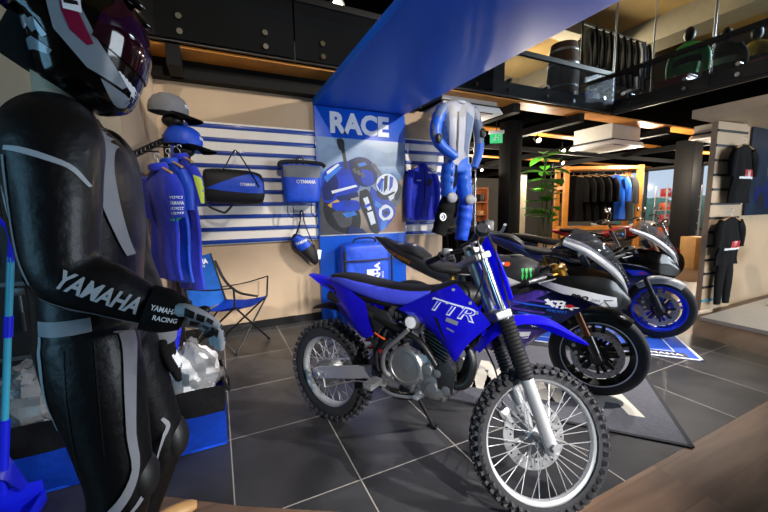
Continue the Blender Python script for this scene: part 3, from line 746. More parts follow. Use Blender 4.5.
    mb = MB(B); mb.box(o + cz * 0.185, (0.14, 0.15, 0.07), Rm, 0.02); mb.cyl(o + cz * 0.19 + V((0, -0.09, 0)), o + cz * 0.19 + V((0, 0.09, 0)), 0.035); mb.cyl(o + cz * 0.14 + V((0.02, -0.11, 0)), o + cz * 0.14 + V((0.02, -0.07, 0)), 0.016); mb.build('cylinder_head', M['alu'], eng)
    # kick starter, foot peg, pedals, carburettor
    mb = MB(B); mb.tube([V((0.545, -0.135, 0.44)), V((0.515, -0.165, 0.50)), V((0.53, -0.175, 0.59)), V((0.60, -0.17, 0.665)), V((0.655, -0.165, 0.72))], [0.016, 0.013, 0.011, 0.011, 0.012], 10, res=20); mb.cyl((0.545, -0.10, 0.44), (0.545, -0.155, 0.44), 0.022)
    mb.build('kick_starter', M['alu'], root)
    mb = MB(B); mb.sph((0.655, -0.10, 0.745), (0.032, 0.035, 0.04)); mb.cyl((0.60, -0.05, 0.755), (0.70, -0.05, 0.735), 0.032); mb.cyl((0.655, -0.09, 0.75), (0.655, -0.145, 0.75), 0.033, None, 20); mb.cyl((0.655, -0.06, 0.78), (0.655, -0.06, 0.81), 0.024)
    cb = mb.build('carburettor', M['alu'], root)
    mb = MB(B); mb.lathe([(0.028, 0), (0.028, 0.004), (0.002, 0.006)], (0.655, -0.145, 0.75), -Y, 20, True); tag(mb.build('white_cap', M['white'], cb), 'white round cap on the carburettor')
    mb = MB(B); mb.lathe([(0.032, 0), (0.036, 0.02), (0.032, 0.025), (0.038, 0.045), (0.032, 0.05), (0.038, 0.07), (0.032, 0.075), (0.04, 0.11)], (0.60, -0.05, 0.755), V((-1, 0, 0.05)), 18, True); mb.build('intake_boot', M['rubber'], root)
    for s in (-1, 1):
        mb = MB(B); mb.box((0.475, s * 0.20, 0.415), (0.05, 0.10, 0.022), None, 0.004); mb.bar((0.475, s * 0.15, 0.41), (0.475, s * 0.10, 0.38), 0.03, 0.03)
        for i in range(5): mb.box((0.452 + 0.0115 * i, s * 0.20, 0.430), (0.004, 0.10, 0.012))
        mb.build('foot_peg', M['steel'], root)
    mb = MB(B); mb.tube([V((0.50, -0.15, 0.38)), V((0.57, -0.165, 0.375)), V((0.66, -0.17, 0.39)), V((0.70, -0.165, 0.40))], 0.008, 8, res=12); mb.box((0.71, -0.165, 0.405), (0.03, 0.05, 0.015), None, 0.003); mb.build('brake_pedal', M['steel'], root)
    # exhaust
    mb = MB(B); mb.tube([V((0.83, -0.03, 0.70)), V((0.885, -0.05, 0.68)), V((0.935, -0.06, 0.60)), V((0.92, -0.075, 0.50)), V((0.86, -0.095, 0.475)), V((0.80, -0.11, 0.53)), V((0.70, -0.125, 0.655)), V((0.55, -0.12, 0.70)), V((0.40, -0.105, 0.74))], [0.017, 0.018, 0.021, 0.024, 0.02, 0.017, 0.016, 0.016, 0.018], 12, res=44)
    ex = mb.build('exhaust_pipe', M['black'], root)
    mb = MB(B); mb.tube([V((0.42, -0.10, 0.735)), V((0.25, -0.075, 0.775)), V((0.06, -0.06, 0.80))], [0.03, 0.045, 0.042, 0.03], 16, res=14); mb.build('silencer', M['carbonm'], ex)
    mb = MB(B); mb.prism([(0.80, 0.46), (0.875, 0.45), (0.885, 0.55), (0.845, 0.60), (0.79, 0.56)], (0, -0.135, 0), X, Z, 0.012, 0.004); mb.build('heat_shield', M['carbonm'], ex)
    # chain, drum brake rod, kick stand
    mb = MB(B); mb.tube([V((0.0, 0.075, 0.372)), V((0.5, 0.08, 0.50))], 0.007, 6); mb.tube([V((0.0, 0.075, 0.255)), V((0.5, 0.08, 0.43))], 0.007, 6); mb.torus((0.012, 0.075, 0.312), Y, 0.082, 0.006, 40, 6); mb.build('drive_chain', M['steel'], root)
    mb = MB(B); mb.tube([V((0.06, -0.11, 0.25)), V((0.3, -0.13, 0.36)), V((0.48, -0.14, 0.39))], 0.004, 6, res=10); mb.bar((0.02, -0.085, 0.31), (0.06, -0.11, 0.25), 0.01, 0.018); mb.build('brake_rod', M['steel'], root)
    mb = MB(); mb.cyl((0.50, 0.11, 0.36), (0.60, 0.25, 0.012), 0.011); mb.box((0.60, 0.255, 0.009), (0.06, 0.04, 0.012), None, 0.004); mb.build('kick_stand', M['black'], root)
    # wiring and small bits
    mb = MB(B)
    mb.tube([V((0.55, -0.09, 0.63)), V((0.5, -0.11, 0.68)), V((0.46, -0.10, 0.60)), V((0.42, -0.11, 0.55))], 0.008, 8, res=18)
    mb.tube([V((0.62, -0.08, 0.69)), V((0.55, -0.11, 0.72)), V((0.48, -0.11, 0.70)), V((0.43, -0.11, 0.63))], 0.007, 8, res=18)
    mb.tube([V((0.74, -0.10, 0.78)), V((0.70, -0.12, 0.72)), V((0.72, -0.12, 0.66))], 0.005, 8, res=12)
    mb.box((0.47, -0.03, 0.62), (0.12, 0.12, 0.14), None, 0.02); mb.box((0.53, -0.07, 0.60), (0.07, 0.05, 0.06), None, 0.01)
    mb.build('hose', M['rubber'], root)
    mb = MB(B); mb.tube([V((0.43, -0.125, 0.655)), V((0.47, -0.128, 0.64)), V((0.50, -0.125, 0.63))], 0.005, 8, res=8); tag(mb.build('cable', M['orange'], root), 'orange rubber tag on a cable')
    return root
trail_bike()

# ================================================================== sport bikes
def cast_wheel(name, root, c, R, w, rimR, T, mrim, mline=None, discs=True, spokes=5):
    c = V(c); mb = MB(T)
    h = w * 0.42
    mb.lathe([(rimR + 0.008, -h), (rimR - 0.004, -h), (rimR - 0.012, -h * 0.7), (rimR - 0.03, 0), (rimR - 0.012, h * 0.7), (rimR - 0.004, h), (rimR + 0.008, h), (rimR - 0.002, 0)], c, Y, 56, False, True)
    for i in range(spokes):
        a = 2 * pi * i / spokes + 0.3
        for d in (-0.16, 0.16):
            mb.bar(c + V((cos(a + d * 2.2) * 0.045, 0, sin(a + d * 2.2) * 0.045)), c + V((cos(a + d) * (rimR - 0.018), 0, sin(a + d) * (rimR - 0.018))), 0.022, 0.03, up=Y, bev=0.004)
    mb.lathe([(0.02, -0.055), (0.05, -0.045), (0.058, 0), (0.05, 0.045), (0.02, 0.055)], c, Y, 24, True)
    rim = mb.build(name, mrim, root)
    mb = MB(T); prof = []
    for k in range(17):
        a = pi * k / 16; prof.append((rimR + 0.004 + (R - rimR - 0.004) * sin(a) ** 0.62, -w / 2 * cos(a) * (0.82 + 0.18 * sin(a))))
    mb.lathe(prof, c, Y, 64); tag(mb.build('tyre', M['rubber'], rim, ang=60), 'smooth black road tyre')
    if mline:
        mb = MB(T)
        for s in (-1, 1): mb.lathe([(rimR - 0.001, s * h * 1.02), (rimR + 0.006, s * h * 1.06), (rimR + 0.006, s * h * 1.1), (rimR - 0.001, s * h * 1.06)], c, Y, 56, False, True)
        mb.build('rim_tape', mline, rim)
    if discs:
        for s in (-1, 1):
            yd = s * 0.062; rd = 0.158; mb = MB(T)
            mb.lathe([(rd * 0.76, yd - 0.0025), (rd, yd - 0.0025), (rd, yd + 0.0025), (rd * 0.76, yd + 0.0025)], c, Y, 48, False, True)
            d = mb.build('brake_disc', M['steel'], rim)
            mb = MB(T)
            for i in range(8):
                a = 2 * pi * i / 8; mb.bar(c + V((cos(a) * 0.05, yd, sin(a) * 0.05)), c + V((cos(a + 0.12) * rd * 0.8, yd, sin(a + 0.12) * rd * 0.8)), 0.02, 0.006, up=Y)
            mb.lathe([(0.045, yd - 0.003), (0.07, yd - 0.003), (0.07, yd + 0.003), (0.045, yd + 0.003)], c, Y, 24, False, True)
            tag(mb.build('disc_carrier', M['black'], rim), 'black carrier of the brake disc')
            mb = MB(T)
            for i in range(36):
                a = 2 * pi * i / 36; q = rd * (0.83 if i % 2 else 0.93)
                mb.cyl(c + V((cos(a) * q, yd - 0.003, sin(a) * q)), c + V((cos(a) * q, yd + 0.003, sin(a) * q)), 0.0038, n=7)
            mb.build('disc_holes', M['black'], rim)
    return rim

def sport_bike(label, loc, hd, c, wb=1.375, lift=0.0, steer=0.0, group=None, decals=None, nm='sport_motorcycle'):
    """c: dict of materials"""
    root = thing(nm, label, 'motorcycle', (loc[0], loc[1], loc[2]), hd, group)
    B = None
    rk = radians(24); ax = V((-sin(rk), 0, cos(rk))); FA = V((wb, 0, 0.30)); RA = V((0.0, 0, 0.315 + lift)); P0 = FA + ax * 0.5
    S = Matrix.Translation(P0) @ Matrix.Rotation(radians(steer), 4, ax) @ Matrix.Translation(-P0)
    cast_wheel('front_wheel', root, FA, 0.300, 0.12, 0.218, S, c['rim'], c.get('line'))
    cast_wheel('rear_wheel', root, RA, 0.315, 0.19, 0.218, B, c['rim'], c.get('line'), True)
    fp = V((cos(rk), 0, sin(rk)))
    def F(t, y, f=0.0): return FA + ax * t + V((0, y, 0)) + fp * f
    for s in (-1, 1):
        y = s * 0.098
        mb = MB(S); mb.cyl(F(0.12, y), F(0.40, y), 0.0215, None, 16); mb.cyl(F(0.42, y), F(0.62, y), 0.027, None, 16)
        leg = mb.build('fork_leg', c['fork'], root)
        mb = MB(S); mb.cyl(F(-0.02, y), F(0.15, y), 0.029, 0.032, 16); mb.box(F(0, y, -0.005), (0.075, 0.04, 0.08), Matrix.Rotation(-rk, 3, 'Y'), 0.012); mb.cyl(F(0, y * 1.0 - s * 0.01), F(0, y + s * 0.03), 0.02, None, 14)
        mb.build('fork_foot', c.get('foot', M['black']), leg)
        mb = MB(S); mb.box(F(0.10, y * 0.95, -0.10), (0.06, 0.05, 0.12), Matrix.Rotation(-rk - 0.3, 3, 'Y'), 0.014); mb.box(F(0.10, y * 0.95 + s * 0.0, -0.055), (0.05, 0.03, 0.05), Matrix.Rotation(-rk, 3, 'Y'), 0.008)
        cal = mb.build('brake_caliper', c.get('cal', M['black']), root)
        mb = MB(S); mb.cyl(F(0.12, y + s * 0.02, -0.10), F(0.12, y + s * 0.026, -0.10), 0.012, None, 10); mb.cyl(F(0.07, y + s * 0.02, -0.105), F(0.07, y + s * 0.026, -0.105), 0.012, None, 10); mb.build('caliper_piston', M['steel'], cal)
    mb = MB(S)
    for t in (0.46, 0.62): mb.prism([(-0.04, -0.125), (0.03, -0.125), (0.045, 0), (0.03, 0.125), (-0.04, 0.125), (-0.055, 0)], F(t, 0), fp, Y, 0.03, 0.006)
    mb.cyl(F(0.44, 0, -0.03), F(0.66, 0, -0.03), 0.026); mb.build('triple_clamp', c.get('clamp', M['gold']), root)
    for s in (-1, 1):
        mb = MB(S); a = F(0.60, s * 0.11); b = a + V((-0.16, s * 0.20, -0.035)); mb.cyl(F(0.60, s * 0.098) - fp * 0.0 - ax * 0.022, F(0.60, s * 0.098) + ax * 0.022, 0.037, None, 16); mb.cyl(a, b, 0.011)
        hb = mb.build('clip_on_bar', c.get('clamp', M['gold']), root)
        mb = MB(S); mb.cyl(a.lerp(b, 0.5), b, 0.0175, 0.0165, 14); mb.cyl(b, b + (b - a).normalized() * 0.02, 0.014); mb.build('grip', c.get('grip', M['rubber']), hb)
        mb = MB(S); q = a.lerp(b, 0.36); mb.box(q, (0.05, 0.045, 0.04), None, 0.01); mb.tube([q + V((0.04, 0, 0)), q + V((0.04, s * 0.05, -0.005)), q + V((-0.05, s * 0.17, -0.02))], 0.006, 8, res=10); mb.build('lever', M['alud'], hb)
    # front mudguard hugging the wheel
    mb = MB(S); rows = []
    for k in range(9):
        a = radians(52 + 80 * k / 8); r = 0.318; cc = FA + V((cos(a) * r, 0, sin(a) * r)); dn = V((-cos(a), 0, -sin(a))); hw = 0.075 if 0 < k < 8 else 0.05
        rows.append([cc + V((0, -hw, 0)) + dn * 0.065, cc + V((0, -hw * 0.85, 0)) + dn * 0.012, cc, cc + V((0, hw * 0.85, 0)) + dn * 0.012, cc + V((0, hw, 0)) + dn * 0.065])
    mb.sheet([list(r) for r in zip(*rows)], 22, 13, 0.004); mb.build('front_mudguard', c['guard'], root)
    # ---- frame spars, swing arm, engine block
    for s in (-1, 1):
        mb = MB(B); st = []
        for x, z, y, hh in ((0.33, 0.46, 0.12, 0.07), (0.50, 0.55, 0.165, 0.06), (0.72, 0.635, 0.195, 0.055), (0.92, 0.73, 0.185, 0.05), (1.10, 0.84, 0.09, 0.05)):
            st.append((V((x, s * y, z)), V((0, 0.022, 0)), V((-0.02, 0, hh))))
        mb.loft(st, 14, 3.5, 18); mb.build('frame_spar', c['frame'], root)
        mb = MB(B); mb.loft([(V((0.43, s * 0.10, 0.42)), V((0, 0.02, 0)), V((0, 0, 0.05))), (V((0.2, s * 0.125, 0.41 + lift * 0.6)), V((0, 0.018, 0)), V((0, 0, 0.045))), (V((-0.04, s * 0.125, 0.315 + lift)), V((0, 0.018, 0)), V((0, 0, 0.03)))], 12, 3.0, 12); mb.build('swing_arm', c['frame'], root)
        mb = MB(B); mb.box((0.40, s * 0.19, 0.44), (0.06, 0.09, 0.02), None, 0.004); mb.bar((0.40, s * 0.15, 0.43), (0.45, s * 0.12, 0.5), 0.03, 0.02); mb.build('foot_peg', M['steel'], root)
    mb = MB(B); mb.box((0.68, 0, 0.46), (0.42, 0.30, 0.26), None, 0.05); mb.box((0.78, 0, 0.63), (0.26, 0.26, 0.2), Matrix.Rotation(0.35, 3, 'Y'), 0.03)
    for s in (-1, 1): mb.cyl((0.60, s * 0.14, 0.42), (0.60, s * 0.185, 0.42), 0.085, 0.075, 24)
    mb.build('engine', M['alud'], root)
    # ---- tank
    tank = [(V((0.42, 0, 0.80)), V((0, 0.075, 0)), V((0, 0, 0.05))), (V((0.50, 0, 0.82)), V((0, 0.115, 0)), V((0, 0, 0.09))), (V((0.62, 0, 0.80)), V((0, 0.165, 0)), V((0, 0, 0.14))), (V((0.76, 0, 0.79)), V((0, 0.185, 0)), V((0, 0, 0.15))), (V((0.90, 0, 0.82)), V((0, 0.17, 0)), V((0, 0, 0.11))), (V((0.99, 0, 0.855)), V((0, 0.10, 0)), V((0, 0, 0.04)))]
    mb = MB(B); mb.loft(tank, 28, 2.5, 22); tk = mb.build('fuel_tank', c['tank'], root); m2 = MB(); m2.loft(tank, 28, 2.5, 22); bt = m2.bvh()
    mb = MB(B); mb.lathe([(0.05, 0), (0.05, 0.012), (0.03, 0.018), (0.002, 0.018)], (0.84, 0, 0.932), Z, 24, True); mb.build('fuel_cap', M['alud'], tk)
    # ---- seat and tail
    mb = MB(B); mb.loft([(V((0.12, 0, 0.855)), V((0, 0.10, 0)), V((0, 0, 0.03))), (V((0.25, 0, 0.83)), V((0, 0.135, 0)), V((0, 0, 0.035))), (V((0.40, 0, 0.815)), V((0, 0.11, 0)), V((0, 0, 0.035))), (V((0.47, 0, 0.82)), V((0, 0.08, 0)), V((0, 0, 0.03)))], 22, 3.0, 14); mb.build('seat', M['seatblack'], root)
    tz = c.get('tailz', 1.0)
    tail = [(V((0.36, 0, 0.745)), V((0, 0.12, 0)), V((0, 0, 0.06))), (V((0.20, 0, 0.80)), V((0, 0.13, 0)), V((0.0, 0, 0.06))), (V((0.05, 0, 0.865)), V((0, 0.12, 0)), V((0.01, 0, 0.065))), (V((-0.12, 0, 0.93)), V((0, 0.095, 0)), V((0.012, 0, 0.055))), (V((-0.26, 0, tz - 0.025)), V((0, 0.06, 0)), V((0.008, 0, 0.035))), (V((-0.36, 0, tz + 0.015)), V((0, 0.012, 0)), V((0, 0, 0.008)))]
    mb = MB(B); mb.loft(tail, 24, 3.2, 22); tl = mb.build('tail_unit', c['tail'], root); m2 = MB(); m2.loft(tail, 24, 3.2, 22); bl = m2.bvh()
    mb = MB(B); mb.loft([(V((0.14, 0, 0.89)), V((0, 0.095, 0)), V((0, 0, 0.03))), (V((0.02, 0, 0.955)), V((0, 0.10, 0)), V((0, 0, 0.045))), (V((-0.14, 0, 0.985)), V((0, 0.075, 0)), V((0, 0, 0.03))), (V((-0.27, 0, tz + 0.005)), V((0, 0.035, 0)), V((0, 0, 0.015)))], 20, 2.6, 16); mb.build('tail_hump', c['hump'], root)
    # ---- upper fairing: two cheeks, nose, screen
    for s in (-1, 1):
        q = lambda x, y, z: V((x, s * y, z))
        top = [q(1.00, 0.195, 0.835), q(1.14, 0.225, 0.85), q(1.28, 0.20, 0.855), q(1.42, 0.128, 0.83), q(1.52, 0.03, 0.725)]
        mid = [q(0.98, 0.21, 0.80), q(1.12, 0.245, 0.805), q(1.28, 0.22, 0.79), q(1.42, 0.14, 0.76), q(1.535, 0.03, 0.68)]
        bot = [q(0.97, 0.215, 0.755), q(1.12, 0.25, 0.745), q(1.27, 0.225, 0.715), q(1.41, 0.145, 0.655), q(1.51, 0.04, 0.63)]
        mb = MB(B); mb.sheet([top, mid, bot], 24, 12, 0.005); cheek = mb.build('upper_fairing', c['upper'], root)
        m2 = MB(); m2.sheet([top, mid, bot], 24, 12, 0.005); bu = m2.bvh()
        # screen rim above the cheek
        mb = MB(B); sc_b = [q(1.14, 0.15, 1.045), q(1.27, 0.165, 0.985), q(1.39, 0.14, 0.895), q(1.47, 0.10, 0.815), q(1.525, 0.035, 0.725)]
        sc_t = [q(1.15, 0.14, 1.075), q(1.285, 0.145, 1.022), q(1.40, 0.118, 0.937), q(1.478, 0.082, 0.858), q(1.52, 0.03, 0.765)]
        mb.sheet([sc_b, [a.lerp(b, 0.5) + V((0, s * 0.012, 0)) for a, b in zip(sc_b, sc_t)], sc_t], 20, 8, 0.004); mb.build('fairing_brow', c['brow'], root)
        # head lamp and intake
        mb = MB(B); mb.sheet([[q(1.37, 0.135, 0.80), q(1.43, 0.095, 0.765), q(1.49, 0.05, 0.715)], [q(1.385, 0.145, 0.765), q(1.45, 0.10, 0.72), q(1.505, 0.05, 0.685)]], 10, 5, 0.012); mb.build('head_lamp', c['lamp'], root)
        # mirror stays left out on the race bike
        if c.get('mirror'):
            mb = MB(B); mb.tube([q(1.27, 0.17, 0.96), q(1.27, 0.25, 1.0), q(1.25, 0.32, 1.03)], 0.008, 8, res=10); mb.sph(q(1.25, 0.36, 1.04), (0.03, 0.065, 0.038)); mb.build('mirror', M['black'], root)
        # side fairing
        r1 = [q(0.60, 0.19, 0.575), q(0.80, 0.235, 0.665), q(1.00, 0.235, 0.745), q(1.18, 0.225, 0.735), q(1.33, 0.16, 0.665)]
        r2_ = [q(0.56, 0.21, 0.49), q(0.78, 0.265, 0.565), q(0.98, 0.265, 0.625), q(1.12, 0.235, 0.61), q(1.20, 0.18, 0.565)]
        r3 = [q(0.52, 0.215, 0.40), q(0.74, 0.262, 0.44), q(0.92, 0.25, 0.475), q(1.03, 0.215, 0.47), q(1.09, 0.15, 0.455)]
        r4 = [q(0.44, 0.19, 0.30), q(0.66, 0.215, 0.285), q(0.84, 0.19, 0.29), q(0.96, 0.13, 0.33), q(1.03, 0.05, 0.38)]
        r5 = [q(0.38, 0.10, 0.27), q(0.62, 0.09, 0.205), q(0.80, 0.07, 0.21), q(0.92, 0.05, 0.27), q(1.01, 0.02, 0.35)]
        mb = MB(B); mb.sheet([r1, r2_, r3], 24, 14, 0.005); sf = mb.build('side_fairing', c['side'], root)
        m2 = MB(); m2.sheet([r1, r2_, r3], 24, 14, 0.005); bs = m2.bvh()
        mb = MB(B); mb.sheet([r3, r4, r5], 24, 12, 0.005); bp = mb.build('belly_pan', c['belly'], root)
        m2 = MB(); m2.sheet([r3, r4, r5], 24, 12, 0.005); bb = m2.bvh()
        mb = MB(B); mb.prism([(0.62, 0.56), (0.74, 0.62), (0.76, 0.55), (0.68, 0.47), (0.58, 0.47)], (0, s * 0.245, 0), X, Z, 0.06, 0.012); mb.build('side_vent', M['black'], root)
        if s < 0 and decals: decals(root, dict(tank=(tk, bt), tail=(tl, bl), cheek=(cheek, bu), side=(sf, bs), belly=(bp, bb)))
    mb = MB(B)
    n1 = [V((1.42, -0.11, 0.87)), V((1.50, -0.03, 0.76)), V((1.505, 0, 0.755)), V((1.50, 0.03, 0.76)), V((1.42, 0.11, 0.87))]
    n2 = [V((1.46, -0.10, 0.76)), V((1.54, -0.03, 0.69)), V((1.548, 0, 0.685)), V((1.54, 0.03, 0.69)), V((1.46, 0.10, 0.76))]
    n3 = [V((1.43, -0.12, 0.65)), V((1.515, -0.04, 0.628)), V((1.525, 0, 0.625)), V((1.515, 0.04, 0.628)), V((1.43, 0.12, 0.65))]
    mb.sheet([n1, n2, n3], 18, 9, 0.005); mb.build('nose', c['nose'], root)
    mb = MB(B)
    rows = []
    for x, z, hw, dz in ((1.535, 0.79, 0.03, 0.01), (1.49, 0.90, 0.085, 0.03), (1.41, 1.02, 0.125, 0.05), (1.30, 1.115, 0.14, 0.07), (1.21, 1.15, 0.125, 0.07)):
        rows.append([V((x - 0.06, -hw, z - dz)), V((x - 0.015, -hw * 0.6, z - dz * 0.25)), V((x, 0, z)), V((x - 0.015, hw * 0.6, z - dz * 0.25)), V((x - 0.06, hw, z - dz))])
    mb.sheet([list(r) for r in zip(*rows)], 18, 13, 0.003); mb.build('wind_screen', c.get('screen', M['screen']), root)
    mb = MB(B); mb.box((1.27, 0, 0.93), (0.04, 0.15, 0.09), Matrix.Rotation(-0.5, 3, 'Y'), 0.01); mb.build('dashboard', M['black'], root)
    mb = MB(B); mb.tube([V((0.86, -0.08, 0.34)), V((0.62, -0.10, 0.24)), V((0.3, -0.13, 0.30)), V((0.1, -0.17, 0.42)), V((-0.12, -0.18, 0.52))], [0.024, 0.026, 0.03, 0.048, 0.05], 14, res=24); mb.build('exhaust', c.get('exh', M['steel']), root)
    mb = MB(B); mb.cyl((0.44, 0, 0.50), (0.34, 0, 0.74), 0.03); mb.build('rear_shock', M['yellow'], root)
    if lift:
        mb = MB(); 
        for s in (-1, 1):
            mb.tube([V((0.0, s * 0.17, 0.315 + lift)), V((-0.03, s * 0.2, 0.2)), V((-0.02, s * 0.22, 0.022))], 0.012, 8); mb.tube([V((-0.02, s * 0.22, 0.022)), V((-0.45, s * 0.15, 0.024))], 0.012, 8); mb.cyl((-0.02, s * 0.205, 0.028), (-0.02, s * 0.24, 0.028), 0.028)
        mb.cyl((-0.45, -0.15, 0.024), (-0.45, 0.15, 0.024), 0.012); mb.build('paddock_stand', M['black'], root)
    else:
        mb = MB(); mb.cyl((0.45, 0.13, 0.40), (0.52, 0.30, 0.012), 0.011); mb.build('side_stand', M['black'], root)
    return root

def race_decals(root, P):
    W = M['letterw']
    tk, bt = P['tank']; ck, bu = P['cheek']; sf, bs = P['side']; bp, bb = P['belly']; tl, bl = P['tail']
    o = (0, -0.6, 0)
    # white flash on the tank, orange spot, green claw mark, white lettering
    patch([(0.53, 0.895), (0.58, 0.90), (0.93, 0.765), (0.87, 0.70), (0.82, 0.70)], o, X, Z, M['racewhite'], tk, bt, 0.002, name='tank_flash')
    marks(8, (0.70, -0.6, 0.903), V((1, 0, -0.06)), Z, 0.17, 0.017, W, tk, bt, 0.003, seed=2)
    a = [(0.80 + 0.022 * cos(t * pi / 6), 0.897 + 0.015 * sin(t * pi / 6)) for t in range(12)]
    patch(a, o, X, Z, M['orange'], tk, bt, 0.002, name='round_sticker')
    claws = []
    for k, dz in ((0, 0.0), (1, 0.004), (2, 0.0)):
        x = 0.895 + k * 0.024
        claws.append([(x, 0.872), (x + 0.018, 0.876), (x + 0.015, 0.835), (x + 0.020, 0.828), (x + 0.012, 0.79 + dz), (x + 0.005, 0.81), (x + 0.008, 0.84), (x + 0.003, 0.86)])
    patch(claws, o, X, Z, M['green'], tk, bt, 0.003, name='claw_mark')
    # cheek: white wedge with black lettering
    patch([(0.98, 0.80), (1.04, 0.818), (1.25, 0.775), (1.46, 0.715), (1.47, 0.635), (1.40, 0.652), (1.34, 0.68)], o, X, Z, M['racewhite'], ck, bu, 0.002, name='white_wedge')
    d = V((0.4, 0, -0.085)).normalized(); v = V((0.085, 0, 0.4)).normalized()
    lettering('PRO', (1.255, -0.6, 0.722), d, v, 0.10, M['black'], ck, 0.034, 0.05, 0.15, bvh=bu, off=0.004, name='wedge_lettering')
    marks(4, (1.345, -0.6, 0.703), d, v, 0.05, 0.014, M['greycloth'], ck, bu, 0.004, seed=3)
    patch([[(1.36, 0.672), (1.365, 0.678), (1.41, 0.705), (1.405, 0.697)], [(1.385, 0.705), (1.44, 0.70), (1.445, 0.694), (1.39, 0.697)], [(1.40, 0.69), (1.43, 0.655), (1.425, 0.652), (1.394, 0.688)]], o, X, Z, M['black'], ck, bu, 0.004, name='wedge_graphic')
    # side fairing: streaks and white script
    for (x, z, w_, h) in ((0.80, 0.70, 0.34, 0.012), (0.86, 0.665, 0.30, 0.010), (0.78, 0.63, 0.28, 0.014), (0.90, 0.60, 0.2, 0.01)):
        patch([(x, z), (x + w_, z - 0.02), (x + w_, z - 0.02 - h), (x, z - h)], o, X, Z, M['purple'] if h > 0.011 else M['nylonblue'], sf, bs, 0.002, name='streak')
    patch([(0.64, 0.64), (0.76, 0.70), (0.90, 0.745), (0.95, 0.72), (0.82, 0.66), (0.70, 0.60)], o, X, Z, M['purple'], sf, bs, 0.0018, name='streak')
    patch([(0.64, 0.68), (0.80, 0.735), (1.0, 0.765), (1.10, 0.745), (0.95, 0.665), (0.78, 0.60), (0.68, 0.61)], o, X, Z, M['purple'], sf, bs, 0.0015, name='violet_panel')
    patch([[(1.06, 0.665), (1.10, 0.690), (1.115, 0.688), (1.085, 0.660)], [(1.055, 0.690), (1.075, 0.700), (1.125, 0.655), (1.105, 0.645)], [(1.11, 0.690), (1.165, 0.690), (1.17, 0.680), (1.115, 0.678)], [(1.135, 0.690), (1.15, 0.690), (1.135, 0.640), (1.12, 0.644)], [(1.125, 0.668), (1.16, 0.668), (1.16, 0.658), (1.125, 0.658)], [(1.165, 0.685), (1.18, 0.685), (1.165, 0.635), (1.15, 0.638)], [(1.175, 0.665), (1.215, 0.655), (1.215, 0.645), (1.175, 0.652)], [(1.195, 0.66), (1.225, 0.628), (1.21, 0.628), (1.18, 0.655)], [(1.16, 0.640), (1.25, 0.640), (1.26, 0.646), (1.16, 0.648)]], o, X, Z, W, sf, bs, 0.004, 0.012, name='side_script')
    marks(8, (1.13, -0.6, 0.618), V((1, 0, -0.1)), V((0.1, 0, 1)), 0.12, 0.018, M['brightblue'], sf, bs, 0.004, seed=5)
    patch([(1.17, 0.66), (1.21, 0.668), (1.235, 0.652), (1.20, 0.642)], o, X, Z, M['red'], sf, bs, 0.0045, name='red_star')
    marks(6, (1.03, -0.6, 0.505), V((1, 0, 0.0)), Z, 0.10, 0.018, W, sf, bs, 0.003, seed=6)
    a = [(1.09 + 0.010 * cos(t * pi / 5), 0.503 + 0.012 * sin(t * pi / 5)) for t in range(10)]
    patch(a, o, X, Z, M['red'], sf, bs, 0.004, name='round_sticker')
    # belly pan: white sweep over violet
    patch([(0.46, 0.40), (0.60, 0.415), (0.80, 0.44), (0.98, 0.455), (0.96, 0.40), (0.84, 0.385), (0.66, 0.36), (0.48, 0.34)], o, X, Z, M['racewhite'], bp, bb, 0.002, name='white_sweep')
    patch([(0.52, 0.372), (0.70, 0.388), (0.86, 0.40), (0.97, 0.42), (0.96, 0.41), (0.84, 0.375), (0.66, 0.35)], o, X, Z, M['purple'], bp, bb, 0.0025, name='violet_sweep')
    marks(9, (-0.08, -0.6, 0.905), V((0.93, 0, -0.36)), V((0.36, 0, 0.93)), 0.26, 0.026, M['gold'], tl, bl, 0.003, seed=9)

RB = dict(rim=M['black'], line=M['letterw'], fork=M['bronze'], foot=M['carbon'], guard=M['carbon'], frame=M['black'], tank=M['carbonm'], tail=M['carbon'], hump=M['carbon'], upper=M['carbon'],
          brow=M['racewhite'], nose=M['carbon'], side=M['navy'], belly=M['purple'], lamp=M['carbonm'], clamp=M['gold'], grip=M['alud'], tailz=1.04)
hdv = V((0.58, -0.815)).normalized(); HD = math.atan2(hdv.y, hdv.x)
f = V((2.285, 1.45)); r0 = f - hdv * 1.375
sport_bike('black and white race bike with green claw mark, on the grey mat', (r0.x, r0.y, 0.012), HD, RB, lift=0.06, decals=race_decals)

def road_decals(root, P):
    ck, bu = P['cheek']; sf, bs = P['side']; o = (0, -0.6, 0)
    patch([(1.02, 0.90), (1.14, 0.945), (1.28, 0.945), (1.42, 0.86), (1.50, 0.74), (1.42, 0.83), (1.28, 0.905), (1.12, 0.915)], o, X, Z, M['racewhite'], ck, bu, 0.002, name='white_edge')
    patch([(1.02, 0.76), (1.2, 0.745), (1.36, 0.68), (1.28, 0.70), (1.12, 0.725)], o, X, Z, M['racewhite'], ck, bu, 0.002, name='white_line')
    patch([(1.08, 0.70), (1.24, 0.69), (1.30, 0.65), (1.16, 0.64)], o, X, Z, M['blueanod'], sf, bs, 0.002, name='blue_panel')
    patch([(1.20, 0.672), (1.26, 0.668), (1.27, 0.655), (1.21, 0.656)], o, X, Z, M['red'], sf, bs, 0.003, name='red_tag')
R1 = dict(rim=M['blueanod'], fork=M['black'], foot=M['blackplastic'], guard=M['racewhite'], frame=M['black'], tank=M['blackgloss'], tail=M['navy'], hump=M['seatblack'], upper=M['blackgloss'], brow=M['racewhite'],
          nose=M['blackgloss'], side=M['navy'], belly=M['blackgloss'], lamp=M['black'], clamp=M['black'], mirror=False, tailz=1.0, cal=M['alud'])
f = V((3.86, 1.87)); r0 = f - hdv * 1.405
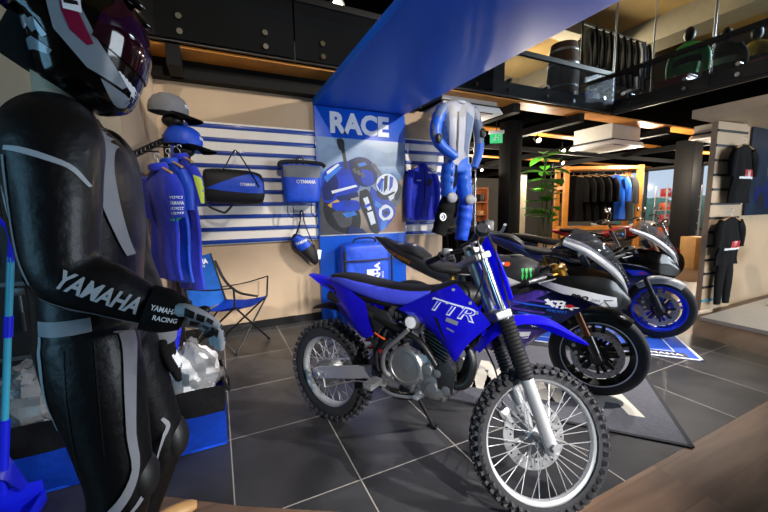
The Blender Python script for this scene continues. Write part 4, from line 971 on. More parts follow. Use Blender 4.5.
sport_bike('black and white sport motorcycle with bright blue wheels, on the blue mat', (r0.x, r0.y, 0.008), HD, R1, wb=1.405, decals=road_decals)

# ---- floor mats
def rectmat(name, label, A, u, v, lu, lv, th, mat, edge, group=None):
    root = thing(name, label, 'mat', (A[0], A[1], 0.0028), math.atan2(u[1], u[0]))
    return root
um = V((-0.66, 0.75, 0)).normalized(); vm = V((0.75, 0.66, 0)).normalized()
A = V((2.226, 0.865, 0))
mat1 = thing('floor_mat', 'grey carpet mat with cream block letters under the black and white race bike', 'mat', (A.x, A.y, 0.0025), math.atan2(-um.y, -um.x))
# local: x = towards the corner (heading), y = to the left of it
mb = MB(); mb.box((-1.3, 0.62, 0.004), (2.6, 1.24, 0.008), None, 0.002); mb.build('carpet', M['mat'], mat1)
mb = MB()
for a, b in (((0, 0), (-2.6, 0)), ((0, 1.24), (-2.6, 1.24)), ((0, 0), (0, 1.24)), ((-2.6, 0), (-2.6, 1.24))):
    mb.bar((a[0], a[1], 0.0045), (b[0], b[1], 0.0045), 0.022, 0.0095)
mb.build('edging', M['matedge'], mat1)
lettering('YAMAHA', (-0.93, 0.47, 0.0085), X, Y, 1.55, M['cream'], mat1, 0.5, 0.065, 0, 0.0004, name='lettering')
Bc = V((3.6, 1.37, 0))
mat2 = thing('floor_mat', 'blue printed mat with white border under the blue wheeled motorcycle', 'mat', (Bc.x, Bc.y, 0.0025), math.atan2(-um.y, -um.x))
mb = MB(); mb.box((-1.1, 0.5, 0.002), (2.2, 1.0, 0.004), None, 0.001); mb.build('base_sheet', M['matblue'], mat2)
mb = MB()
for a, b in (((0, 0.012), (-2.2, 0.012)), ((0, 0.988), (-2.2, 0.988)), ((-0.012, 0), (-0.012, 1.0)), ((-0.16, 0.16), (-2.0, 0.16)), ((-0.16, 0.84), (-2, 0.84)), ((-0.16, 0.16), (-0.16, 0.84))):
    w_ = 0.024 if abs(a[0]) < 0.1 else 0.008
    mb.bar((a[0], a[1], 0.0045), (b[0], b[1], 0.0045), w_, 0.001)
mb.build('border', M['letterw'], mat2)
mb = MB(); mb.box((-0.62, 0.085, 0.0045), (1.05, 0.10, 0.001)); bd = mb.build('dark_band', M['black'], mat2)
lettering('YAMAHA', (-0.30, 0.085, 0.0056), X, Y, 0.36, M['letterw'], mat2, 0.05, 0.03, 0, 0.0003)

# ================================================================== pixel helper: where a line of sight meets the vertical plane y = const (used for outlines on real planes)
def oy(px, py, y):
    d = fw * 350 + r2 * (px - 384) - u2 * (py - 256); t = y / d.y
    return V((d.x * t, y, 1.29 + d.z * t))
def xz(pts, y): return [(p.x, p.z) for p in (oy(a, b, y) for a, b in pts)]
def TW(loc): return Matrix.Translation(-V(loc))

# ================================================================== rider mannequin
def glove(root, T, wrist, knuck, side, tipdir, mats, name='glove', spread=0.02, palmn=None):
    """hand in a glove: palm, four fingers of different length, thumb from the side of the palm, cuff"""
    wrist, knuck = V(wrist), V(knuck); f = (knuck - wrist).normalized(); s = V(side).normalized(); s = (s - f * s.dot(f)).normalized(); n = f.cross(s)
    td = V(tipdir).normalized()
    mb = MB(T); L = (knuck - wrist).length
    mb.loft([(wrist - f * 0.02, s * 0.034, n * 0.027), (wrist + f * L * 0.3, s * 0.042, n * 0.026), (wrist + f * L * 0.8, s * 0.047, n * 0.024), (knuck + f * 0.01, s * 0.045, n * 0.019)], 16, 2.6, 10)
    for i, (k, ln) in enumerate(((-1.5, 0.066), (-0.5, 0.078), (0.5, 0.084), (1.5, 0.074))):
        a = knuck + s * (k * 0.022); m = a + (f * 0.6 + td * 0.5).normalized() * ln * 0.5; e = m + td * ln * 0.42; e2 = e + (td * 0.9 - f * 0.35).normalized() * ln * 0.3
        mb.limb([a - f * 0.015, m, e, e2], [(0.0115, 0.012), (0.0115, 0.0115), (0.0105, 0.0105), (0.007, 0.007)], 10, 12, s)
    t0 = wrist + f * L * 0.35 + s * 0.035
    mb.limb([t0 - s * 0.012, t0 + s * 0.028 + f * 0.022, t0 + s * 0.036 + f * 0.055 + td * 0.01, t0 + s * 0.028 + f * 0.078 + td * 0.025], [(0.016, 0.016), (0.0145, 0.0145), (0.012, 0.012), (0.008, 0.008)], 10, 12, n)
    g = mb.build(name, mats[0], root)
    mb = MB(T); mb.loft([(wrist - f * 0.022, s * 0.056, n * 0.050), (wrist + f * 0.018, s * 0.060, n * 0.048), (wrist + f * 0.055, s * 0.050, n * 0.034)], 18, 2.3, 10); mb.build('cuff', mats[1], g)
    return g, f, s, n

LOC = (-0.30, 1.14, 0.0)
man = thing('mannequin', 'shop mannequin in black leather racing suit with grey stripes and gloves', 'mannequin', LOC)
T = TW(LOC)
mb = MB(T)
ty = 1.15
def tor(z, x0, x1, hy, e=2.4): return (V(((x0 + x1) / 2, ty, z)), V((0, hy, 0)), V(((x1 - x0) / 2, 0, 0)), e)
mb.loft([tor(0.90, -0.385, -0.235, 0.13), tor(0.96, -0.41, -0.20, 0.165), tor(1.03, -0.415, -0.20, 0.165), tor(1.13, -0.415, -0.195, 0.155), tor(1.25, -0.43, -0.18, 0.175), tor(1.36, -0.43, -0.178, 0.195), tor(1.43, -0.42, -0.19, 0.20), tor(1.485, -0.40, -0.215, 0.17), tor(1.525, -0.375, -0.25, 0.11), tor(1.565, -0.36, -0.262, 0.075)], 30, 2.4, 30)
mb.loft([(V((-0.42, ty, 1.28)), V((0, 0.06, 0)), V((0.03, 0, 0))), (V((-0.430, ty, 1.37)), V((0, 0.075, 0)), V((0.04, 0, 0))), (V((-0.40, ty, 1.47)), V((0, 0.06, 0)), V((0.035, 0, 0)))], 16, 2.2, 10)
mb.limb([(-0.30, 1.03, 1.49), (-0.292, 0.958, 1.44), (-0.285, 0.925, 1.33), (-0.283, 0.912, 1.18), (-0.215, 0.905, 1.138), (-0.140, 0.905, 1.088)], [(0.075, 0.075), (0.082, 0.088), (0.07, 0.074), (0.064, 0.062), (0.058, 0.056), (0.043, 0.041)], 22, 34, Y)
mb.limb([(-0.30, 1.27, 1.49), (-0.292, 1.342, 1.44), (-0.28, 1.38, 1.31), (-0.265, 1.39, 1.15), (-0.225, 1.35, 1.04), (-0.195, 1.31, 0.945)], [(0.075, 0.075), (0.082, 0.088), (0.07, 0.074), (0.064, 0.062), (0.055, 0.054), (0.043, 0.041)], 22, 34, Y)
mb.limb([(-0.305, 1.065, 1.0), (-0.29, 1.045, 0.88), (-0.275, 1.035, 0.74), (-0.268, 1.03, 0.60), (-0.295, 1.03, 0.48), (-0.325, 1.03, 0.32), (-0.325, 1.03, 0.12)], [(0.092, 0.105), (0.09, 0.098), (0.08, 0.082), (0.07, 0.07), (0.064, 0.066), (0.062, 0.066), (0.05, 0.055)], 22, 40, Y)
mb.limb([(-0.305, 1.235, 1.0), (-0.275, 1.25, 0.86), (-0.24, 1.262, 0.70), (-0.222, 1.268, 0.56), (-0.26, 1.27, 0.44), (-0.31, 1.27, 0.30), (-0.325, 1.27, 0.12)], [(0.092, 0.105), (0.09, 0.098), (0.08, 0.082), (0.072, 0.074), (0.066, 0.068), (0.062, 0.066), (0.05, 0.055)], 22, 40, Y)
r = remesh(mb, 0.0085, 5); r.M = T
mt_ = MB(); mt_.loft([tor(0.96, -0.41, -0.20, 0.165), tor(1.03, -0.415, -0.20, 0.165), tor(1.13, -0.415, -0.195, 0.155), tor(1.25, -0.43, -0.18, 0.175), tor(1.36, -0.43, -0.178, 0.195), tor(1.43, -0.42, -0.19, 0.20), tor(1.485, -0.40, -0.215, 0.17), tor(1.525, -0.375, -0.25, 0.11)], 40, 2.4, 40); torso_bvh = mt_.bvh()
ml_ = MB(); ml_.limb([(-0.305, 1.065, 1.0), (-0.29, 1.045, 0.88), (-0.275, 1.035, 0.74), (-0.268, 1.03, 0.60), (-0.295, 1.03, 0.48), (-0.325, 1.03, 0.32)], [(0.092, 0.105), (0.09, 0.098), (0.08, 0.082), (0.07, 0.07), (0.064, 0.066), (0.062, 0.066)], 30, 40, Y); leg_bvh = ml_.bvh()
suit_bvh = r.bvh()
suit = r.build('racing_suit', M['leather'], man, ang=60)
# neck and feet
mb = MB(T); mb.loft([(V((-0.315, ty, 1.53)), V((0, 0.062, 0)), V((0.062, 0, 0))), (V((-0.318, ty, 1.60)), V((0, 0.056, 0)), V((0.054, 0, 0))), (V((-0.31, ty, 1.70)), V((0, 0.058, 0)), V((0.06, 0, 0)))], 22, 2.0, 10); mb.build('neck', M['skin'], man)
for y, dx in ((1.03, 0), (1.27, 0)):
    mb = MB(T); mb.loft([(V((-0.40, y, 0.05)), V((0, 0.035, 0)), V((0, 0, 0.045))), (V((-0.33, y, 0.075)), V((0, 0.046, 0)), V((0, 0, 0.072))), (V((-0.22, y, 0.055)), V((0, 0.05, 0)), V((0, 0, 0.05))), (V((-0.12, y, 0.035)), V((0, 0.035, 0)), V((0, 0, 0.03)))], 18, 2.6, 14); mb.limb([(-0.335, y, 0.08), (-0.325, y, 0.2), (-0.32, y, 0.30)], [(0.052, 0.056), (0.06, 0.064), (0.066, 0.07)], 18, 10, Y); mb.build('boot', M['leather'], man)
o0 = (0, 0, 0)
def band(px, w, mat, y=0.93, n=22, off=0.0035, name='stripe', sy=0.0, bv=None):
    return ribbon(xz(px, y), w, X, Z, mat, suit, bv or suit_bvh, (0, sy, 0), n, off=off, L=0.014, name=name, M=T)
# stripes on the sleeve, chest, side, waist and thigh
band([(18, 152), (36, 155), (60, 162), (82, 171), (97, 188)], [0.008, 0.011, 0.011, 0.009, 0.005], M['reflect'])
band([(94, 104), (102, 130), (106, 160), (114, 200), (123, 235), (129, 256)], [0.02, 0.035, 0.036, 0.028, 0.018, 0.012], M['greyleather'], 1.03, sy=0.5, bv=torso_bvh, off=0.009)
band([(6, 160), (10, 200), (20, 240), (29, 275)], [0.014, 0.02, 0.02, 0.016], M['reflect'], 1.0)
band([(22, 160), (27, 205), (36, 250), (48, 278)], 0.005, M['greyleather'], 0.95)
band([(36, 330), (60, 328), (93, 323)], [0.034, 0.034, 0.032], M['greyleather'], 1.0)
band([(37, 272), (44, 290), (56, 296)], [0.014, 0.014, 0.01], M['reflect'], 0.96)
band([(50, 293), (85, 303), (120, 312), (148, 318)], 0.003, M['greyleather'], 0.93)
band([(124, 322), (131, 345), (134, 385), (136, 425), (140, 455), (132, 478), (116, 498), (104, 520)], [0.022, 0.022, 0.02, 0.016, 0.014, 0.022, 0.026, 0.03], M['greyleather'], 1.02, bv=leg_bvh, off=0.008)
band([(42, 335), (45, 360), (50, 400), (62, 425)], [0.006, 0.008, 0.008, 0.004], M['reflect'], 1.02)
band([(165, 408), (170, 418), (158, 436), (148, 446)], [0.008, 0.012, 0.012, 0.008], M['greyleather'], 1.26, sy=0.0)
for a, b, c2 in (((100, 335), (106, 380), (112, 440)), ((70, 345), (76, 400), (84, 460))): band([a, b, c2], 0.0022, M['blackplastic'], 1.02, off=0.003, name='seam')
# lettering along the forearm
A0, B0 = oy(72, 270, 0.93), oy(150, 300, 0.93); u = (B0 - A0); wdt = u.length; u.normalize(); v = V((-u.z, 0, u.x))
lettering('YAMAHA', A0.lerp(B0, 0.49) - V((0, 0.2, 0)) + v * -0.002, u, v, wdt * 0.93, M['reflect'], suit, 0.036, 0.03, 0.12, bvh=suit_bvh, off=0.003, M=T, L=0.012)
# shoulder and knee cups
mb = MB(T); mb.sph((-0.175, 1.268, 0.57), (0.045, 0.06, 0.07), None, 20, 12); mb.build('knee_cup', M['blackplastic'], suit)
mb = MB(T); mb.sph((-0.225, 1.03, 0.62), (0.045, 0.055, 0.065), None, 20, 12); mb.build('knee_cup', M['blackplastic'], suit)
# gloves
g1, f1, s1, n1 = glove(man, T, (-0.132, 0.905, 1.083), (-0.055, 0.908, 1.050), (0, -0.9, 0.45), (0.35, 0.05, -0.95), (M['gloveg'], M['blackcloth']))
for k, (kk, ln) in enumerate(((-1.5, 0.066), (-0.5, 0.078), (0.5, 0.084), (1.5, 0.074))):
    a = V((-0.055, 0.908, 1.050)) + s1 * (kk * 0.022); td_ = V((0.35, 0.05, -0.95)).normalized(); m = a + (f1 * 0.6 + td_ * 0.5).normalized() * ln * 0.5; e_ = m + td_ * ln * 0.42
    ou = (f1 - td_ * f1.dot(td_)).normalized()
    for q, rr in ((a.lerp(m, 0.45) + ou * 0.006, 0.011), (m.lerp(e_, 0.4) + ou * 0.007, 0.010), (e_ + ou * 0.006, 0.008)):
        mb = MB(T); mb.sph(q, (rr, rr * 0.85, rr * 1.1), None, 10, 8); mb.build('finger_pad', M['black'], g1)
mb = MB(T); mb.loft([(V((-0.085, 0.905, 1.072)) + s1 * 0.0, s1 * 0.036, f1 * 0.020 ), (V((-0.085, 0.905, 1.072)) + V((0.008, 0, 0.022)), s1 * 0.030, f1 * 0.014)], 14, 2.6, 4); mb.build('back_plate', M['black'], g1)
gm = MB(); gm.loft([(V((-0.132, 0.905, 1.083)) - f1 * 0.022, s1 * 0.056, n1 * 0.050), (V((-0.132, 0.905, 1.083)) + f1 * 0.018, s1 * 0.060, n1 * 0.048), (V((-0.132, 0.905, 1.083)) + f1 * 0.055, s1 * 0.050, n1 * 0.034)], 18, 2.3, 10); gb = gm.bvh()
A0 = oy(186, 303, 0.86)
for tx, dy, w in (('YAMAHA', 0.010, 0.05), ('RACING', -0.006, 0.045)):
    lettering(tx, V((-0.112, 0.6, 1.080 + dy * 1.3)), V((0.92, 0, -0.38)), V((0.38, 0, 0.92)), w, M['letterw'], g1, 0.011, 0.02, bvh=gb, off=0.003, M=T, L=0.01)
mb = MB(T)
for k in range(4): mb.sph(V((-0.052, 0.908, 1.052)) + s1 * ((k - 1.5) * 0.022) + n1 * -0.014 * 0 + V((0.006, 0, 0.010)), (0.014, 0.011, 0.011), None, 12, 8)
mb.build('knuckle_guard', M['black'], g1)
mb = MB(T)
for k in range(4): mb.sph(V((-0.03, 0.905, 1.015)) + s1 * ((k - 1.5) * 0.022), (0.012, 0.009, 0.013), None, 10, 8)
mb.build('finger_guard', M['black'], g1)
bm_ = bmesh.new(); bm_.from_mesh(g1.data); bmesh.ops.translate(bm_, vec=V(LOC), verts=bm_.verts); g1b = BVHTree.FromBMesh(bm_); bm_.free()
for px_ in ([(186, 304), (196, 308), (193, 318), (185, 314)], [(198, 309), (206, 312), (203, 321), (196, 318)], [(208, 313), (214, 317), (211, 325), (205, 321)], [(213, 327), (219, 330), (217, 338), (212, 335)], [(190, 320), (199, 323), (197, 330), (189, 327)], [(203, 325), (209, 328), (207, 335), (202, 333)]):
    patch(xz(px_, 0.87), (0, 0.3, 0), X, Z, M['black'], g1, g1b, 0.002, 0.01, 'glove_print', M=T)
g2, f2, s2, n2 = glove(man, T, (-0.190, 1.305, 0.935), (-0.170, 1.30, 0.845), (0, -1, 0.1), (0.25, 0, -1), (M['blackcloth'], M['greycloth']))
mb = MB(T)
for k in range(4): mb.limb([V((-0.158, 1.30, 0.845)) + s2 * ((k - 1.5) * 0.022), V((-0.142, 1.30, 0.80)) + s2 * ((k - 1.5) * 0.022)], [(0.008, 0.005), (0.006, 0.004)], 8, 4)
mb.build('finger_guard', M['letterw'], g2)

# ================================================================== helmet on the mannequin
HL = V((-0.276, 1.15, 1.746)); hel = thing('motorcycle_helmet', 'black, grey and crimson full-face helmet on the mannequin in racing leathers', 'helmet', tuple(HL))
hr = Matrix.Rotation(radians(34), 4, 'Y')
SL = [(-0.150, 0.080, 0.080, 0.050), (-0.135, 0.105, 0.098, 0.045), (-0.10, 0.145, 0.115, 0.032), (-0.05, 0.163, 0.128, 0.010), (0.0, 0.162, 0.132, 0.0), (0.05, 0.150, 0.127, -0.005), (0.095, 0.122, 0.108, -0.010), (0.128, 0.080, 0.075, -0.014), (0.145, 0.035, 0.034, -0.016), (0.148, 0.005, 0.005, -0.016)]
def hst(k=1.0): return [(V((cx, 0, z * k)), V((a * k, 0, 0)), V((0, b * k, 0)), 2.25) for z, a, b, cx in SL]
mb = MB(hr); mb.loft(hst(), 40, 2.25, 36, cap=False)
def open_back(m):
    # cut the neck opening a little higher at the back
    for vv in m.bm.verts:
        if vv.co.z < -0.05 and vv.co.x < 0.03: vv.co.z += min(0.11, (0.03 - vv.co.x) * 0.75) * min(1, (-0.05 - vv.co.z) / 0.05)
open_back(mb); bmesh.ops.solidify(mb.bm, geom=list(mb.bm.faces), thickness=0.012)
shell = mb.build('shell', M['blackgloss'], hel, ang=60)
m2 = MB(); m2.loft(hst(), 40, 2.25, 36, cap=False); open_back(m2); bmesh.ops.transform(m2.bm, matrix=hr, verts=m2.bm.verts); bmesh.ops.recalc_face_normals(m2.bm, faces=m2.bm.faces); hb_ = m2.bvh()
mb = MB(hr); mb.loft([(V((0.0, 0, -0.145)), V((0.09, 0, 0)), V((0, 0.085, 0))), (V((0.0, 0, -0.06)), V((0.10, 0, 0)), V((0, 0.09, 0)))], 24, 2.2, 6); mb.build('lining', M['blackcloth'], hel)
# visor: a wrapped band in front
rows = []
for z in (-0.015, 0.012, 0.045, 0.075, 0.096):
    zi = [s for s in SL]; 
    for (za, aa, ba, ca), (zb, ab_, bb_, cb_) in zip(SL, SL[1:]):
        if za <= z <= zb:
            t = (z - za) / (zb - za); a, b, cx = aa + (ab_ - aa) * t, ba + (bb_ - ba) * t, ca + (cb_ - ca) * t
    row = []
    lim = 66 if z < 0.07 else 60
    for k in range(15):
        th = radians(-lim + 2 * lim * k / 14); cs, sn = cos(th), sin(th)
        row.append(V((cx + (a + 0.005) * abs(cs) ** (2 / 2.25) * (1 if cs > 0 else -1), (b + 0.005) * math.copysign(abs(sn) ** (2 / 2.25), sn), z)))
    rows.append(row)
mb = MB(hr); mb.sheet(rows, 40, 12, 0.003); mb.build('visor', M['visor'], hel, ang=60)
def hp(px, mat, off=0.003, name='graphic'):
    pl = [(p.x - HL.x, p.z - HL.z) for p in (oy(a, b, 1.03) for a, b in px)]
    return patch(pl, (0, -0.3, 0), X, Z, mat, shell, hb_, off, 0.012, name)
hp([(48, 0), (78, 0), (98, 40), (122, 78), (117, 82), (86, 66), (55, 30)], M['helmgrey'])
hp([(98, 75), (122, 88), (136, 112), (130, 114), (106, 96)], M['helmgrey'])
hp([(62, 0), (74, 0), (82, 18), (94, 44), (88, 46), (72, 32), (64, 14)], M['darkred'], 0.0045)
hp([(8, 32), (28, 33), (52, 50), (48, 54), (30, 46), (8, 40)], M['helmgrey'])
for k in range(3): hp([(2 + k * 12, 2 + k * 7), (10 + k * 12, 4 + k * 7), (24 + k * 12, 22 + k * 7), (18 + k * 12, 23 + k * 7)], M['helmgrey'])
hp([(63, -4), (82, -2), (84, 16), (66, 12)], M['letterw'], 0.006, 'sticker')
hp([(66, 2), (80, 5), (81, 9), (67, 7)], M['black'], 0.0072, 'sticker_print')
hp([(129, 78), (138, 84), (138, 104), (131, 108), (127, 92)], M['letterw'])
for k in range(5): hp([(115 + k * 2.6, 66 + k * 2.5), (117 + k * 2.6, 66 + k * 2.5), (128 + k * 1.2, 88 + k * 2.5), (126.5 + k * 1.2, 88 + k * 2.5)], M['letterw'], 0.004, 'vent_slot')
mb = MB(hr); mb.sph((-0.10, 0, 0.115), (0.075, 0.05, 0.02), Matrix.Rotation(-0.5, 3, 'Y')); mb.sph((0.05, 0.05, 0.128), (0.05, 0.018, 0.014)); mb.sph((0.05, -0.05, 0.128), (0.05, 0.018, 0.014)); mb.build('vent_cover', M['blackgloss'], hel)
for sy_ in (-1, 1):
    mb = MB(hr); mb.cyl((-0.005, sy_ * 0.128, 0.025), (-0.005, sy_ * 0.142, 0.025), 0.022, None, 18); mb.build('visor_hinge', M['blackplastic'], hel)

# ================================================================== display wall
def slatpanel(x0, x1, label):
    t = thing('slatwall_panel', label, 'wall panel', ((x0 + x1) / 2, 4.09, 0.96)); T = TW(t.location)
    mb = MB(T); mb.box(((x0 + x1) / 2, 4.082, 1.60), (x1 - x0, 0.016, 1.25)); mb.build('board', M['slat'], t)
    for i in range(10):
        z = 1.005 + i * 0.131
        mb = MB(T); mb.box(((x0 + x1) / 2, 4.068, z), (x1 - x0, 0.014, 0.042), None, 0.003); mb.build('rail', M['rail'], t)
    return t
t = slatpanel(-0.33, 1.08, 'wide pale slatwall panel with blue rails behind the hanging bags')
mb = MB(TW(t.location)); mb.box((-0.335, 4.066, 1.60), (0.03, 0.03, 1.25)); mb.build('edge_trim', M['rail'], t)
slatpanel(2.245, 2.86, 'narrow pale slatwall panel with blue rails behind the blue zip jacket')

dp = thing('display_board', 'tall blue display board headed RACE with a motorcycle racing picture', 'display board', (1.66, 4.07, 0)); T = TW(dp.location)
mb = MB(T); mb.box((1.66, 4.06, 1.248), (1.16, 0.05, 2.488), None, 0.003); mb.build('board', M['blueboard'], dp)
a, b = oy(330, 123, 4.03), oy(389, 127, 4.03)
lettering('RACE', ((a.x + b.x) / 2, 4.034, 2.325), X, Z, b.x - a.x, M['letterw'], dp, 0.245, 0.045, 0, 0.003, M=T, name='heading_lettering')
px0, px1, pz0, pz1 = 1.095, 2.225, 1.03, 2.155
mb = MB(T); mb.box(((px0 + px1) / 2, 4.031, (pz0 + pz1) / 2), (px1 - px0, 0.006, pz1 - pz0)); 
pmz = bpy.data.materials.new('poster_backdrop'); pmz.use_nodes = True
nt = pmz.node_tree; bs_ = nt.nodes['Principled BSDF']; tc = nt.nodes.new('ShaderNodeTexCoord'); sx = nt.nodes.new('ShaderNodeSeparateXYZ'); nz = nt.nodes.new('ShaderNodeTexNoise'); rp = nt.nodes.new('ShaderNodeValToRGB'); ma = nt.nodes.new('ShaderNodeMath'); mm = nt.nodes.new('ShaderNodeMath')
nt.links.new(tc.outputs['Generated'], sx.inputs[0]); nz.inputs['Scale'].default_value = 5; nt.links.new(tc.outputs['Generated'], nz.inputs['Vector'])
mm.operation = 'MULTIPLY'; mm.inputs[1].default_value = 0.35; nt.links.new(nz.outputs['Fac'], mm.inputs[0]); ma.operation = 'ADD'; nt.links.new(sx.outputs[2], ma.inputs[0]); nt.links.new(mm.outputs[0], ma.inputs[1]); nt.links.new(ma.outputs[0], rp.inputs[0])
e = rp.color_ramp.elements; e[0].position = 0.15; e[0].color = lin('#5a534c'); e[1].position = 1.1; e[1].color = lin('#8aa3bd')
for p_, c_ in ((0.45, '#a2907f'), (0.62, '#8f98a4'), (0.8, '#3f6ea6'), (0.92, '#97aec6')):
    q = e.new(p_); q.color = lin(c_)
nt.links.new(rp.outputs[0], bs_.inputs['Base Color']); bs_.inputs['Roughness'].default_value = 0.3
pic = mb.build('picture', pmz, dp)
_lay = [0]
def pp(px, mat, name='picture_shape', sm=False):
    """shape printed on the picture; outline read in picture units"""
    _lay[0] += 1
    pl = [((a - 314.5) / 88.5 * (px1 - px0) + px0, (237 - b) / 103.0 * (pz1 - pz0) + pz0) for a, b in px]
    if sm: 
        P = cr([(a, b, 0) for a, b in pl] + [(pl[0][0], pl[0][1], 0)], 40)[:-1]; pl = [(p.x, p.y) for p in P]
    return patch(pl, (0, 4.0275 - 0.0002 * _lay[0], 0), X, Z, mat, pic, None, name=name, M=T)
dk = pm('print_black', '#0f1218', 0.35, var=0.4, scale=14); bl1 = pm('print_blue', '#0b35b0', 0.3, var=0.3, scale=9); bl3 = pm('print_navy', '#0a1c58', 0.3, var=0.35, scale=9); bl2 = pm('print_sky', '#2f74cc', 0.3, var=0.25, scale=10); gy = pm('print_grey', '#565b63', 0.35, var=0.35, scale=16); wh = pm('print_white', '#cfd6e0', 0.35, var=0.15, scale=12); sand = pm('print_sand', '#8f735f', 0.4, var=0.2, scale=5); asph = pm('print_asphalt', '#3b3c42', 0.4, var=0.3, scale=6); haze = pm('print_haze', '#7f97b4', 0.4, var=0.2, scale=4); yl = pm('print_yellow', '#b89236', 0.4)
pp([(314.5, 150), (326, 141), (345, 146), (362, 139), (382, 147), (403, 143), (403, 160), (314.5, 168)], haze)
pp([(403, 168), (403, 237), (368, 237), (380, 214), (392, 190)], sand); pp([(314.5, 186), (330, 196), (352, 237), (314.5, 237)], asph)
# wheel and belly, lower left
pp([(319, 196), (330, 192), (346, 200), (354, 216), (352, 233), (338, 236), (324, 228), (318, 212)], dk, sm=True)
pp([(326, 214), (336, 208), (345, 216), (344, 227), (334, 229)], asph, sm=True)
# fairing
pp([(316, 186), (319, 172), (328, 163), (340, 158), (352, 160), (356, 174), (352, 190), (340, 200), (324, 203), (317, 198)], bl1, sm=True)
pp([(317, 188), (322, 176), (330, 172), (333, 184), (327, 198), (319, 199)], bl3, sm=True)
pp([(319, 176), (334, 163), (337, 165), (322, 181)], bl2); pp([(322, 170), (333, 161), (335, 162), (323, 173)], wh)
pp([(326, 190), (350, 183), (352, 185), (327, 193)], wh); pp([(330, 196), (352, 191), (353, 196), (334, 201)], bl3)
pp([(322, 205), (331, 199), (334, 201), (325, 208)], yl)
pp([(326, 203), (350, 200), (354, 210), (340, 212), (328, 210)], bl1, sm=True)
pp([(336, 214), (348, 212), (351, 216), (340, 219)], bl2)
# mirror
pp([(336.5, 144), (340, 144), (343, 166), (340, 167)], dk); pp([(333, 135.5), (337, 134.5), (340, 138), (339.5, 146), (336, 147), (333.5, 142)], dk, sm=True)
# screen, cockpit, hands
pp([(344, 157), (354, 153), (364, 155), (371, 164), (372, 178), (362, 185), (352, 182), (346, 170)], bl3, sm=True)
pp([(348, 160), (358, 157), (366, 164), (366, 174), (356, 176), (350, 170)], dk, sm=True)
pp([(356, 166), (366, 168), (369, 180), (362, 184), (356, 178)], bl1, sm=True); pp([(352, 160), (360, 158), (362, 161), (354, 164)], bl2)
for k in range(3): pp([(347 + k * 4, 166 + k * 2), (350 + k * 4, 165 + k * 2), (352 + k * 4, 170 + k * 2), (349 + k * 4, 171 + k * 2)], gy)
pp([(366, 160), (370, 159), (379, 172), (376, 175)], gy)
# back, shoulders, arm
pp([(384, 170), (394, 175), (401, 186), (400, 198), (392, 208), (384, 204), (380, 190)], gy, sm=True); pp([(390, 178), (399, 184), (397, 196), (392, 200)], dk, sm=True)
pp([(366, 184), (376, 194), (388, 203), (392, 214), (384, 228), (374, 236), (364, 228), (362, 206)], bl1, sm=True)
pp([(354, 190), (362, 188), (367, 200), (371, 218), (374, 236), (366, 236), (360, 220), (354, 204)], dk, sm=True)
pp([(357, 198), (362, 196), (366, 210), (362, 212)], wh); pp([(361, 214), (367, 212), (370, 226), (365, 228)], wh); pp([(358, 206), (364, 203), (365, 206), (359, 209)], bl1)
pp([(374, 208), (382, 205), (389, 211), (388, 220), (380, 224), (374, 218)], wh, sm=True); pp([(377, 211), (384, 209), (386, 215), (381, 220), (377, 217)], bl1, sm=True); pp([(379, 213), (383, 212), (384, 215), (380, 217)], dk)
pp([(376, 224), (384, 222), (380, 233), (375, 236)], bl2); pp([(370, 200), (378, 206), (375, 210), (369, 206)], bl2)
# helmet
pp([(371, 184), (373, 176), (380, 170.5), (388, 171), (394, 178), (394, 189), (387, 196), (377, 195)], wh, sm=True)
pp([(372, 183), (377, 175), (380, 176), (375, 190)], bl1); pp([(380, 173), (384, 171.5), (383, 186), (379, 192)], dk); pp([(386, 172.5), (390, 174), (389, 184), (385, 190)], bl1); pp([(377, 180), (379, 178), (378, 190), (376, 191)], bl2)
pp([(372, 188), (380, 194), (391, 190), (388, 198), (378, 199), (372, 194)], dk, sm=True); pp([(384, 196), (392, 191), (390, 198), (386, 201)], wh)
pp([(342, 228), (356, 232), (360, 237), (340, 237)], bl3)
mb = MB(T); mb.box((1.66, 4.031, 1.022), (1.14, 0.008, 0.012)); mb.build('picture_rail', M['silver'], dp)

# ================================================================== bags on the wall
def P3(px, py, y): return oy(px, py, y)
t = thing('duffel_bag', 'black and blue duffel bag hung on the slatwall', 'bag', (0.19, 3.94, 1.38)); T = TW(t.location)
mb = MB(T); st = []
for x, hz, hy in ((-0.09, 0.10, 0.07), (-0.07, 0.155, 0.10), (0.02, 0.172, 0.118), (0.19, 0.176, 0.122), (0.36, 0.172, 0.118), (0.45, 0.145, 0.10), (0.475, 0.09, 0.07)):
    st.append((V((x, 3.935, 1.565 - 0.05 * (x - 0.19))), V((0, hy, 0)), V((0, 0, hz)), 3.0))
mb.loft(st, 28, 3.0, 30); m2 = MB(); m2.loft(st, 28, 3.0, 30); bv = m2.bvh(); bd = mb.build('body', M['nylonblack'], t)
patch([(-0.07, 1.545), (0.02, 1.585), (0.20, 1.655), (0.36, 1.70), (0.42, 1.665), (0.465, 1.60), (0.463, 1.50), (0.30, 1.50), (0.10, 1.52)], (0, 3.5, 0), X, Z, M['nylonblue'], bd, bv, 0.004, name='blue_panel', M=T)
lettering('YAMAHA', (0.325, 3.5, 1.585), X, V((0.05, 0, 1)), 0.115, M['letterw'], bd, 0.032, 0.03, bvh=bv, off=0.006, M=T)
mb = MB(T); mb.torus((0.252, 3.81, 1.587), Y, 0.012, 0.0025, 16, 5); mb.build('emblem', M['letterw'], bd)
mb = MB(T); mb.tube([V((0.08, 3.83, 1.70)), V((0.13, 3.82, 1.78)), V((0.20, 3.90, 1.91)), V((0.24, 3.90, 1.91)), V((0.33, 3.82, 1.74)), V((0.42, 3.815, 1.56))], 0.013, 8, res=26, flat=0.4); mb.build('carry_strap', M['nylonblack'], t)
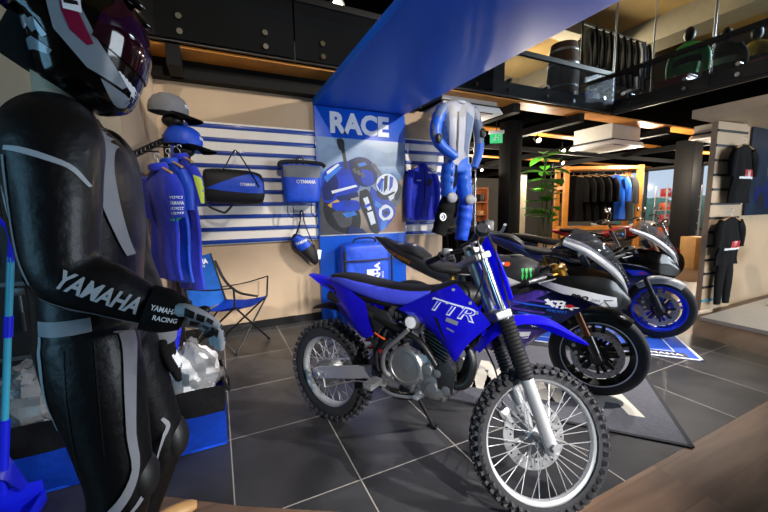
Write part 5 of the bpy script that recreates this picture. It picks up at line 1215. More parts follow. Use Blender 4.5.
mb = MB(T); mb.tube([V((-0.085, 3.88, 1.50)), V((-0.06, 3.85, 1.38)), V((0.06, 3.88, 1.315)), V((0.10, 3.9, 1.32)), V((0.16, 3.92, 1.385))], 0.012, 8, res=20, flat=0.4); mb.build('shoulder_strap', M['nylonblack'], t)
mb = MB(T); mb.cyl((0.22, 4.06, 1.90), (0.22, 3.88, 1.915), 0.005); mb.build('wall_hook', M['steel'], t)

t = thing('backpack', 'blue backpack with pale grey top hung on the slatwall beside the poster', 'bag', (0.88, 3.95, 1.40)); T = TW(t.location)
mb = MB(T); st = [(V((0.875, 3.96, 1.405)), V((0.17, 0, 0)), V((0, 0.05, 0)), 3.5), (V((0.875, 3.95, 1.43)), V((0.19, 0, 0)), V((0, 0.08, 0)), 3.5), (V((0.88, 3.945, 1.60)), V((0.205, 0, 0)), V((0, 0.09, 0)), 3.5), (V((0.885, 3.95, 1.76)), V((0.212, 0, 0)), V((0, 0.08, 0)), 3.5), (V((0.885, 3.965, 1.82)), V((0.214, 0, 0)), V((0, 0.05, 0)), 3.5)]
m2 = MB(); m2.loft(st, 26, 3.5, 20); bv = m2.bvh(); mb.loft(st, 26, 3.5, 20); bd = mb.build('body', M['nylonblue'], t)
patch([(0.65, 1.68), (0.90, 1.67), (1.12, 1.68), (1.12, 1.83), (0.65, 1.83)], (0, 3.5, 0), X, Z, M['greycloth'], bd, bv, 0.004, name='pale_top', M=T)
lettering('YAMAHA', (0.93, 3.5, 1.628), X, Z, 0.17, M['letterw'], bd, 0.038, 0.03, bvh=bv, off=0.005, M=T)
mb = MB(T); mb.torus((0.825, 3.852, 1.628), Y, 0.016, 0.003, 16, 5); mb.build('emblem', M['letterw'], bd)
mb = MB(T); mb.tube([V((0.655, 3.95, 1.78)), V((0.67, 3.94, 1.835)), V((0.88, 3.94, 1.85)), V((1.10, 3.94, 1.835)), V((1.15, 3.93, 1.80))], 0.022, 10, res=20); mb.build('roll_top', M['nylonblack'], t)
for x in (0.72, 0.98):
    mb = MB(T); mb.tube([V((x, 3.93, 1.42)), V((x - 0.01, 3.92, 1.30)), V((x + 0.03, 3.91, 1.245)), V((x + 0.05, 3.91, 1.29)), V((x + 0.05, 3.93, 1.41))], 0.011, 8, res=16, flat=0.4); mb.build('shoulder_strap', M['nylonblack'], t)
mb = MB(T); mb.tube([V((0.84, 3.98, 1.83)), V((0.85, 3.99, 1.90)), V((0.91, 3.99, 1.90)), V((0.92, 3.98, 1.83))], 0.006, 8, res=12); mb.cyl((0.88, 4.06, 1.895), (0.88, 3.97, 1.90), 0.005); mb.build('hang_loop', M['nylonblack'], t)

t = thing('hip_bag', 'small blue and black hip bag hanging by its strap under the backpack', 'bag', (0.885, 3.985, 0.80)); T = Matrix.Translation((0, 0, 0.40)) @ Matrix.Diagonal((1.25, 1.1, 1.25, 1)) @ TW((0.90, 3.97, 1.18))
mb = MB(T); st = [(V((0.80, 3.97, 0.985)), V((-0.01, 0, 0.045)), V((0, 0.03, 0)), 2.5), (V((0.85, 3.96, 0.975)), V((-0.03, 0, 0.095)), V((0, 0.055, 0)), 2.8), (V((0.93, 3.955, 0.92)), V((-0.02, 0, 0.115)), V((0, 0.065, 0)), 2.8), (V((0.99, 3.96, 0.86)), V((0.0, 0, 0.085)), V((0, 0.05, 0)), 2.8), (V((1.02, 3.97, 0.83)), V((0, 0, 0.04)), V((0, 0.03, 0)), 2.8)]
m2 = MB(); m2.loft(st, 20, 2.8, 18); bv = m2.bvh(); mb.loft(st, 20, 2.8, 18); bd = mb.build('body', M['nylonblack'], t)
patch([(0.77, 1.00), (0.86, 1.09), (0.96, 1.06), (0.975, 0.98), (0.84, 0.90)], (0, 3.5, 0), X, Z, M['nylonblue'], bd, bv, 0.004, name='blue_flap', M=T)
lettering('YAMAHA', (0.872, 3.5, 1.0), V((0.92, 0, 0.38)), V((-0.38, 0, 0.92)), 0.12, M['letterw'], bd, 0.026, 0.03, bvh=bv, off=0.006, M=T)
mb = MB(T); mb.tube([V((0.80, 3.96, 1.0)), V((0.87, 3.98, 1.15)), V((0.885, 3.99, 1.265)), V((0.905, 3.99, 1.265)), V((0.92, 3.98, 1.15)), V((1.0, 3.96, 0.92))], 0.012, 8, res=22, flat=0.4); mb.cyl((0.893, 4.06, 1.262), (0.893, 3.97, 1.268), 0.005); mb.build('strap', M['nylonblack'], t)
mb = MB(T); mb.box((1.03, 3.95, 0.87), (0.04, 0.004, 0.09), Matrix.Rotation(0.2, 3, 'Y')); mb.build('price_tag', M['letterw'], t)

# ================================================================== trolley bag below the poster
t = thing('trolley_bag', 'large blue travel bag with grab handle standing below the racing picture', 'bag', (1.55, 3.82, 0.0028)); T = TW((1.55, 3.82, 0))
mb = MB(T); st = [(V((1.55, 3.82, 0.005)), V((0.27, 0, 0)), V((0, 0.14, 0)), 5), (V((1.55, 3.82, 0.03)), V((0.295, 0, 0)), V((0, 0.16, 0)), 5), (V((1.55, 3.82, 0.5)), V((0.30, 0, 0)), V((0, 0.165, 0)), 5), (V((1.55, 3.82, 0.85)), V((0.295, 0, 0)), V((0, 0.155, 0)), 5), (V((1.55, 3.82, 0.915)), V((0.275, 0, 0)), V((0, 0.135, 0)), 4.5), (V((1.55, 3.82, 0.935)), V((0.22, 0, 0)), V((0, 0.10, 0)), 4)]
m2 = MB(); m2.loft(st, 36, 5, 26); bv = m2.bvh(); mb.loft(st, 36, 5, 26); bd = mb.build('body', M['nylonblue'], t)
mb = MB(T); mb.tube([V((1.245, 3.655, 0.745)), V((1.55, 3.645, 0.74)), V((1.855, 3.655, 0.745))], 0.014, 8, res=10, flat=0.6); mb.tube([V((1.27, 3.66, 0.02)), V((1.265, 3.655, 0.4)), V((1.262, 3.66, 0.86))], 0.012, 8, res=10); mb.tube([V((1.83, 3.66, 0.02)), V((1.835, 3.655, 0.4)), V((1.838, 3.66, 0.86))], 0.012, 8, res=10); mb.build('zip_band', M['nylonblack'], bd)
mb = MB(T); mb.tube([V((1.40, 3.80, 0.915)), V((1.43, 3.79, 0.975)), V((1.55, 3.785, 0.99)), V((1.67, 3.79, 0.975)), V((1.70, 3.80, 0.915))], 0.016, 8, res=16, flat=0.6); mb.build('grab_handle', M['nylonblack'], t)
mb = MB(T); mb.box((1.56, 3.70, 0.895), (0.20, 0.03, 0.012), Matrix.Rotation(-0.2, 3, 'Y'), 0.004); mb.build('zip_pull', M['silver'], bd)
lettering('YAMAHA', (1.645, 3.4, 0.50), V((0, 0, 1)), V((-1, 0, 0)), 0.42, M['letterw'], bd, 0.075, 0.05, bvh=bv, off=0.004, M=T)
lettering('RACING', (1.715, 3.4, 0.47), V((0, 0, 1)), V((-1, 0, 0)), 0.26, M['letterw'], bd, 0.026, 0.02, bvh=bv, off=0.004, M=T)
mb = MB(T); mb.box((1.56, 3.652, 0.575), (0.09, 0.004, 0.12)); mb.build('white_patch', M['letterw'], bd)
for x in (1.33, 1.77):
    mb = MB(T); mb.cyl((x - 0.02, 3.99, 0.035), (x + 0.02, 3.99, 0.035), 0.033); mb.build('wheel', M['rubber'], t)

# ================================================================== clothing helpers
def hanger(root, T, c, ax_, w, mat=None, hook=True, drop=0.055):
    """wooden hanger: shoulder bar along ax_, hook above"""
    c = V(c); a = V(ax_).normalized(); mb = MB(T)
    mb.tube([c - a * w / 2 - Z * drop, c - a * w * 0.2 - Z * drop * 0.35, c, c + a * w * 0.2 - Z * drop * 0.35, c + a * w / 2 - Z * drop], 0.011, 8, res=18, flat=0.7)
    h = mb.build('hanger', mat or M['hangerwood'], root)
    if hook:
        b = V((-a.y, a.x, 0)); mb = MB(T); mb.tube([c, c + Z * 0.04, c + Z * 0.055 + b * 0.018, c + Z * 0.078 + b * 0.012, c + Z * 0.078 - b * 0.008, c + Z * 0.066 - b * 0.014], 0.0025, 6, res=20); mb.build('hook', M['steel'], h)
    return h

def shirt(root, T, c, ax_, w, L, mat, th=0.05, sleeve=0.28, name='shirt_body', sl_drop=0.9, collar=None, fold=0.012):
    """garment on a hanger: c = middle of the neck, ax_ = shoulder direction, th = half depth"""
    c = V(c); a = V(ax_).normalized(); b = V((-a.y, a.x, 0)); mb = MB(T); st = []
    for k in range(15):
        t = k / 14; z = -L * t
        hw = w / 2 * (0.34 + 0.66 * min(1, t / 0.13)) if t < 0.13 else w / 2 * (1.0 - 0.10 * sin((t - 0.13) * 3.2))
        st.append((c + Z * (z + 0.0) + b * (fold * sin(t * 9)), a * hw, b * th * (0.5 + 0.5 * min(1, t * 4)) * (1 - 0.25 * t), 2.6))
    mb.loft(st, 30, 2.6, 30)
    for s in (-1, 1):
        p0 = c + a * s * w * 0.40 - Z * L * 0.09
        mb.limb([p0, p0 + a * s * w * 0.12 - Z * sleeve * 0.35, p0 + a * s * w * 0.15 - Z * sleeve], [(th * 1.0, w * 0.12), (th * 1.1, w * 0.13), (th * 0.9, w * 0.11)], 16, 12, b)
    # folds
    for v in mb.bm.verts:
        q = (v.co - c).dot(a); z = (c.z - v.co.z)
        v.co += b * (fold * 0.8 * sin(q * 42 + z * 5) * min(1, max(0, z / 0.2)))
    m2 = MB(); m2.bm.free(); m2.bm = mb.bm.copy(); bv = m2.bvh()
    o = mb.build(name, mat, root, ang=70)
    if collar:
        mb = MB(T); mb.torus(c + Z * 0.005, Z + b * 0.2, w * 0.13, 0.016, 24, 8, 1.6); mb.build('collar', collar, root)
    return o, bv

# ---- blue zip jacket on the narrow slat panel
t = thing('jacket', 'blue zip jacket on a wooden hanger against the narrow slatwall panel', 'jacket', (2.47, 3.99, 1.15)); T = TW(t.location)
jb, bv = shirt(t, T, (2.47, 3.985, 1.87), X, 0.40, 0.70, M['cloth'], 0.05, 0.60, 'jacket_body', collar=M['cloth'])
hanger(t, T, (2.47, 3.985, 1.885), X, 0.34)
mb = MB(T); mb.box((2.47, 3.925, 1.53), (0.008, 0.012, 0.62)); mb.build('zip', M['black'], jb)
patch([(2.53, 1.80), (2.66, 1.80), (2.67, 1.775), (2.54, 1.775)], (0, 3.5, 0), X, Z, M['letterw'], jb, bv, 0.004, name='chest_print', M=T)
patch([(2.36, 1.69), (2.42, 1.69), (2.42, 1.675), (2.36, 1.675)], (0, 3.5, 0), X, Z, M['letterw'], jb, bv, 0.004, name='chest_print', M=T)
mb = MB(T); mb.box((2.53, 3.91, 1.66), (0.05, 0.004, 0.09), Matrix.Rotation(0.3, 3, 'Y')); mb.build('price_tag', M['blackplastic'], t)

# ---- leather race suit hung from the mezzanine edge
t = thing('race_suit', 'white and blue one-piece leather race suit hanging from the ceiling edge', 'suit', (2.72, 3.57, 0.95)); T = TW(t.location)
yy = 3.57
def S3(px, py, dy=0.0): return oy(px, py, yy) + V((0, dy, 0))
PXM = 0.0153
def part_loft(name, st, mat):
    mb = MB(T); mb.loft(st, 30, 2.5, 30); m2 = MB(); m2.loft(st, 30, 2.5, 30); return mb.build(name, mat, t, ang=70), m2.bvh()
def part_limb(name, pts, rad, mat, par=None):
    mb = MB(T); mb.limb(pts, rad, 20, 24, Y)
    for v in mb.bm.verts: v.co += V((0.004 * sin(v.co.z * 70), 0.004 * cos(v.co.z * 55), 0))
    m2 = MB(); m2.limb(pts, rad, 20, 24, Y); return mb.build(name, mat, par or t, ang=70), m2.bvh()
tor_ = [(459, 101, 6, .05), (458.5, 104, 12.5, .075), (458, 109, 15.5, .09), (457.5, 118, 15, .10), (457, 132, 13.2, .10), (457, 146, 10.8, .09), (457, 158, 10.4, .09), (456.5, 166, 11.5, .095), (456.5, 173, 10.5, .08)]
su, bvs = part_loft('suit_torso', [(S3(a, b), V((w * PXM, 0, 0)), V((0, d, 0)), 2.5) for a, b, w, d in tor_], M['whiteleather'])
aL, bvL = part_limb('sleeve', [S3(444, 106), S3(438.5, 117), S3(435.5, 133), S3(438.5, 147, -0.06), S3(450, 158.5, -0.12)], [(0.062, 0.06), (0.075, 0.075), (0.066, 0.068), (0.062, 0.064), (0.045, 0.05)], M['brightblue'])
aR, bvR = part_limb('sleeve', [S3(472, 107.5), S3(476, 121), S3(479, 138), S3(478, 154), S3(473.5, 168)], [(0.058, 0.056), (0.068, 0.068), (0.06, 0.06), (0.058, 0.058), (0.045, 0.047)], M['greyblue'])
l1, bv1_ = part_limb('trouser_leg', [S3(450, 165), S3(448.5, 182), S3(447.5, 200, -0.02)], [(0.095, 0.10), (0.098, 0.098), (0.085, 0.085)], M['brightblue'])
l2, bv2_ = part_limb('trouser_leg', [S3(463, 165), S3(464, 183), S3(465, 202, -0.02)], [(0.095, 0.10), (0.094, 0.094), (0.082, 0.082)], M['brightblue'])
c1_, bv3_ = part_limb('lower_leg', [S3(447.5, 198, -0.02), S3(445, 212, -0.01), S3(438.5, 234)], [(0.085, 0.088), (0.10, 0.112), (0.078, 0.092)], M['blackcloth'])
c2_, bv4_ = part_limb('lower_leg', [S3(465, 200, -0.02), S3(464, 216, -0.01), S3(461, 240)], [(0.08, 0.084), (0.092, 0.098), (0.072, 0.08)], M['nylonblue'])
def sp(px, mat, par, bv, off=0.006, name='leather_panel'):
    return patch([(p.x, p.z) for p in (oy(a, b, yy - 0.08) for a, b in px)], (0, 2.9, 0), X, Z, mat, par, bv, off, 0.03, name, T)
sp([(443, 118), (449, 112), (450, 132), (451, 150), (448, 158), (446, 140)], M['greyblue'], su, bvs); sp([(466, 112), (473, 118), (469, 140), (467, 158), (464, 150), (465, 132)], M['greyblue'], su, bvs)
sp([(446, 157), (452, 160), (456, 168), (461, 160), (468, 157), (468, 174), (445, 174)], M['brightblue'], su, bvs)
sp([(452, 104), (456, 112), (459, 112), (463, 104), (468, 107), (463, 118), (452, 118), (448, 108)], M['greyleather'], su, bvs, 0.005)
sp([(456.6, 112), (457.8, 112), (457.4, 158), (456, 158)], M['black'], su, bvs, 0.010, 'zip')
sp([(429, 104), (450, 100), (447, 110), (440, 116), (431, 116)], M['greyblue'], aL, bvL); sp([(430, 122), (436, 120), (437, 140), (431, 140)], M['greyleather'], aL, bvL, 0.007)
sp([(474, 144), (486, 142), (484, 172), (466, 172), (470, 158)], M['brightblue'], aR, bvR); sp([(466, 104), (482, 110), (480, 120), (472, 116)], M['whiteleather'], aR, bvR)
sp([(436, 164), (446.5, 164), (444.5, 184), (443, 202), (434, 202)], M['blackcloth'], l1, bv1_, 0.007); sp([(455, 165), (459, 165), (458, 182), (452, 190)], M['blackcloth'], l1, bv1_, 0.007)
c_ = oy(443, 184, yy - 0.1); lettering('YAMAHA', (c_.x, 2.9, c_.z), V((0.05, 0, 1)), V((-1, 0, 0.05)), 0.30, M['letterw'], l1, 0.052, 0.04, bvh=bv1_, off=0.012, M=T)
mb = MB(T); c_ = oy(443, 217, yy - 0.125); mb.torus(c_, Y, 0.04, 0.009, 18, 6); mb.torus(c_ + V((-0.01, 0, 0.0)), Y, 0.018, 0.007, 14, 6); mb.build('emblem', M['letterw'], c1_)
for par, bv, a, b in ((aL, bvL, 434.5, 140), (aR, bvR, 479.5, 134)):
    h = bv.ray_cast(V((oy(a, b, yy).x, 2.5, oy(a, b, yy).z)), Y)[0]
    if h: mb = MB(T); mb.sph(h, (0.045, 0.025, 0.06)); mb.build('elbow_cup', M['black'], par)
for par, bv, a, b in ((l1, bv1_, 447, 198), (l2, bv2_, 465, 200)):
    h = bv.ray_cast(V((oy(a, b, yy).x, 2.5, oy(a, b, yy).z)), Y)[0]
    if h: mb = MB(T); mb.sph(h, (0.075, 0.032, 0.065)); mb.build('knee_cup', M['greyleather'], par)
cN = S3(458, 103); mb = MB(T); mb.torus(cN + V((0, -0.01, 0.01)), V((0, -0.35, 1)), 0.075, 0.022, 24, 8); mb.build('collar', M['whiteleather'], su)
hg = hanger(t, T, cN + Z * 0.015, X, 0.36, M['black'], False); mb = MB(T); mb.tube([cN + Z * 0.01, cN + Z * 0.10, V((cN.x, 3.66, cN.z + 0.16)), V((cN.x, 3.665, cN.z + 0.13))], 0.004, 6, res=14); mb.build('hook', M['steel'], hg)

# ================================================================== corner stand with caps and polo shirts
t = thing('display_stand', 'black corner display stand with slotted sloping arm carrying caps and shirts', 'stand', (-0.31, 3.22, 0.0028)); T = TW((-0.31, 3.22, 0))
mb = MB(T); mb.box((-0.31, 3.22, 0.95), (0.035, 0.035, 1.9), None, 0.003); mb.build('post', M['black'], t)
mb = MB(T); mb.box((-0.26, 3.15, 0.012), (0.30, 0.40, 0.02), None, 0.004); mb.build('base_plate', M['black'], t)
a_, b_ = V((-0.31, 3.20, 1.86)), V((-0.425, 2.66, 1.665)); mb = MB(T)
d_ = (b_ - a_); sd = d_.normalized().cross(Z).normalized(); upv = sd.cross(d_.normalized())
for o_ in (0.016, -0.016): mb.bar(a_ + upv * o_, b_ + upv * o_, 0.010, 0.010, up=upv)
for k in range(9): mb.bar(a_.lerp(b_, k / 8) - upv * 0.016, a_.lerp(b_, k / 8) + upv * 0.016, 0.010, 0.018, up=sd)
arm = mb.build('slotted_arm', M['black'], t)
for z in (2.02, 1.80):
    x = -0.245 if z > 1.9 else -0.185
    mb = MB(T); mb.bar((-0.31, 3.2, z - 0.16), (x, 3.18, z - 0.10), 0.02, 0.02); mb.cyl((x, 3.18, z - 0.12), (x, 3.18, z - 0.02), 0.03, 0.05); mb.sph((x, 3.18, z - 0.02), (0.075, 0.065, 0.05)); mb.build('cap_holder', M['black'], t)
def cap(label, c, mat, brim, az, tilt, grp=None, under=None):
    root = thing('baseball_cap', label, 'cap', c); R_ = Matrix.Rotation(az, 4, 'Z') @ Matrix.Rotation(tilt, 4, 'Y') @ Matrix.Scale(1.14, 4)
    mb = MB(R_); prof = [(0.105, 0.0), (0.108, 0.03), (0.102, 0.065), (0.085, 0.098), (0.055, 0.12), (0.02, 0.128), (0.002, 0.129)]
    mb.lathe(prof, (0, 0, 0), Z, 36); bmesh.ops.scale(mb.bm, vec=(1.12, 0.92, 1), verts=mb.bm.verts); bmesh.ops.solidify(mb.bm, geom=list(mb.bm.faces), thickness=0.003); cr_ = mb.build('crown', mat, root)
    mb = MB(R_)
    rows = []
    for k, ext in enumerate((0.0, 0.035, 0.07, 0.095)):
        row = []
        for j in range(11):
            th = radians(-68 + 136 * j / 10); wv = cos(radians(-68 + 136 * j / 10)) ** 0.6
            row.append(V((0.118 * cos(th) + ext * wv, 0.098 * sin(th) * (1 + 0.02 * k), 0.006 - 0.008 * k - 0.02 * abs(sin(th)) * k / 3)))
        rows.append(row)
    mb.sheet(rows, 20, 8, 0.004); mb.build('brim', brim, root)
    mb = MB(R_); mb.sph((0, 0, 0.13), (0.010, 0.010, 0.006)); mb.build('button', mat, cr_)
    mb = MB(R_); mb.box((0.112, 0, 0.055), (0.008, 0.06, 0.022), Matrix.Rotation(-0.25, 3, 'Y')); mb.build('badge', M['letterw'], cr_)
    return root
cap('grey baseball cap with dark brim on the corner stand, upper of two', (-0.27, 3.18, 2.05), M['greycloth'], M['blackcloth'], radians(-14), radians(6))
cap('blue baseball cap with black brim on the corner stand, lower of two', (-0.19, 3.18, 1.825), M['nylonblue'], M['blackcloth'], radians(-14), radians(6))
def polo(label, k, mat, xo, L=0.74):
    t0 = k; hp_ = a_.lerp(b_, t0); c = V((xo, hp_.y, hp_.z - 0.10))
    mb = MB(T); mb.cyl(hp_, V((xo + 0.012, hp_.y, hp_.z)), 0.006); mb.build('peg', M['black'], t)
    root = thing('polo_shirt', label, 'shirt', (c.x, c.y, c.z - 0.7), 0, 'polo shirts on the corner stand'); T_ = TW(root.location)
    ax_ = V((-0.58, 0.81, 0)); ax_.normalize()
    body, bv = shirt(root, T_, c, ax_, 0.33, L, mat, 0.032, 0.26, 'shirt_body', collar=mat)
    hanger(root, T_, c + Z * 0.012, ax_, 0.29)
    return root, body, bv, c, T_
r1, b1, bv1, c1, T1 = polo('blue polo shirt with white sponsor print, outermost on the sloping arm', 0.80, M['cloth'], -0.32)
uu, vv = V((1, -0.35, 0)).normalized(), Z
lettering('YAMAHA', c1 + V((0.10, -0.5, -0.235)), X, Z, 0.085, M['letterw'], b1, 0.024, 0.03, bvh=bv1, off=0.004, M=T1, L=0.012)
for k, (n_, h_, dz) in enumerate(((6, 0.016, -0.20), (7, 0.018, -0.27), (6, 0.016, -0.30))):
    marks(n_, c1 + V((0.10, -0.5, dz)), X, Z, 0.08, h_, M['letterw'], b1, bv1, 0.004, T1, seed=k + 20)
patch([(c1.x + 0.05, c1.z - 0.335), (c1.x + 0.22, c1.z - 0.335), (c1.x + 0.22, c1.z - 0.35), (c1.x + 0.05, c1.z - 0.35)], (0, c1.y - 0.6, 0), X, Z, M['green'], b1, bv1, 0.004, name='green_trim', M=T1)
r2b, b2, bv2, c2, T2 = polo('dark blue polo shirt in the middle of the sloping arm', 0.50, M['nylonblue'], -0.27, 0.85)
r3, b3, bv3, c3, T3 = polo('blue polo shirt with lime side stripe nearest the stand post', 0.20, M['cloth'], -0.21, 1.0)
patch([(c3.x + 0.08, c3.z - 0.14), (c3.x + 0.13, c3.z - 0.16), (c3.x + 0.20, c3.z - 0.34), (c3.x + 0.12, c3.z - 0.36)], (0, c3.y - 0.6, 0), X, Z, M['lime'], b3, bv3, 0.004, name='lime_stripe', M=T3)

# ================================================================== folding camp chair
t = thing('folding_chair', 'blue and black folding camp chair set up against the wall', 'chair', (0.03, 3.66, 0.0028), radians(48)); T = TW((-0.01, 3.74, 0))
FL = {}
fl, fr, bl_, br_ = V((-0.20, 3.50, 0.016)), V((0.24, 3.46, 0.016)), V((-0.28, 3.96, 0.016)), V((0.20, 3.97, 0.016))
sfl, sfr, sbl, sbr = V((-0.20, 3.48, 0.46)), V((0.25, 3.46, 0.46)), V((-0.27, 3.90, 0.42)), V((0.17, 3.90, 0.42))
for p, q in ((fl, sfr), (fr, sfl), (bl_, sbr), (br_, sbl), (fl, sbl), (bl_, sfl), (fr, sbr), (br_, sfr)):
    mb = MB(T); mb.cyl(p, q, 0.009, None, 10); mb.sph(p, (0.016, 0.016, 0.014)); mb.build('leg', M['black'], t)
tbl, tbr = V((-0.29, 4.0, 0.90)), V((0.0, 4.02, 0.90)); tbr = V((0.14, 4.02, 0.90))
mb = MB(T); mb.sheet([[sfl, sfl.lerp(sfr, 0.5) - Z * 0.05, sfr], [sfl.lerp(sbl, 0.5) - Z * 0.02, V((0, 3.7, 0.36)), sfr.lerp(sbr, 0.5) - Z * 0.02], [sbl, sbl.lerp(sbr, 0.5) - Z * 0.05, sbr]], 16, 12, 0.008); mb.build('seat', M['nylonblue'], t)
mb = MB(T); rows = [[sbl - Z * 0.02, sbl.lerp(sbr, 0.5) + V((0, 0.03, -0.04)), sbr - Z * 0.02], [V((-0.285, 3.95, 0.66)), V((-0.05, 4.0, 0.65)), V((0.155, 3.96, 0.66))], [tbl, tbl.lerp(tbr, 0.5) + V((0, 0.02, -0.02)), tbr]]
mb.sheet(rows, 16, 14, 0.008); m2 = MB(); m2.sheet(rows, 16, 14, 0.008); bv = m2.bvh(); bk = mb.build('backrest', M['clothlight'], t)
lettering('YAMAHA', (-0.05, 3.4, 0.83), X, Z, 0.26, M['letterw'], bk, 0.05, 0.04, bvh=bv, off=0.008, M=T); lettering('RACING', (-0.05, 3.4, 0.785), X, Z, 0.18, M['letterw'], bk, 0.02, 0.02, bvh=bv, off=0.008, M=T)
for p, q in ((sbl, tbl), (sbr, tbr)):
    mb = MB(T); mb.cyl(p, q, 0.009, None, 10); mb.build('back_post', M['black'], t)
for s, (pb, pf, sf_) in ((-1, (V((-0.28, 3.93, 0.62)), V((-0.22, 3.46, 0.64)), sfl)), (1, (V((0.155, 3.93, 0.55)), V((0.27, 3.45, 0.66)), sfr))):
    mb = MB(T); mb.tube([pb, pb.lerp(pf, 0.5) - Z * 0.015, pf], 0.016, 8, res=10, flat=0.4); mb.build('arm_strap', M['nylonblack'], t)
    mb = MB(T); mb.cyl(sf_, pf, 0.009, None, 10); mb.build('arm_post', M['black'], t)
mb = MB(T); mb.tube([V((0.17, 4.0, 0.82)), V((0.175, 3.9, 0.62)), V((0.18, 3.75, 0.5)), V((0.22, 3.55, 0.455))], 0.02, 8, res=16, flat=0.5); mb.build('side_trim', M['nylonblack'], t)

# ================================================================== storage bag with wrapped goods, behind the mannequin
t = thing('storage_bag', 'long open blue bag with black upper band on the floor behind the mannequin', 'bag', (-0.54, 2.25, 0.0028)); T = TW((-0.54, 2.25, 0))
x0, x1, y0, y1 = -1.06, -0.03, 2.04, 2.42
def wall_band(mb, z0, z1, puff=0.012):
    for (pa, pb) in (((x0, y0), (x1, y0)), ((x1, y0), (x1, y1)), ((x1, y1), (x0, y1)), ((x0, y1), (x0, y0))):
        pa, pb = V((*pa, 0)), V((*pb, 0)); n_ = (pb - pa).normalized().cross(Z)
        rows = [[pa + (pb - pa) * k / 8 + Z * z + n_ * puff * (sin(k * 2.3 + z * 20) * (0.6 if 0 < k < 8 else 0) ) for k in range(9)] for z in (z0, (z0 + z1) / 2, z1)]
        mb.sheet(rows, 26, 6, 0.006)
    return mb
mb = MB(T); wall_band(mb, 0.006, 0.205); mb.box(((x0 + x1) / 2, (y0 + y1) / 2, 0.01), (x1 - x0, y1 - y0, 0.012)); mb.build('blue_sides', M['nylonblue'], t)
mb = MB(T); wall_band(mb, 0.205, 0.355); mb.build('black_band', M['nylonblack'], t)
mb = MB(T); mb.tube([V((x1 + 0.01, y0 + 0.08, 0.33)), V((x1 + 0.03, y0 + 0.12, 0.26)), V((x1 + 0.03, y0 + 0.25, 0.26)), V((x1 + 0.01, y0 + 0.3, 0.33))], 0.008, 8, res=14); mb.build('handle', M['nylonblack'], t)
def crumple(label, c, s, mat, seed, name='wrapped_parcel'):
    random.seed(seed); o = None
    root = thing(name, label, 'package', (c[0], c[1], c[2] - s[2]))
    mb = MB(TW(root.location)); mb.sph(c, s, None, 26, 18)
    for v in mb.bm.verts:
        d = v.co - V(c); k = 1 + 0.16 * sin(d.x * 46 + d.z * 31) * cos(d.y * 39 - d.z * 23) + random.uniform(-0.06, 0.06); v.co = V(c) + d * k
    mb.build('wrapped_contents', M['white'] if mat is None else mat, root, ang=20)
    mb = MB(TW(root.location)); mb.sph(c, tuple(q * 1.09 for q in s), None, 22, 16)
    for v in mb.bm.verts:
        d = v.co - V(c); v.co = V(c) + d * (1 + 0.12 * sin(d.x * 60 + d.z * 41) + random.uniform(-0.08, 0.1))
    mb.build('plastic_film', M['wrap'], root, ang=15)
    return root
crumple('white goods in crinkled clear plastic at the right end of the blue storage bag', (-0.19, 2.23, 0.37), (0.14, 0.14, 0.17), M['white'], 3)
crumple('grey goods in crinkled clear plastic at the left end of the blue storage bag', (-0.80, 2.23, 0.38), (0.20, 0.14, 0.20), M['greycloth'], 5)
t = thing('foam_pad', 'ribbed blue foam pad standing in the bag beside the wrapped white goods', 'pad', (-0.34, 2.12, 0.05)); T = TW(t.location)
mb = MB(T); mb.box((-0.35, 2.16, 0.40), (0.14, 0.05, 0.62), Matrix.Rotation(radians(14), 3, 'Y'), 0.02); pb_ = mb.build('pad', M['dustblue'], t)
for k in range(4):
    mb = MB(T); mb.box((-0.33 + 0.018 * k - 0.0, 2.128, 0.50 + 0.05 * k), (0.11, 0.014, 0.022), Matrix.Rotation(radians(14), 3, 'Y'), 0.006); mb.build('rib', M['dustblue'], pb_)
# dust pan with long handle
t = thing('dustpan', 'blue long-handled dustpan with turquoise pole in front of the bag', 'dustpan', (-0.93, 1.88, 0.0028)); T = TW((-0.93, 1.88, 0))
mb = MB(T); mb.box((-0.92, 1.87, 0.01), (0.26, 0.22, 0.012), None, 0.004); mb.box((-1.05, 1.87, 0.05), (0.012, 0.22, 0.09), None, 0.004); mb.box((-0.79, 1.87, 0.035), (0.012, 0.22, 0.06), None, 0.004); mb.box((-0.92, 1.975, 0.06), (0.26, 0.012, 0.11), None, 0.004); mb.sheet([[V((-1.05, 1.98, 0.11)), V((-0.92, 1.985, 0.30)), V((-0.84, 1.98, 0.11))], [V((-1.04, 1.95, 0.10)), V((-0.92, 1.93, 0.2)), V((-0.85, 1.95, 0.1))]], 10, 4, 0.006); mb.build('pan', M['dustblue'], t)
a2, b2_ = V((-0.92, 1.965, 0.10)), V((-0.76, 1.95, 1.22)); mb = MB(T); mb.cyl(a2, a2.lerp(b2_, 0.30), 0.018); mb.build('socket', M['dustblue'], t); mb = MB(T); mb.cyl(a2.lerp(b2_, 0.62), a2.lerp(b2_, 0.7), 0.016); mb.build('collar', M['dustblue'], t); mb = MB(T); mb.tube([a2.lerp(b2_, 0.9), b2_, b2_ + V((-0.03, 0, 0.06)), b2_ + V((-0.10, 0, 0.06)), b2_ + V((-0.13, 0, -0.02))], 0.013, 8, res=16); mb.build('grip', M['dustblue'], t)
mb = MB(T); mb.cyl(a2.lerp(b2_, 0.28), a2.lerp(b2_, 0.92), 0.0125); mb.build('pole', M['turq'], t)
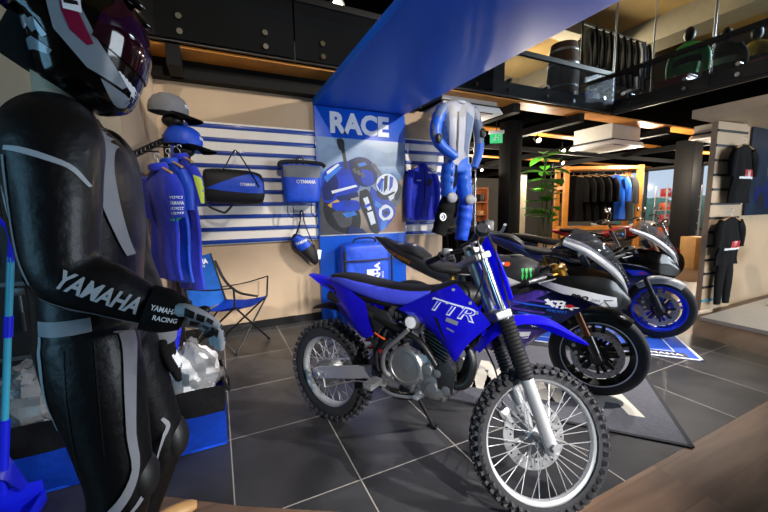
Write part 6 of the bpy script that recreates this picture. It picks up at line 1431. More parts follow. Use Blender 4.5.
# tan toe shape on the wood strip
t = thing('wooden_shoe_form', 'small tan foot-shaped form on the brown boards beside the mannequin', 'foot form', (-0.24, 1.60, 0)); T = TW(t.location)
mb = MB(T); mb.loft([(V((-0.34, 1.58, 0.03)), V((0, 0.03, 0)), V((0, 0, 0.028))), (V((-0.27, 1.60, 0.032)), V((0, 0.036, 0)), V((0, 0, 0.031))), (V((-0.20, 1.625, 0.024)), V((0, 0.034, 0)), V((0, 0, 0.023))), (V((-0.165, 1.635, 0.016)), V((0, 0.018, 0)), V((0, 0, 0.014)))], 18, 2.2, 14); fo = mb.build('foot', M['hangerwood'], t)
mb = MB(T); mb.cyl((-0.33, 1.58, 0.05), (-0.335, 1.58, 0.16), 0.026, 0.03); mb.build('ankle', M['hangerwood'], t)

t = thing('added_dark_board', 'black pegboard with dark hand tools on the wall behind the bag', 'tool board', (-1.14, 2.48, 0.45)); T = TW(t.location)  # dark board added to darken the lit wall at far left
mb = MB(T); mb.box((-1.14, 2.483, 1.13), (1.02, 0.034, 1.36), None, 0.003); mb.build('board', M['blackplastic'], t)
mb = MB(T)
for z in (0.55, 0.95, 1.35, 1.72): mb.box((-1.14, 2.452, z), (1.0, 0.014, 0.022))
mb.build('hook_strip', M['alud'], t)
for k, (x, z, L_) in enumerate(((-0.80, 1.30, 0.26), (-0.92, 1.32, 0.3), (-1.05, 1.28, 0.24), (-0.78, 0.90, 0.3), (-0.95, 0.9, 0.2))):
    w_ = thing('added_tool', ['dark pliers hung upper right on the black pegboard', 'dark wrench hung next to the pliers on the black pegboard', 'dark screwdriver hung third along the upper strip of the pegboard', 'dark tyre lever hung on the lower strip of the pegboard, right', 'dark hammer hung on the lower strip of the pegboard, left'][k], 'tool', (x, 2.43, z - L_)); Tw = TW(w_.location)  # tools added as dark clutter on the board
    mb = MB(Tw); mb.cyl((x, 2.43, z), (x, 2.43, z - L_ * 0.55), 0.007); mb.box((x, 2.43, z + 0.01), (0.045, 0.016, 0.04), None, 0.004); mb.cyl((x, 2.445, z + 0.03), (x, 2.43, z + 0.03), 0.004); mb.build('shank', M['alud'], w_)
    mb = MB(Tw); mb.cyl((x, 2.43, z - L_ * 0.5), (x, 2.43, z - L_), 0.013, 0.011); mb.build('handle', M['nylonblack'], w_)

# ================================================================== showroom behind: bikes
def ox(px, py, x):
    d = fw * 350 + r2 * (px - 384) - u2 * (py - 256); t = x / d.x
    return V((x, d.y * t, 1.29 + d.z * t))
def naked_bike(label, loc, hd, c):
    root = thing('roadster_motorcycle', label, 'motorcycle', loc, hd)
    FA, RA = V((1.40, 0, 0.305)), V((0, 0, 0.315))
    cast_wheel('front_wheel', root, FA, 0.305, 0.12, 0.22, None, c['rim'], None, True); cast_wheel('rear_wheel', root, RA, 0.315, 0.17, 0.22, None, c['rim'], None, False)
    rk = radians(25); ax = V((-sin(rk), 0, cos(rk)))
    for s in (-1, 1):
        mb = MB(); mb.cyl(FA + V((0, s * 0.1, 0)), FA + ax * 0.32 + V((0, s * 0.1, 0)), 0.03); mb.cyl(FA + ax * 0.3 + V((0, s * 0.1, 0)), FA + ax * 0.72 + V((0, s * 0.1, 0)), 0.022); mb.build('fork_leg', M['chrome'], root)
    top = FA + ax * 0.74
    mb = MB(); mb.tube([top + V((-0.14, -0.40, 0.10)), top + V((-0.05, -0.28, 0.13)), top + V((0, -0.1, 0.03)), top + V((0, 0.1, 0.03)), top + V((-0.05, 0.28, 0.13)), top + V((-0.14, 0.40, 0.10))], 0.013, 10, res=26); hb = mb.build('handlebar', M['chrome'], root)
    for s in (-1, 1):
        mb = MB(); mb.cyl(top + V((-0.085, s * 0.31, 0.118)), top + V((-0.145, s * 0.41, 0.098)), 0.018); mb.build('grip', M['rubber'], hb)
        mb = MB(); mb.tube([top + V((-0.04, s * 0.25, 0.12)), top + V((-0.02, s * 0.30, 0.22)), top + V((-0.05, s * 0.36, 0.26))], 0.006, 6, res=8); mb.sph(top + V((-0.05, s * 0.38, 0.28)), (0.018, 0.06, 0.045)); mb.build('mirror', M['chrome'], root)
    mb = MB(); mb.lathe([(0.02, -0.10), (0.06, -0.08), (0.088, -0.02), (0.09, 0.03)], top + V((0.14, 0, -0.06)), X, 28, True); hl = mb.build('head_lamp', M['chrome'], root)
    mb = MB(); mb.lathe([(0.088, 0.028), (0.06, 0.042), (0.002, 0.048)], top + V((0.14, 0, -0.06)), X, 28); mb.build('lens', M['silver'], hl)
    mb = MB(); mb.loft([(V((0.45, 0, 0.79)), V((0, 0.08, 0)), V((0, 0, 0.05))), (V((0.62, 0, 0.82)), V((0, 0.14, 0)), V((0, 0, 0.10))), (V((0.82, 0, 0.85)), V((0, 0.16, 0)), V((0, 0, 0.11))), (V((1.0, 0, 0.86)), V((0, 0.10, 0)), V((0, 0, 0.06)))], 24, 2.6, 18); mb.build('fuel_tank', c['tank'], root)
    mb = MB(); mb.loft([(V((-0.25, 0, 0.88)), V((0, 0.08, 0)), V((0, 0, 0.03))), (V((0, 0, 0.85)), V((0, 0.12, 0)), V((0, 0, 0.05))), (V((0.3, 0, 0.79)), V((0, 0.13, 0)), V((0, 0, 0.05))), (V((0.5, 0, 0.78)), V((0, 0.09, 0)), V((0, 0, 0.04)))], 20, 3, 14); mb.build('seat', M['seatblack'], root)
    mb = MB(); mb.loft([(V((-0.38, 0, 0.86)), V((0, 0.05, 0)), V((0, 0, 0.03))), (V((-0.2, 0, 0.81)), V((0, 0.10, 0)), V((0, 0, 0.05))), (V((0.15, 0, 0.72)), V((0, 0.11, 0)), V((0, 0, 0.06)))], 18, 3, 12); mb.build('tail_unit', c['tank'], root)
    mb = MB(); mb.box((0.68, 0, 0.46), (0.46, 0.30, 0.30), None, 0.06); mb.box((0.80, 0, 0.64), (0.22, 0.26, 0.18), None, 0.02)
    for k in range(5): mb.box((0.80, 0, 0.57 + k * 0.035), (0.27, 0.31, 0.012), None, 0.003)
    mb.cyl((0.62, -0.19, 0.44), (0.62, 0.19, 0.44), 0.09, None, 24); mb.build('engine', M['alu'], root)
    mb = MB()
    for s in (-1, 1): mb.tube([V((1.08, 0, 0.88)), V((0.9, s * 0.14, 0.74)), V((0.45, s * 0.14, 0.66)), V((0.4, s * 0.12, 0.42))], 0.02, 8, res=16); mb.bar((0.4, s * 0.12, 0.42), (0, s * 0.11, 0.315), 0.03, 0.05)
    mb.build('frame', M['black'], root)
    mb = MB(); mb.tube([V((0.92, -0.1, 0.6)), V((0.98, -0.12, 0.42)), V((0.8, -0.14, 0.28)), V((0.4, -0.16, 0.28)), V((-0.2, -0.2, 0.42))], [0.022, 0.022, 0.022, 0.045, 0.045], 12, res=24); mb.build('exhaust', M['chrome'], root)
    mb = MB(); rows = []
    for k in range(9):
        a = radians(45 + 90 * k / 8); cc = FA + V((cos(a) * 0.325, 0, sin(a) * 0.325)); dn = V((-cos(a), 0, -sin(a)))
        rows.append([cc + V((0, -0.07, 0)) + dn * 0.05, cc + V((0, -0.05, 0)), cc, cc + V((0, 0.05, 0)), cc + V((0, 0.07, 0)) + dn * 0.05])
    mb.sheet([list(r) for r in zip(*rows)], 16, 9, 0.004); mb.build('front_mudguard', c['tank'], root)
    mb = MB(); mb.cyl((0.45, 0.13, 0.35), (0.5, 0.28, 0.012), 0.012); mb.build('side_stand', M['black'], root)
    return root
naked_bike('chrome and black roadster with raised handlebar behind the blue wheeled motorcycle', (4.45, 4.02, 0.002), HD, dict(rim=M['black'], tank=M['blackgloss']))
naked_bike('red roadster motorcycle standing in front of the wooden clothes frame', (6.25, 4.55, 0.0), HD, dict(rim=M['black'], tank=M['red']))
naked_bike('white roadster motorcycle in front of the metal shelf unit', (9.35, 5.85, 0.0), HD, dict(rim=M['alud'], tank=M['racewhite']))

# ================================================================== clothing rails, racks and shelves behind
def garment(root, T, c, ax_, w, L, mat, th=0.035, sl=0.3): return shirt(root, T, c, ax_, w, L, mat, th, sl)
def hung(label, c, ax_, mat, w=0.42, L=0.72, group=None, sl=0.3, stripe=None, nm='shirt', cat='shirt', hmat=None, rail_up=0.07):
    c = V(c); t = thing(nm, label, cat, (c.x, c.y, c.z - L)); T = TW(t.location)
    if group: t['group'] = group
    o, bv = garment(t, T, c, ax_, w, L, mat, 0.03, sl); hanger(t, T, c + Z * 0.01, ax_, w * 0.85, hmat or M['hangerwood'])
    if stripe:
        a = V(ax_).normalized(); n = V((a.y, -a.x, 0))
        patch([(-w * 0.05, -0.28), (w * 0.42, -0.28), (w * 0.42, -0.36), (-w * 0.05, -0.36)], c + n * 0.6 * (1), a, Z, stripe, o, bv, 0.004, name='stripe', M=T)
        patch([(-w * 0.30, -0.36), (w * 0.42, -0.36), (w * 0.42, -0.385), (-w * 0.30, -0.385)], c + n * 0.6, a, Z, M['letterw'], o, bv, 0.004, name='stripe', M=T)
    return t
# trousers and jackets on a double rail beyond the end of the display wall
t = thing('clothes_rail', 'chrome double clothes rail beyond the end of the display wall', 'rail', (3.45, 4.75, 0)); T = TW(t.location)
for x in (3.02, 3.98):
    mb = MB(T); mb.cyl((x, 4.75, 0.0), (x, 4.75, 1.98), 0.014); mb.box((x, 4.75, 0.012), (0.05, 0.5, 0.022), None, 0.004); mb.build('upright', M['chrome'], t)
for z in (1.02, 1.95):
    mb = MB(T); mb.cyl((3.02, 4.75, z), (3.98, 4.75, z), 0.012); mb.build('rail', M['chrome'], t)
def trousers(label, x, mat):
    t = thing('trousers', label, 'trousers', (x, 4.75, 0.1), 0, 'leather trousers on the low rail'); T = TW((x, 4.75, 0.1)); mb = MB(T)
    for s in (-1, 1): mb.limb([(x, 4.75 + s * 0.06, 0.92), (x, 4.75 + s * 0.095, 0.7), (x + 0.01, 4.75 + s * 0.10, 0.45), (x, 4.75 + s * 0.10, 0.12)], [(0.09, 0.035), (0.085, 0.038), (0.07, 0.034), (0.05, 0.03)], 14, 16, Y)
    o = mb.build('legs', mat, t)
    for s in (-1, 1):
        mb = MB(T); mb.sph((x, 4.75 + s * 0.10, 0.48), (0.05, 0.055, 0.08), None, 12, 8); mb.build('knee_pad', M['greyleather'], o)
    mb = MB(T); mb.tube([V((x, 4.60, 0.935)), V((x, 4.75, 0.945)), V((x, 4.90, 0.935))], 0.01, 6, res=6); mb.tube([V((x, 4.75, 0.945)), V((x, 4.75, 1.03)), V((x, 4.77, 1.04))], 0.003, 6); mb.build('hanger', M['black'], t)
for k in range(5): trousers('black leather trousers with grey knee pads on the chrome double rail', 3.12 + k * 0.19, M['leather'])
hung('white and black riding jacket on the upper chrome rail', (3.30, 4.75, 1.86), Y, M['whiteleather'], 0.44, 0.68, None, 0.55, nm='jacket', cat='jacket', hmat=M['black'])
hung('plain black riding jacket on the upper chrome rail', (3.55, 4.75, 1.86), Y, M['blackcloth'], 0.44, 0.68, None, 0.55, nm='jacket', cat='jacket', hmat=M['black'])
t = thing('storage_box', 'red box on top of a dark cabinet left of the black column', 'box', (4.1, 5.4, 1.75)); T = TW(t.location)
mb = MB(T); mb.box((4.1, 5.4, 1.86), (0.34, 0.3, 0.22), None, 0.01); b0 = mb.build('body', M['red'], t); mb = MB(T); mb.box((4.1, 5.4, 1.98), (0.36, 0.32, 0.03), None, 0.006); mb.build('lid', M['red'], t)
t = thing('cabinet', 'dark cabinet standing behind the chrome double rail', 'cabinet', (4.1, 5.45, 0.002)); T = TW((4.1, 5.45, 0))
mb = MB(T); mb.box((4.1, 5.45, 0.875), (0.62, 0.45, 1.75), None, 0.006); bd = mb.build('body', M['black'], t)
for s in (-1, 1):
    mb = MB(T); mb.box((4.1 + s * 0.15, 5.215, 0.9), (0.29, 0.02, 1.6), None, 0.004); d = mb.build('door', M['blackplastic'], t); mb = MB(T); mb.cyl((4.1 + s * 0.03, 5.195, 0.85), (4.1 + s * 0.03, 5.195, 1.0), 0.006); mb.build('handle', M['steel'], d)
# pale leaning panel and plant by the column
t = thing('display_mirror', 'tall pale framed panel standing just right of the black column', 'mirror', (5.5, 5.25, 0)); T = TW(t.location)
mb = MB(T); mb.box((5.5, 5.25, 1.0), (0.42, 0.03, 1.98), None, 0.004); fr_ = mb.build('frame', M['black'], t); mb = MB(T); mb.box((5.5, 5.232, 1.0), (0.36, 0.006, 1.9)); mb.build('panel', pm('warm_panel', '#cfc0a8', 0.4), t)
mb = MB(T); mb.box((5.5, 5.32, 0.02), (0.42, 0.3, 0.03)); mb.build('foot', M['black'], t)
t = thing('potted_plant', 'tall green leafy plant beside the black column', 'plant', (5.55, 4.62, 0)); T = TW(t.location)
mb = MB(T); mb.lathe([(0.12, 0), (0.15, 0.02), (0.19, 0.38), (0.20, 0.40), (0.18, 0.40), (0.17, 0.34), (0.002, 0.33)], (5.55, 4.62, 0), Z, 28); mb.build('pot', M['terra'], t)
random.seed(11)
mb = MB(T); stems = []
for k in range(4):
    a = k * 1.6; pts = [V((5.55, 4.62, 0.32)), V((5.55 + 0.06 * cos(a), 4.62 + 0.06 * sin(a), 1.0)), V((5.55 + 0.10 * cos(a + 1), 4.62 + 0.10 * sin(a + 1), 1.7)), V((5.53 + 0.08 * cos(a + 2), 4.6 + 0.08 * sin(a + 2), 2.3 - 0.1 * k))]
    mb.tube(pts, [0.014, 0.011, 0.007], 8, res=20); stems.append(cr(pts, 24))
mb.build('stem', pm('plant_stem', '#4b5a2c', 0.6), t)
def leaf(mb, p, d, L, W, droop):
    d = V(d).normalized(); s = d.cross(Z).normalized(); n = s.cross(d); rows = []
    for j in (-1, -0.5, 0, 0.5, 1):
        row = []
        for k in range(7):
            q = k / 6; w = sin(pi * min(1, q * 0.97 + 0.03)) ** 0.7 * W
            row.append(V(p) + d * L * q + s * j * w - Z * droop * q * q + n * (abs(j) * 0.25 * w))
        rows.append(row)
    mb.sheet(rows, 12, 7, 0.0015)
for k in range(34):
    st = stems[k % 4]; p = st[random.randint(8, 23)]; a = random.uniform(0, 2 * pi)
    mb = MB(T); leaf(mb, p, (cos(a), sin(a), random.uniform(-0.1, 0.5)), random.uniform(0.28, 0.42), random.uniform(0.09, 0.14), random.uniform(0.02, 0.10)); mb.build('leaf', M['leaf'], t)
# honey-coloured wooden clothes frame
A_, B_ = V((7.06, 5.5, 0)), V((8.5, 4.8, 0)); dA = (B_ - A_).normalized(); nA = V((dA.y, -dA.x, 0))
t = thing('clothes_rack', 'honey-coloured wooden clothes frame with hanging black shirts', 'rack', tuple(A_.lerp(B_, 0.5))); T = TW(t.location)
for p in (A_, B_):
    for o_ in (0.2, -0.2):
        mb = MB(T); mb.bar(p + nA * o_, p + nA * o_ + Z * 2.2, 0.09, 0.09, up=dA, bev=0.004); mb.build('upright', M['orangewood'], t)
    for z in (0.85, 2.16, 1.75): 
        mb = MB(T); mb.bar(p + nA * 0.2 + Z * z, p - nA * 0.2 + Z * z, 0.07, 0.07); mb.build('side_rail', M['orangewood'], t)
for o_ in (0.2, -0.2):
    for z in (0.85, 2.16): mb = MB(T); mb.bar(A_ + nA * o_ + Z * z, B_ + nA * o_ + Z * z, 0.07, 0.07); mb.build('cross_rail', M['orangewood'], t)
mb = MB(T); mb.cyl(A_ + Z * 2.10, B_ + Z * 2.10, 0.014); mb.build('hanging_rail', M['black'], t)
for k in range(7):
    f_ = 0.16 + 0.105 * k + (0.05 if k > 4 else 0)
    ax_ = (nA + dA * 0.55).normalized()
    c = A_.lerp(B_, f_) + Z * 2.015
    if k == 5: hung('blue, white and black jersey on the honey-coloured wooden frame', c, ax_, M['brightblue'], 0.56, 0.98, None, 0.5, nm='jersey', cat='shirt')
    elif k == 6: hung('dark grey jacket at the right end of the wooden frame', c, ax_, pm('charcoal_cloth', '#2c2c30', 0.85), 0.56, 1.02, None, 0.55, nm='jacket', cat='jacket')
    else: hung('black long-sleeved shirt on the honey-coloured wooden frame', c, ax_, M['blackcloth'], 0.56, 1.02, 'black shirts on the wooden frame', 0.5)
# metal shelf unit with goods
SA, SB = V((10.75, 5.35, 0)), V((11.65, 5.0, 0)); dS = (SB - SA).normalized(); nS = V((dS.y, -dS.x, 0))
t = thing('shelf_unit', 'grey metal shelf unit full of small goods near the far window', 'shelf', tuple(SA.lerp(SB, 0.5))); T = TW(t.location)
Rs = Matrix((dS, -nS, Z)).transposed()
for p in (SA, SB):
    for o_ in (0.18, -0.18): mb = MB(T); mb.bar(p + nS * o_, p + nS * o_ + Z * 1.85, 0.03, 0.03); mb.build('upright', M['steel'], t)
zs = (0.15, 0.5, 0.85, 1.2, 1.55)
for z in zs: mb = MB(T); mb.box(SA.lerp(SB, 0.5) + Z * z, ((SB - SA).length, 0.40, 0.02), Rs); mb.build('shelf', M['steel'], t)
random.seed(5)
cols = [(M['red'], 'red'), (M['blackplastic'], 'black'), (M['letterw'], 'white'), (M['orange'], 'orange'), (M['turq'], 'turquoise'), (M['card'], 'brown')]
for si, z in enumerate(zs):
    for k in range(5):
        mt, cn = cols[(k * 2 + si * 3 + k // 2) % 6]; h = random.uniform(0.12, 0.24); p = SA + dS * (0.12 + 0.18 * k) + Z * (z + 0.011)
        b_ = thing('goods_box', '%s packaged goods box on the grey metal shelf unit' % cn, 'box', tuple(p), 0, '%s goods boxes on the shelf unit' % cn); Tb = TW(p)
        mb = MB(Tb); mb.box(p + Z * h / 2, (0.13, 0.2, h), Rs, 0.006); mb.build('carton', mt, b_); mb = MB(Tb); mb.box(p + Z * h * 0.6 + nS * 0.1012, (0.08, 0.004, h * 0.3), Rs); mb.build('front_label', M['silver'], b_)
# cardboard carton
t = thing('cardboard_box', 'tall brown cardboard carton on the floor before the dark pillar', 'box', (9.02, 3.74, 0)); T = TW(t.location); Rb = Matrix.Rotation(radians(-28), 3, 'Z')
mb = MB(T); mb.box((9.02, 3.74, 0.33), (0.42, 0.40, 0.66), Rb, 0.004); bd = mb.build('carton', M['card'], t)
mb = MB(T); mb.box((9.02, 3.74, 0.662), (0.06, 0.40, 0.004), Rb); mb.build('tape', M['hangerwood'], bd)
fx = V((9.02, 3.74, 0)) + Rb @ V((0.03, -0.2015, 0)); lettering('fragile', fx + Z * 0.36, V((0, 0, 1)), Rb @ V((-1, 0, 0)), 0.36, M['blackplastic'], bd, 0.07, 0.02, 0.2, 0.0005, M=T) if False else None
mb = MB(T)
for k in range(6): mb.box(fx + Z * (0.22 + 0.045 * k), (0.05 - 0.008 * (k % 3), 0.003, 0.03), Rb)
mb.build('print_marks', M['blackplastic'], bd)
# ================================================================== wooden partition on the right
PA, PB = V((5.19, 2.07, 0)), V((5.76, 2.02, 0)); dP = (PB - PA).normalized(); nP = V((dP.y, -dP.x, 0))
palew = pm('pale_birch', '#c2a98a', 0.45, var=0.06, scale=3)
t = thing('slat_partition', 'pale wooden slat partition with dark grooves at the right', 'partition', tuple(PA.lerp(PB, 0.5))); T = TW(t.location); Rp = Matrix((dP, -nP, Z)).transposed()
mb = MB(T); mb.box(PA.lerp(PB, 0.5) + Z * 1.14 - nP * 0.03, ((PB - PA).length, 0.06, 2.2), Rp); mb.build('board', palew, t)
for k in range(13):
    mb = MB(T); mb.box(PA.lerp(PB, 0.5) + Z * (0.16 + 0.165 * k) + nP * 0.004, ((PB - PA).length * 1.01, 0.012, 0.026), Rp); mb.build('groove_rail', M['blackplastic'] if k > 4 else M['turq' if k < 1 else 'blackplastic'], t)
mb = MB(); mb.box((7.4, 2.14, 1.13), (3.3, 0.08, 2.26)); struct(mb.build('wall_partition', palew))
mb = MB(); mb.box((6.95, 1.30, 2.30), (4.2, 1.75, 0.09)); struct(mb.build('ceiling_canopy', pm('canopy_board', '#bba88e', 0.5, var=0.04)))
mb = MB(); mb.box((6.95, 1.25, 0.02), (4.1, 1.40, 0.04)); struct(mb.build('slab_platform', pm('white_platform', '#cfcac2', 0.35, var=0.03)))
t = thing('wall_picture', 'dark blue picture of a rider on the pale partition at the right edge', 'picture', (6.75, 2.09, 1.16)); T = TW(t.location)
mb = MB(T); mb.box((6.65, 2.085, 1.715), (1.15, 0.02, 1.1)); pc_ = mb.build('panel', pm('night_print', '#16283c', 0.3, var=0.5, scale=5), t)
for k, (cx_, cz_, rx_, rz_, mt) in enumerate(((6.45, 1.42, 0.17, 0.13, bl3), (6.75, 1.45, 0.2, 0.22, bl3), (6.68, 1.75, 0.10, 0.12, gy), (6.50, 1.36, 0.10, 0.10, dk), (6.95, 1.38, 0.13, 0.13, dk))):
    patch([(cx_ + rx_ * cos(a * pi / 9), cz_ + rz_ * sin(a * pi / 9)) for a in range(18)], (0, 2.0738 - 0.0004 * k, 0), X, Z, mt, pc_, None, name='picture_shape', M=T)
def Pp(f_, z, out=0.08): return PA.lerp(PB, f_) + Z * z + nP * out
t1 = hung('black shirt with red band hung high on the slat partition', Pp(0.62, 1.98, 0.09), dP, M['blackcloth'], 0.40, 0.66, None, 0.3, M['red'])
t2 = hung('black jersey with red and white band hung low on the slat partition', Pp(0.42, 1.16, 0.09), dP, M['blackcloth'], 0.42, 0.56, None, 0.3, M['red'])
t = thing('trousers', 'plain black trousers below the jersey on the slat partition', 'trousers', tuple(Pp(0.45, 0.08, 0.1))); T = TW(t.location); mb = MB(T)
for s in (-1, 1): mb.limb([Pp(0.45, 0.60, 0.07) + dP * s * 0.06, Pp(0.45, 0.42, 0.07) + dP * s * 0.085, Pp(0.45, 0.12, 0.07) + dP * s * 0.085], [(0.085, 0.03), (0.08, 0.03), (0.055, 0.025)], 14, 12, dP)
mb.build('legs', M['blackcloth'], t); mb = MB(T); mb.bar(Pp(0.45, 0.60, 0.07) - dP * 0.14, Pp(0.45, 0.60, 0.07) + dP * 0.14, 0.03, 0.05); mb.build('waistband', M['blackplastic'], t)
# bar stool on the white platform
t = thing('bar_stool', 'grey bar stool with round chrome base on the white platform', 'stool', (6.28, 1.62, 0.04)); T = TW(t.location); q = V((6.28, 1.62, 0.04))
mb = MB(T); mb.lathe([(0.002, 0.0), (0.215, 0.0), (0.22, 0.008), (0.15, 0.022), (0.04, 0.035), (0.03, 0.05)], q, Z, 36); mb.build('base', M['chrome'], t)
mb = MB(T); mb.cyl(q + Z * 0.04, q + Z * 0.42, 0.028); mb.cyl(q + Z * 0.4, q + Z * 0.66, 0.02); mb.build('column', M['chrome'], t)
mb = MB(T); mb.loft([(q + Z * 0.66, V((0.15, 0, 0)), V((0, 0.15, 0))), (q + Z * 0.69, V((0.19, 0, 0)), V((0, 0.19, 0))), (q + Z * 0.72, V((0.18, 0, 0)), V((0, 0.18, 0)))], 28, 3, 8); mb.build('seat', M['greycloth'], t)
mb = MB(T); mb.torus(q + Z * 0.28, Z, 0.14, 0.01, 28, 8); mb.bar(q + V((-0.14, 0, 0.28)), q + V((0.14, 0, 0.28)), 0.012, 0.012); mb.build('foot_ring', M['chrome'], t)

# ================================================================== ceiling fittings
t = thing('exit_sign', 'green illuminated emergency exit sign hanging left of the black column', 'sign', (4.02, 4.32, 2.36)); T = TW(t.location); Re = Matrix.Rotation(radians(-30), 3, 'Z')
mb = MB(T); mb.box((4.02, 4.32, 2.485), (0.23, 0.06, 0.05), Re, 0.006); mb.build('housing', M['white'], t)
mb = MB(T); mb.box((4.02, 4.32, 2.39), (0.19, 0.014, 0.14), Re); pl = mb.build('sign_plate', M['exitgreen'], t)
e0 = V((4.02, 4.32, 2.39)); ux, nx = Re @ X, Re @ V((0, -1, 0))
mb = MB(T)
f0 = e0 + nx * 0.009
mb.sph(f0 + ux * -0.01 + Z * 0.045, (0.012, 0.003, 0.012), None, 10, 6); mb.bar(f0 + ux * -0.012 + Z * 0.032, f0 + ux * -0.03 - Z * 0.012, 0.018, 0.003, up=nx); mb.bar(f0 + ux * -0.03 - Z * 0.012, f0 + ux * -0.005 - Z * 0.03, 0.012, 0.003, up=nx); mb.bar(f0 + ux * -0.03 - Z * 0.012, f0 + ux * -0.055 - Z * 0.04, 0.012, 0.003, up=nx); mb.bar(f0 + ux * -0.015 + Z * 0.028, f0 + ux * 0.018 + Z * 0.01, 0.008, 0.003, up=nx); mb.bar(f0 + ux * 0.035 - Z * 0.05, f0 + ux * 0.035 + Z * 0.05, 0.006, 0.003, up=nx); mb.bar(f0 + ux * 0.07 - Z * 0.05, f0 + ux * 0.07 + Z * 0.05, 0.006, 0.003, up=nx); mb.bar(f0 + ux * 0.035 + Z * 0.05, f0 + ux * 0.07 + Z * 0.05, 0.006, 0.003, up=nx)
mb.build('pictogram', M['letterw'], pl)
mb = MB(T); mb.cyl(V((4.02, 4.32, 2.51)), V((4.02, 4.32, 2.76)), 0.006); mb.build('drop_rod', M['black'], t)
def ac(label, c, sx, sy, h, zc):
    t = thing('ceiling_air_unit', label, 'air conditioner', (c[0], c[1], zc)); T = TW(t.location)
    mb = MB(T); mb.box((c[0], c[1], zc + 0.10 + (h - 0.1) / 2), (sx * 0.86, sy * 0.86, h - 0.1)); mb.build('casing', M['acw'], t)
    mb = MB(T); mb.prism([(-sx / 2, 0), (sx / 2, 0), (sx * 0.43, 0.07), (-sx * 0.43, 0.07)], (c[0], c[1], zc + 0.0), X, Z, sy, 0.004); mb.build('face_panel', M['white'], t)
    mb = MB(T)
    for k in range(9): mb.box((c[0], c[1] - sy * 0.32 + sy * 0.08 * k, zc - 0.003), (sx * 0.62, sy * 0.025, 0.006))
    mb.build('grille', M['acw'], t)
    for s in (-1, 1):
        mb = MB(T); mb.box((c[0], c[1] + s * sy * 0.43, zc - 0.004), (sx * 0.7, sy * 0.05, 0.008)); mb.build('air_flap', M['blackplastic'], t)
    mb = MB(T); mb.box((c[0], c[1], zc + 0.085), (sx * 0.9, sy * 0.9, 0.03)); mb.build('dark_band', M['blackplastic'], t)
    return t
ac('large white ceiling air conditioner behind the hanging leather suit', (3.12, 4.12), 1.05, 0.66, 0.17, 2.585)
ac('boxy white ceiling air conditioner above the red roadster', (6.75, 4.35), 0.95, 0.85, 0.36, 2.40)
ac('flat white ceiling air conditioner above the cardboard carton', (8.55, 3.30), 0.95, 0.7, 0.24, 2.52)
def spotlamp(label, p, look, group=None, s=1.0):
    p = V(p); d = (V(look) - p).normalized(); t = thing('spotlight', label, 'lamp', tuple(p), 0, group); T = TW(p)
    mb = MB(T); mb.lathe([(0.012 * s, -0.07 * s), (0.045 * s, -0.06 * s), (0.05 * s, 0.07 * s), (0.046 * s, 0.07 * s), (0.042 * s, 0.05 * s)], p, d, 22, False); mb.build('housing', M['black'], t)
    mb = MB(T); mb.lathe([(0.043 * s, 0.052 * s), (0.002, 0.056 * s)], p, d, 22); mb.build('lens', M['lampglow'], t)
    mb = MB(T); mb.tube([p - d * 0.03 + V((0, 0, 0.0)), p + V((0, 0, 0.06)), p + V((0, 0, 0.16))], 0.008, 6); mb.build('bracket', M['black'], t)
for p in ((5.4, 4.75, 2.56), (5.8, 6.8, 2.56), (6.9, 5.4, 2.56), (8.7, 6.8, 2.56), (7.6, 8.8, 2.56), (6.4, 8.0, 2.56)):
    spotlamp('small black ceiling spotlight under the mezzanine', p, (p[0] - 0.8, p[1] - 2.5, 0.9), 'ceiling spotlights under the mezzanine')
lp = oy(334, 8, 3.78); spotlamp('round clip-on spotlight shining behind the dark glass balustrade', lp, (2.0, 0.0, 2.4), None, 1.5)

# ================================================================== glass balustrade of the mezzanine
def gpanel(label, a, b, mat, z0=2.775, z1=3.30, rows_=(2.83, 2.95), group=None):
    a, b = V(a), V(b); u = (b - a).normalized(); n = V((u.y, -u.x, 0)); mid = a.lerp(b, 0.5)
    t = thing('glass_railing_panel', label, 'glass panel', (mid.x, mid.y, z0), 0, group); T = TW(t.location)
    mb = MB(T); mb.bar(a + u * 0.008 + Z * (z0 + z1) / 2, b - u * 0.008 + Z * (z0 + z1) / 2, z1 - z0, 0.014, up=n, bev=0.0); mb.build('pane', mat, t)
    for f_ in (0.22, 0.78):
        for z in rows_:
            p = a.lerp(b, f_) + Z * z; mb = MB(T); mb.cyl(p - n * 0.04, p + n * 0.03, 0.024, None, 18); mb.build('standoff', M['chrome'], t)
    return t
xs = [-0.44, 0.80, 2.04, 3.28, 4.52, 5.74]
for i, (a, b) in enumerate(zip(xs, xs[1:])):
    lab = ['smoked glass balustrade panel above the corner cap stand', 'smoked glass balustrade panel left of the blue soffit', 'smoked glass balustrade panel above the blue soffit', 'smoked glass balustrade panel above the hanging leather suit', 'smoked glass balustrade panel ending at the mezzanine corner'][i]
    gpanel(lab, (a, 3.61, 0), (b, 3.61, 0), M['dtint'] if i < 3 else M['tint2'])
ys = [3.60, 2.40, 1.2, 0.0]
for i, (a, b) in enumerate(zip(ys, ys[1:])):
    gpanel(['clear balustrade panel on the returning side, next to the corner', 'clear balustrade panel on the returning side above the slat partition', 'clear balustrade panel on the returning side nearest the camera'][i], (5.70, a, 0), (5.70, b, 0), M['tint2'])
t = thing('handrail', 'black mezzanine handrail turning the corner above the glass', 'handrail', (5.7, 3.61, 3.3)); T = TW(t.location)
mb = MB(T); mb.bar((-0.44, 3.61, 3.32), (5.72, 3.61, 3.32), 0.05, 0.06); mb.build('long_rail', M['black'], t)
mb = MB(T); mb.bar((5.70, 3.62, 3.32), (5.70, 0.0, 3.32), 0.05, 0.06); mb.build('return_rail', M['black'], t)
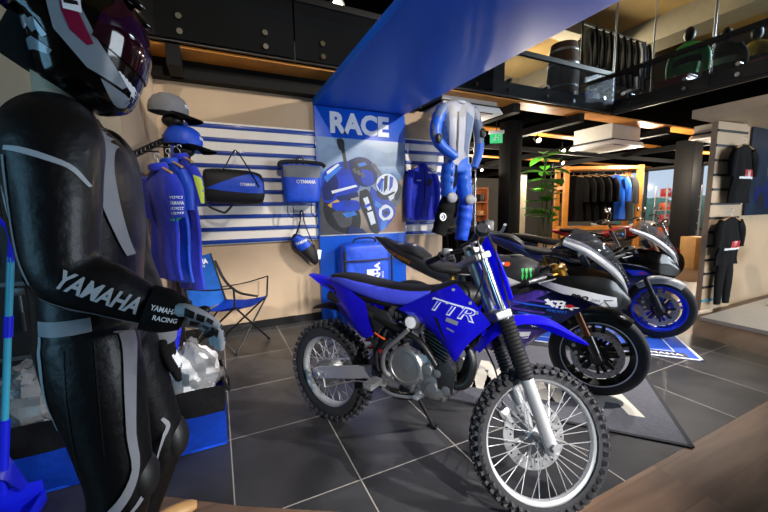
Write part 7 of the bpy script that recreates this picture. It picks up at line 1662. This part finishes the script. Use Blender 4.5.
for x_, y_ in ((5.70, 3.62), (6.9, 3.72), (5.70, 2.4), (8.9, 3.72)):
    mb = MB(T); mb.cyl((x_, y_, 2.93 if x_ > 5.8 else 3.34), (x_, y_, 5.0), 0.014); mb.build('rod', M['steel'], t)  # thin rods stand in for glints along upright glass edges
mb = MB(T); mb.bar((5.76, 3.72, 2.95), (9.5, 3.72, 2.95), 0.03, 0.03); tag(mb.build('kick_strip', M['red'], t), 'red strip along the mezzanine floor edge')
mb = MB(); mb.box((2.6, 3.645, 2.85), (6.3, 0.03, 0.18)); mb.box((5.735, 1.6, 2.83), (0.03, 4.0, 0.2)); struct(mb.build('trim_9', M['black']))
mb = MB(); mb.box((2.35, 5.4, 3.96), (5.6, 0.1, 2.08)); struct(mb.build('wall_dark_backdrop', M['ceildark']))  # black screen added to keep the upper floor dark behind the glass
mb = MB(); mb.box((10.8, 9.6, 3.96), (8, 0.1, 2.08)); struct(mb.build('wall_upper_far', pm('upper_wall', '#a98f62', 0.8)))
# upstairs clothing rail
t = thing('clothes_rail', 'black upstairs clothes rail with dark jackets behind the glass corner', 'rail', (6.75, 4.35, 2.92)); T = TW(t.location)
mb = MB(T); mb.cyl((5.85, 4.3, 4.42), (7.7, 4.3, 4.42), 0.015); mb.build('rail', M['black'], t)
for x in (5.87, 7.68):
    mb = MB(T); mb.cyl((x, 4.3, 2.93), (x, 4.3, 4.44), 0.016); mb.box((x, 4.3, 2.935), (0.06, 0.5, 0.025)); mb.build('upright', M['black'], t)
for k in range(9):
    x = 6.0 + k * 0.19
    if k in (2, 5, 7): hung('dark jacket with grey sleeve flash on the upstairs rail', (x, 4.3, 4.33), (0.35, 1, 0), [M['leather'], M['greyblue'], M['blackcloth']][k % 3], 0.46, 0.85, 'flashed jackets on the upstairs rail', 0.6, M['greyleather'], 'jacket', 'jacket', M['black'])
    else: hung('plain black jacket on the upstairs rail', (x, 4.3, 4.33), (0.35, 1, 0), M['blackcloth'], 0.46, 0.85, 'plain jackets on the upstairs rail', 0.6, None, 'jacket', 'jacket', M['black'])
t = thing('barrel', 'brown barrel standing upstairs left of the jacket rail', 'barrel', (5.3, 4.2, 2.92)); T = TW(t.location)
mb = MB(T); mb.lathe([(0.002, 0), (0.2, 0), (0.235, 0.3), (0.24, 0.5), (0.235, 0.7), (0.2, 1.0), (0.002, 1.0)], (5.3, 4.2, 2.92), Z, 28); b0 = mb.build('body', pm('barrel_wood', '#5d4434', 0.55), t)
for z in (0.12, 0.33, 0.67, 0.88): mb = MB(T); mb.torus((5.3, 4.2, 2.92 + z), Z, 0.212 + 0.03 * (1 - abs(z - 0.5) * 2), 0.008, 28, 6, 2.5); mb.build('hoop', M['steel'], b0)
t = thing('carton', 'small blue and white carton on the mezzanine floor behind the corner glass', 'box', (5.35, 3.78, 2.921)); T = TW(t.location)
mb = MB(T); mb.box((5.42, 3.80, 3.0), (0.26, 0.16, 0.155), None, 0.004); bd = mb.build('body', M['letterw'], t); mb = MB(T); mb.box((5.33, 3.80, 3.0), (0.10, 0.164, 0.158), None, 0.004); mb.build('blue_end', M['clothlight'], t)
# figures of clothing on the returning side
def torso_form(label, p, m1, m2, nm='clothing_bust'):
    p = V(p); t = thing(nm, label, 'display bust', tuple(p)); T = TW(p); mb = MB(T)
    mb.loft([(p + Z * 0.55, V((0, 0.15, 0)), V((0.10, 0, 0))), (p + Z * 0.80, V((0, 0.18, 0)), V((0.12, 0, 0))), (p + Z * 0.98, V((0, 0.2, 0)), V((0.11, 0, 0))), (p + Z * 1.07, V((0, 0.07, 0)), V((0.06, 0, 0)))], 22, 2.4, 14)
    for s in (-1, 1): mb.limb([p + V((0, s * 0.17, 0.98)), p + V((0, s * 0.25, 0.8)), p + V((0, s * 0.26, 0.55))], [(0.06, 0.065), (0.06, 0.06), (0.045, 0.045)], 14, 12, Y)
    mb.build('jacket', m1, t); mb = MB(T); mb.loft([(p + Z * 0.72, V((0, 0.19, 0)), V((0.128, 0, 0))), (p + Z * 0.82, V((0, 0.192, 0)), V((0.128, 0, 0)))], 22, 2.4, 4); mb.build('chest_band', m2, t)
    mb = MB(T); mb.cyl(p, p + Z * 0.56, 0.02); mb.lathe([(0.002, 0), (0.16, 0), (0.16, 0.015), (0.02, 0.03)], p, Z, 24); mb.build('stand', M['black'], t)
    mb = MB(T); mb.sph(p + Z * 1.2, (0.09, 0.08, 0.12), None, 18, 12); mb.build('head_form', M['black'], t)
torso_form('yellow and black jacket on a bust upstairs at the right edge', (8.3, ox(752, 80, 8.3).y, 2.921), M['yellow'], M['blackcloth'])
torso_form('green and black jacket on a bust upstairs near the glass corner', (7.3, ox(686, 80, 7.3).y, 2.921), M['green'], M['blackcloth'])
torso_form('black and white jacket on a bust upstairs beside the green one', (7.9, ox(722, 80, 7.9).y, 2.921), M['blackcloth'], M['whiteleather'])
t = thing('storage_box', 'red box on the mezzanine floor behind the returning glass', 'box', (6.1, 2.95, 2.921)); T = TW(t.location)
mb = MB(T); mb.box((6.1, 2.95, 3.01), (0.25, 0.35, 0.17), None, 0.01); mb.build('body', M['red'], t); mb = MB(T); mb.box((6.1, 2.95, 3.10), (0.27, 0.37, 0.02), None, 0.006); mb.build('lid', M['red'], t)
t = thing('storage_box', 'orange box on the mezzanine floor at the right edge', 'box', (6.3, 2.0, 2.921)); T = TW(t.location)
mb = MB(T); mb.box((6.3, 2.02, 2.99), (0.3, 0.4, 0.14), None, 0.01); mb.build('body', M['orange'], t); mb = MB(T); mb.box((6.3, 2.02, 3.07), (0.32, 0.42, 0.02), None, 0.006); mb.build('lid', M['orange'], t)

# warm-lit wooden shelving far behind the plant
t = thing('shelf_unit', 'warm brown wooden shelving with small goods far behind the leafy plant', 'shelf', (8.2, 11.2, 0)); T = TW(t.location)
brn = pm('brown_shelf_wood', '#9a5a33', 0.5, var=0.15)
mb = MB(T); mb.box((8.2, 11.4, 1.1), (3.4, 0.04, 2.2)); mb.build('back_panel', brn, t)
for z in (0.1, 0.6, 1.1, 1.6, 2.15): mb = MB(T); mb.box((8.2, 11.2, z), (3.4, 0.38, 0.04)); mb.build('shelf', brn, t)
for k in range(4): mb = MB(T); mb.box((6.52 + k * 1.12, 11.2, 1.1), (0.05, 0.38, 2.2)); mb.build('divider', brn, t)
random.seed(21)
gm_ = [(M['card'], 'tan'), (M['letterw'], 'white'), (M['blackplastic'], 'black'), (M['greycloth'], 'grey')]
for si, z in enumerate((0.6, 1.1, 1.6)):
    for k in range(9):
        mt, cn = gm_[(k + si * 2 + k // 3) % 4]; x = 6.72 + k * 0.36; h = random.uniform(0.14, 0.3); b_ = thing('goods_box', '%s goods box on the warm brown wooden shelving' % cn, 'box', (x, 11.15, z + 0.021), 0, '%s boxes on the wooden shelving' % cn)
        Tb = TW(b_.location); mb = MB(Tb); mb.box((x, 11.15, z + 0.021 + h / 2), (0.2, 0.22, h), None, 0.006); mb.build('carton', mt, b_)
point('lamp_point', (8.0, 9.9, 2.1), 90, (1, 0.75, 0.5))
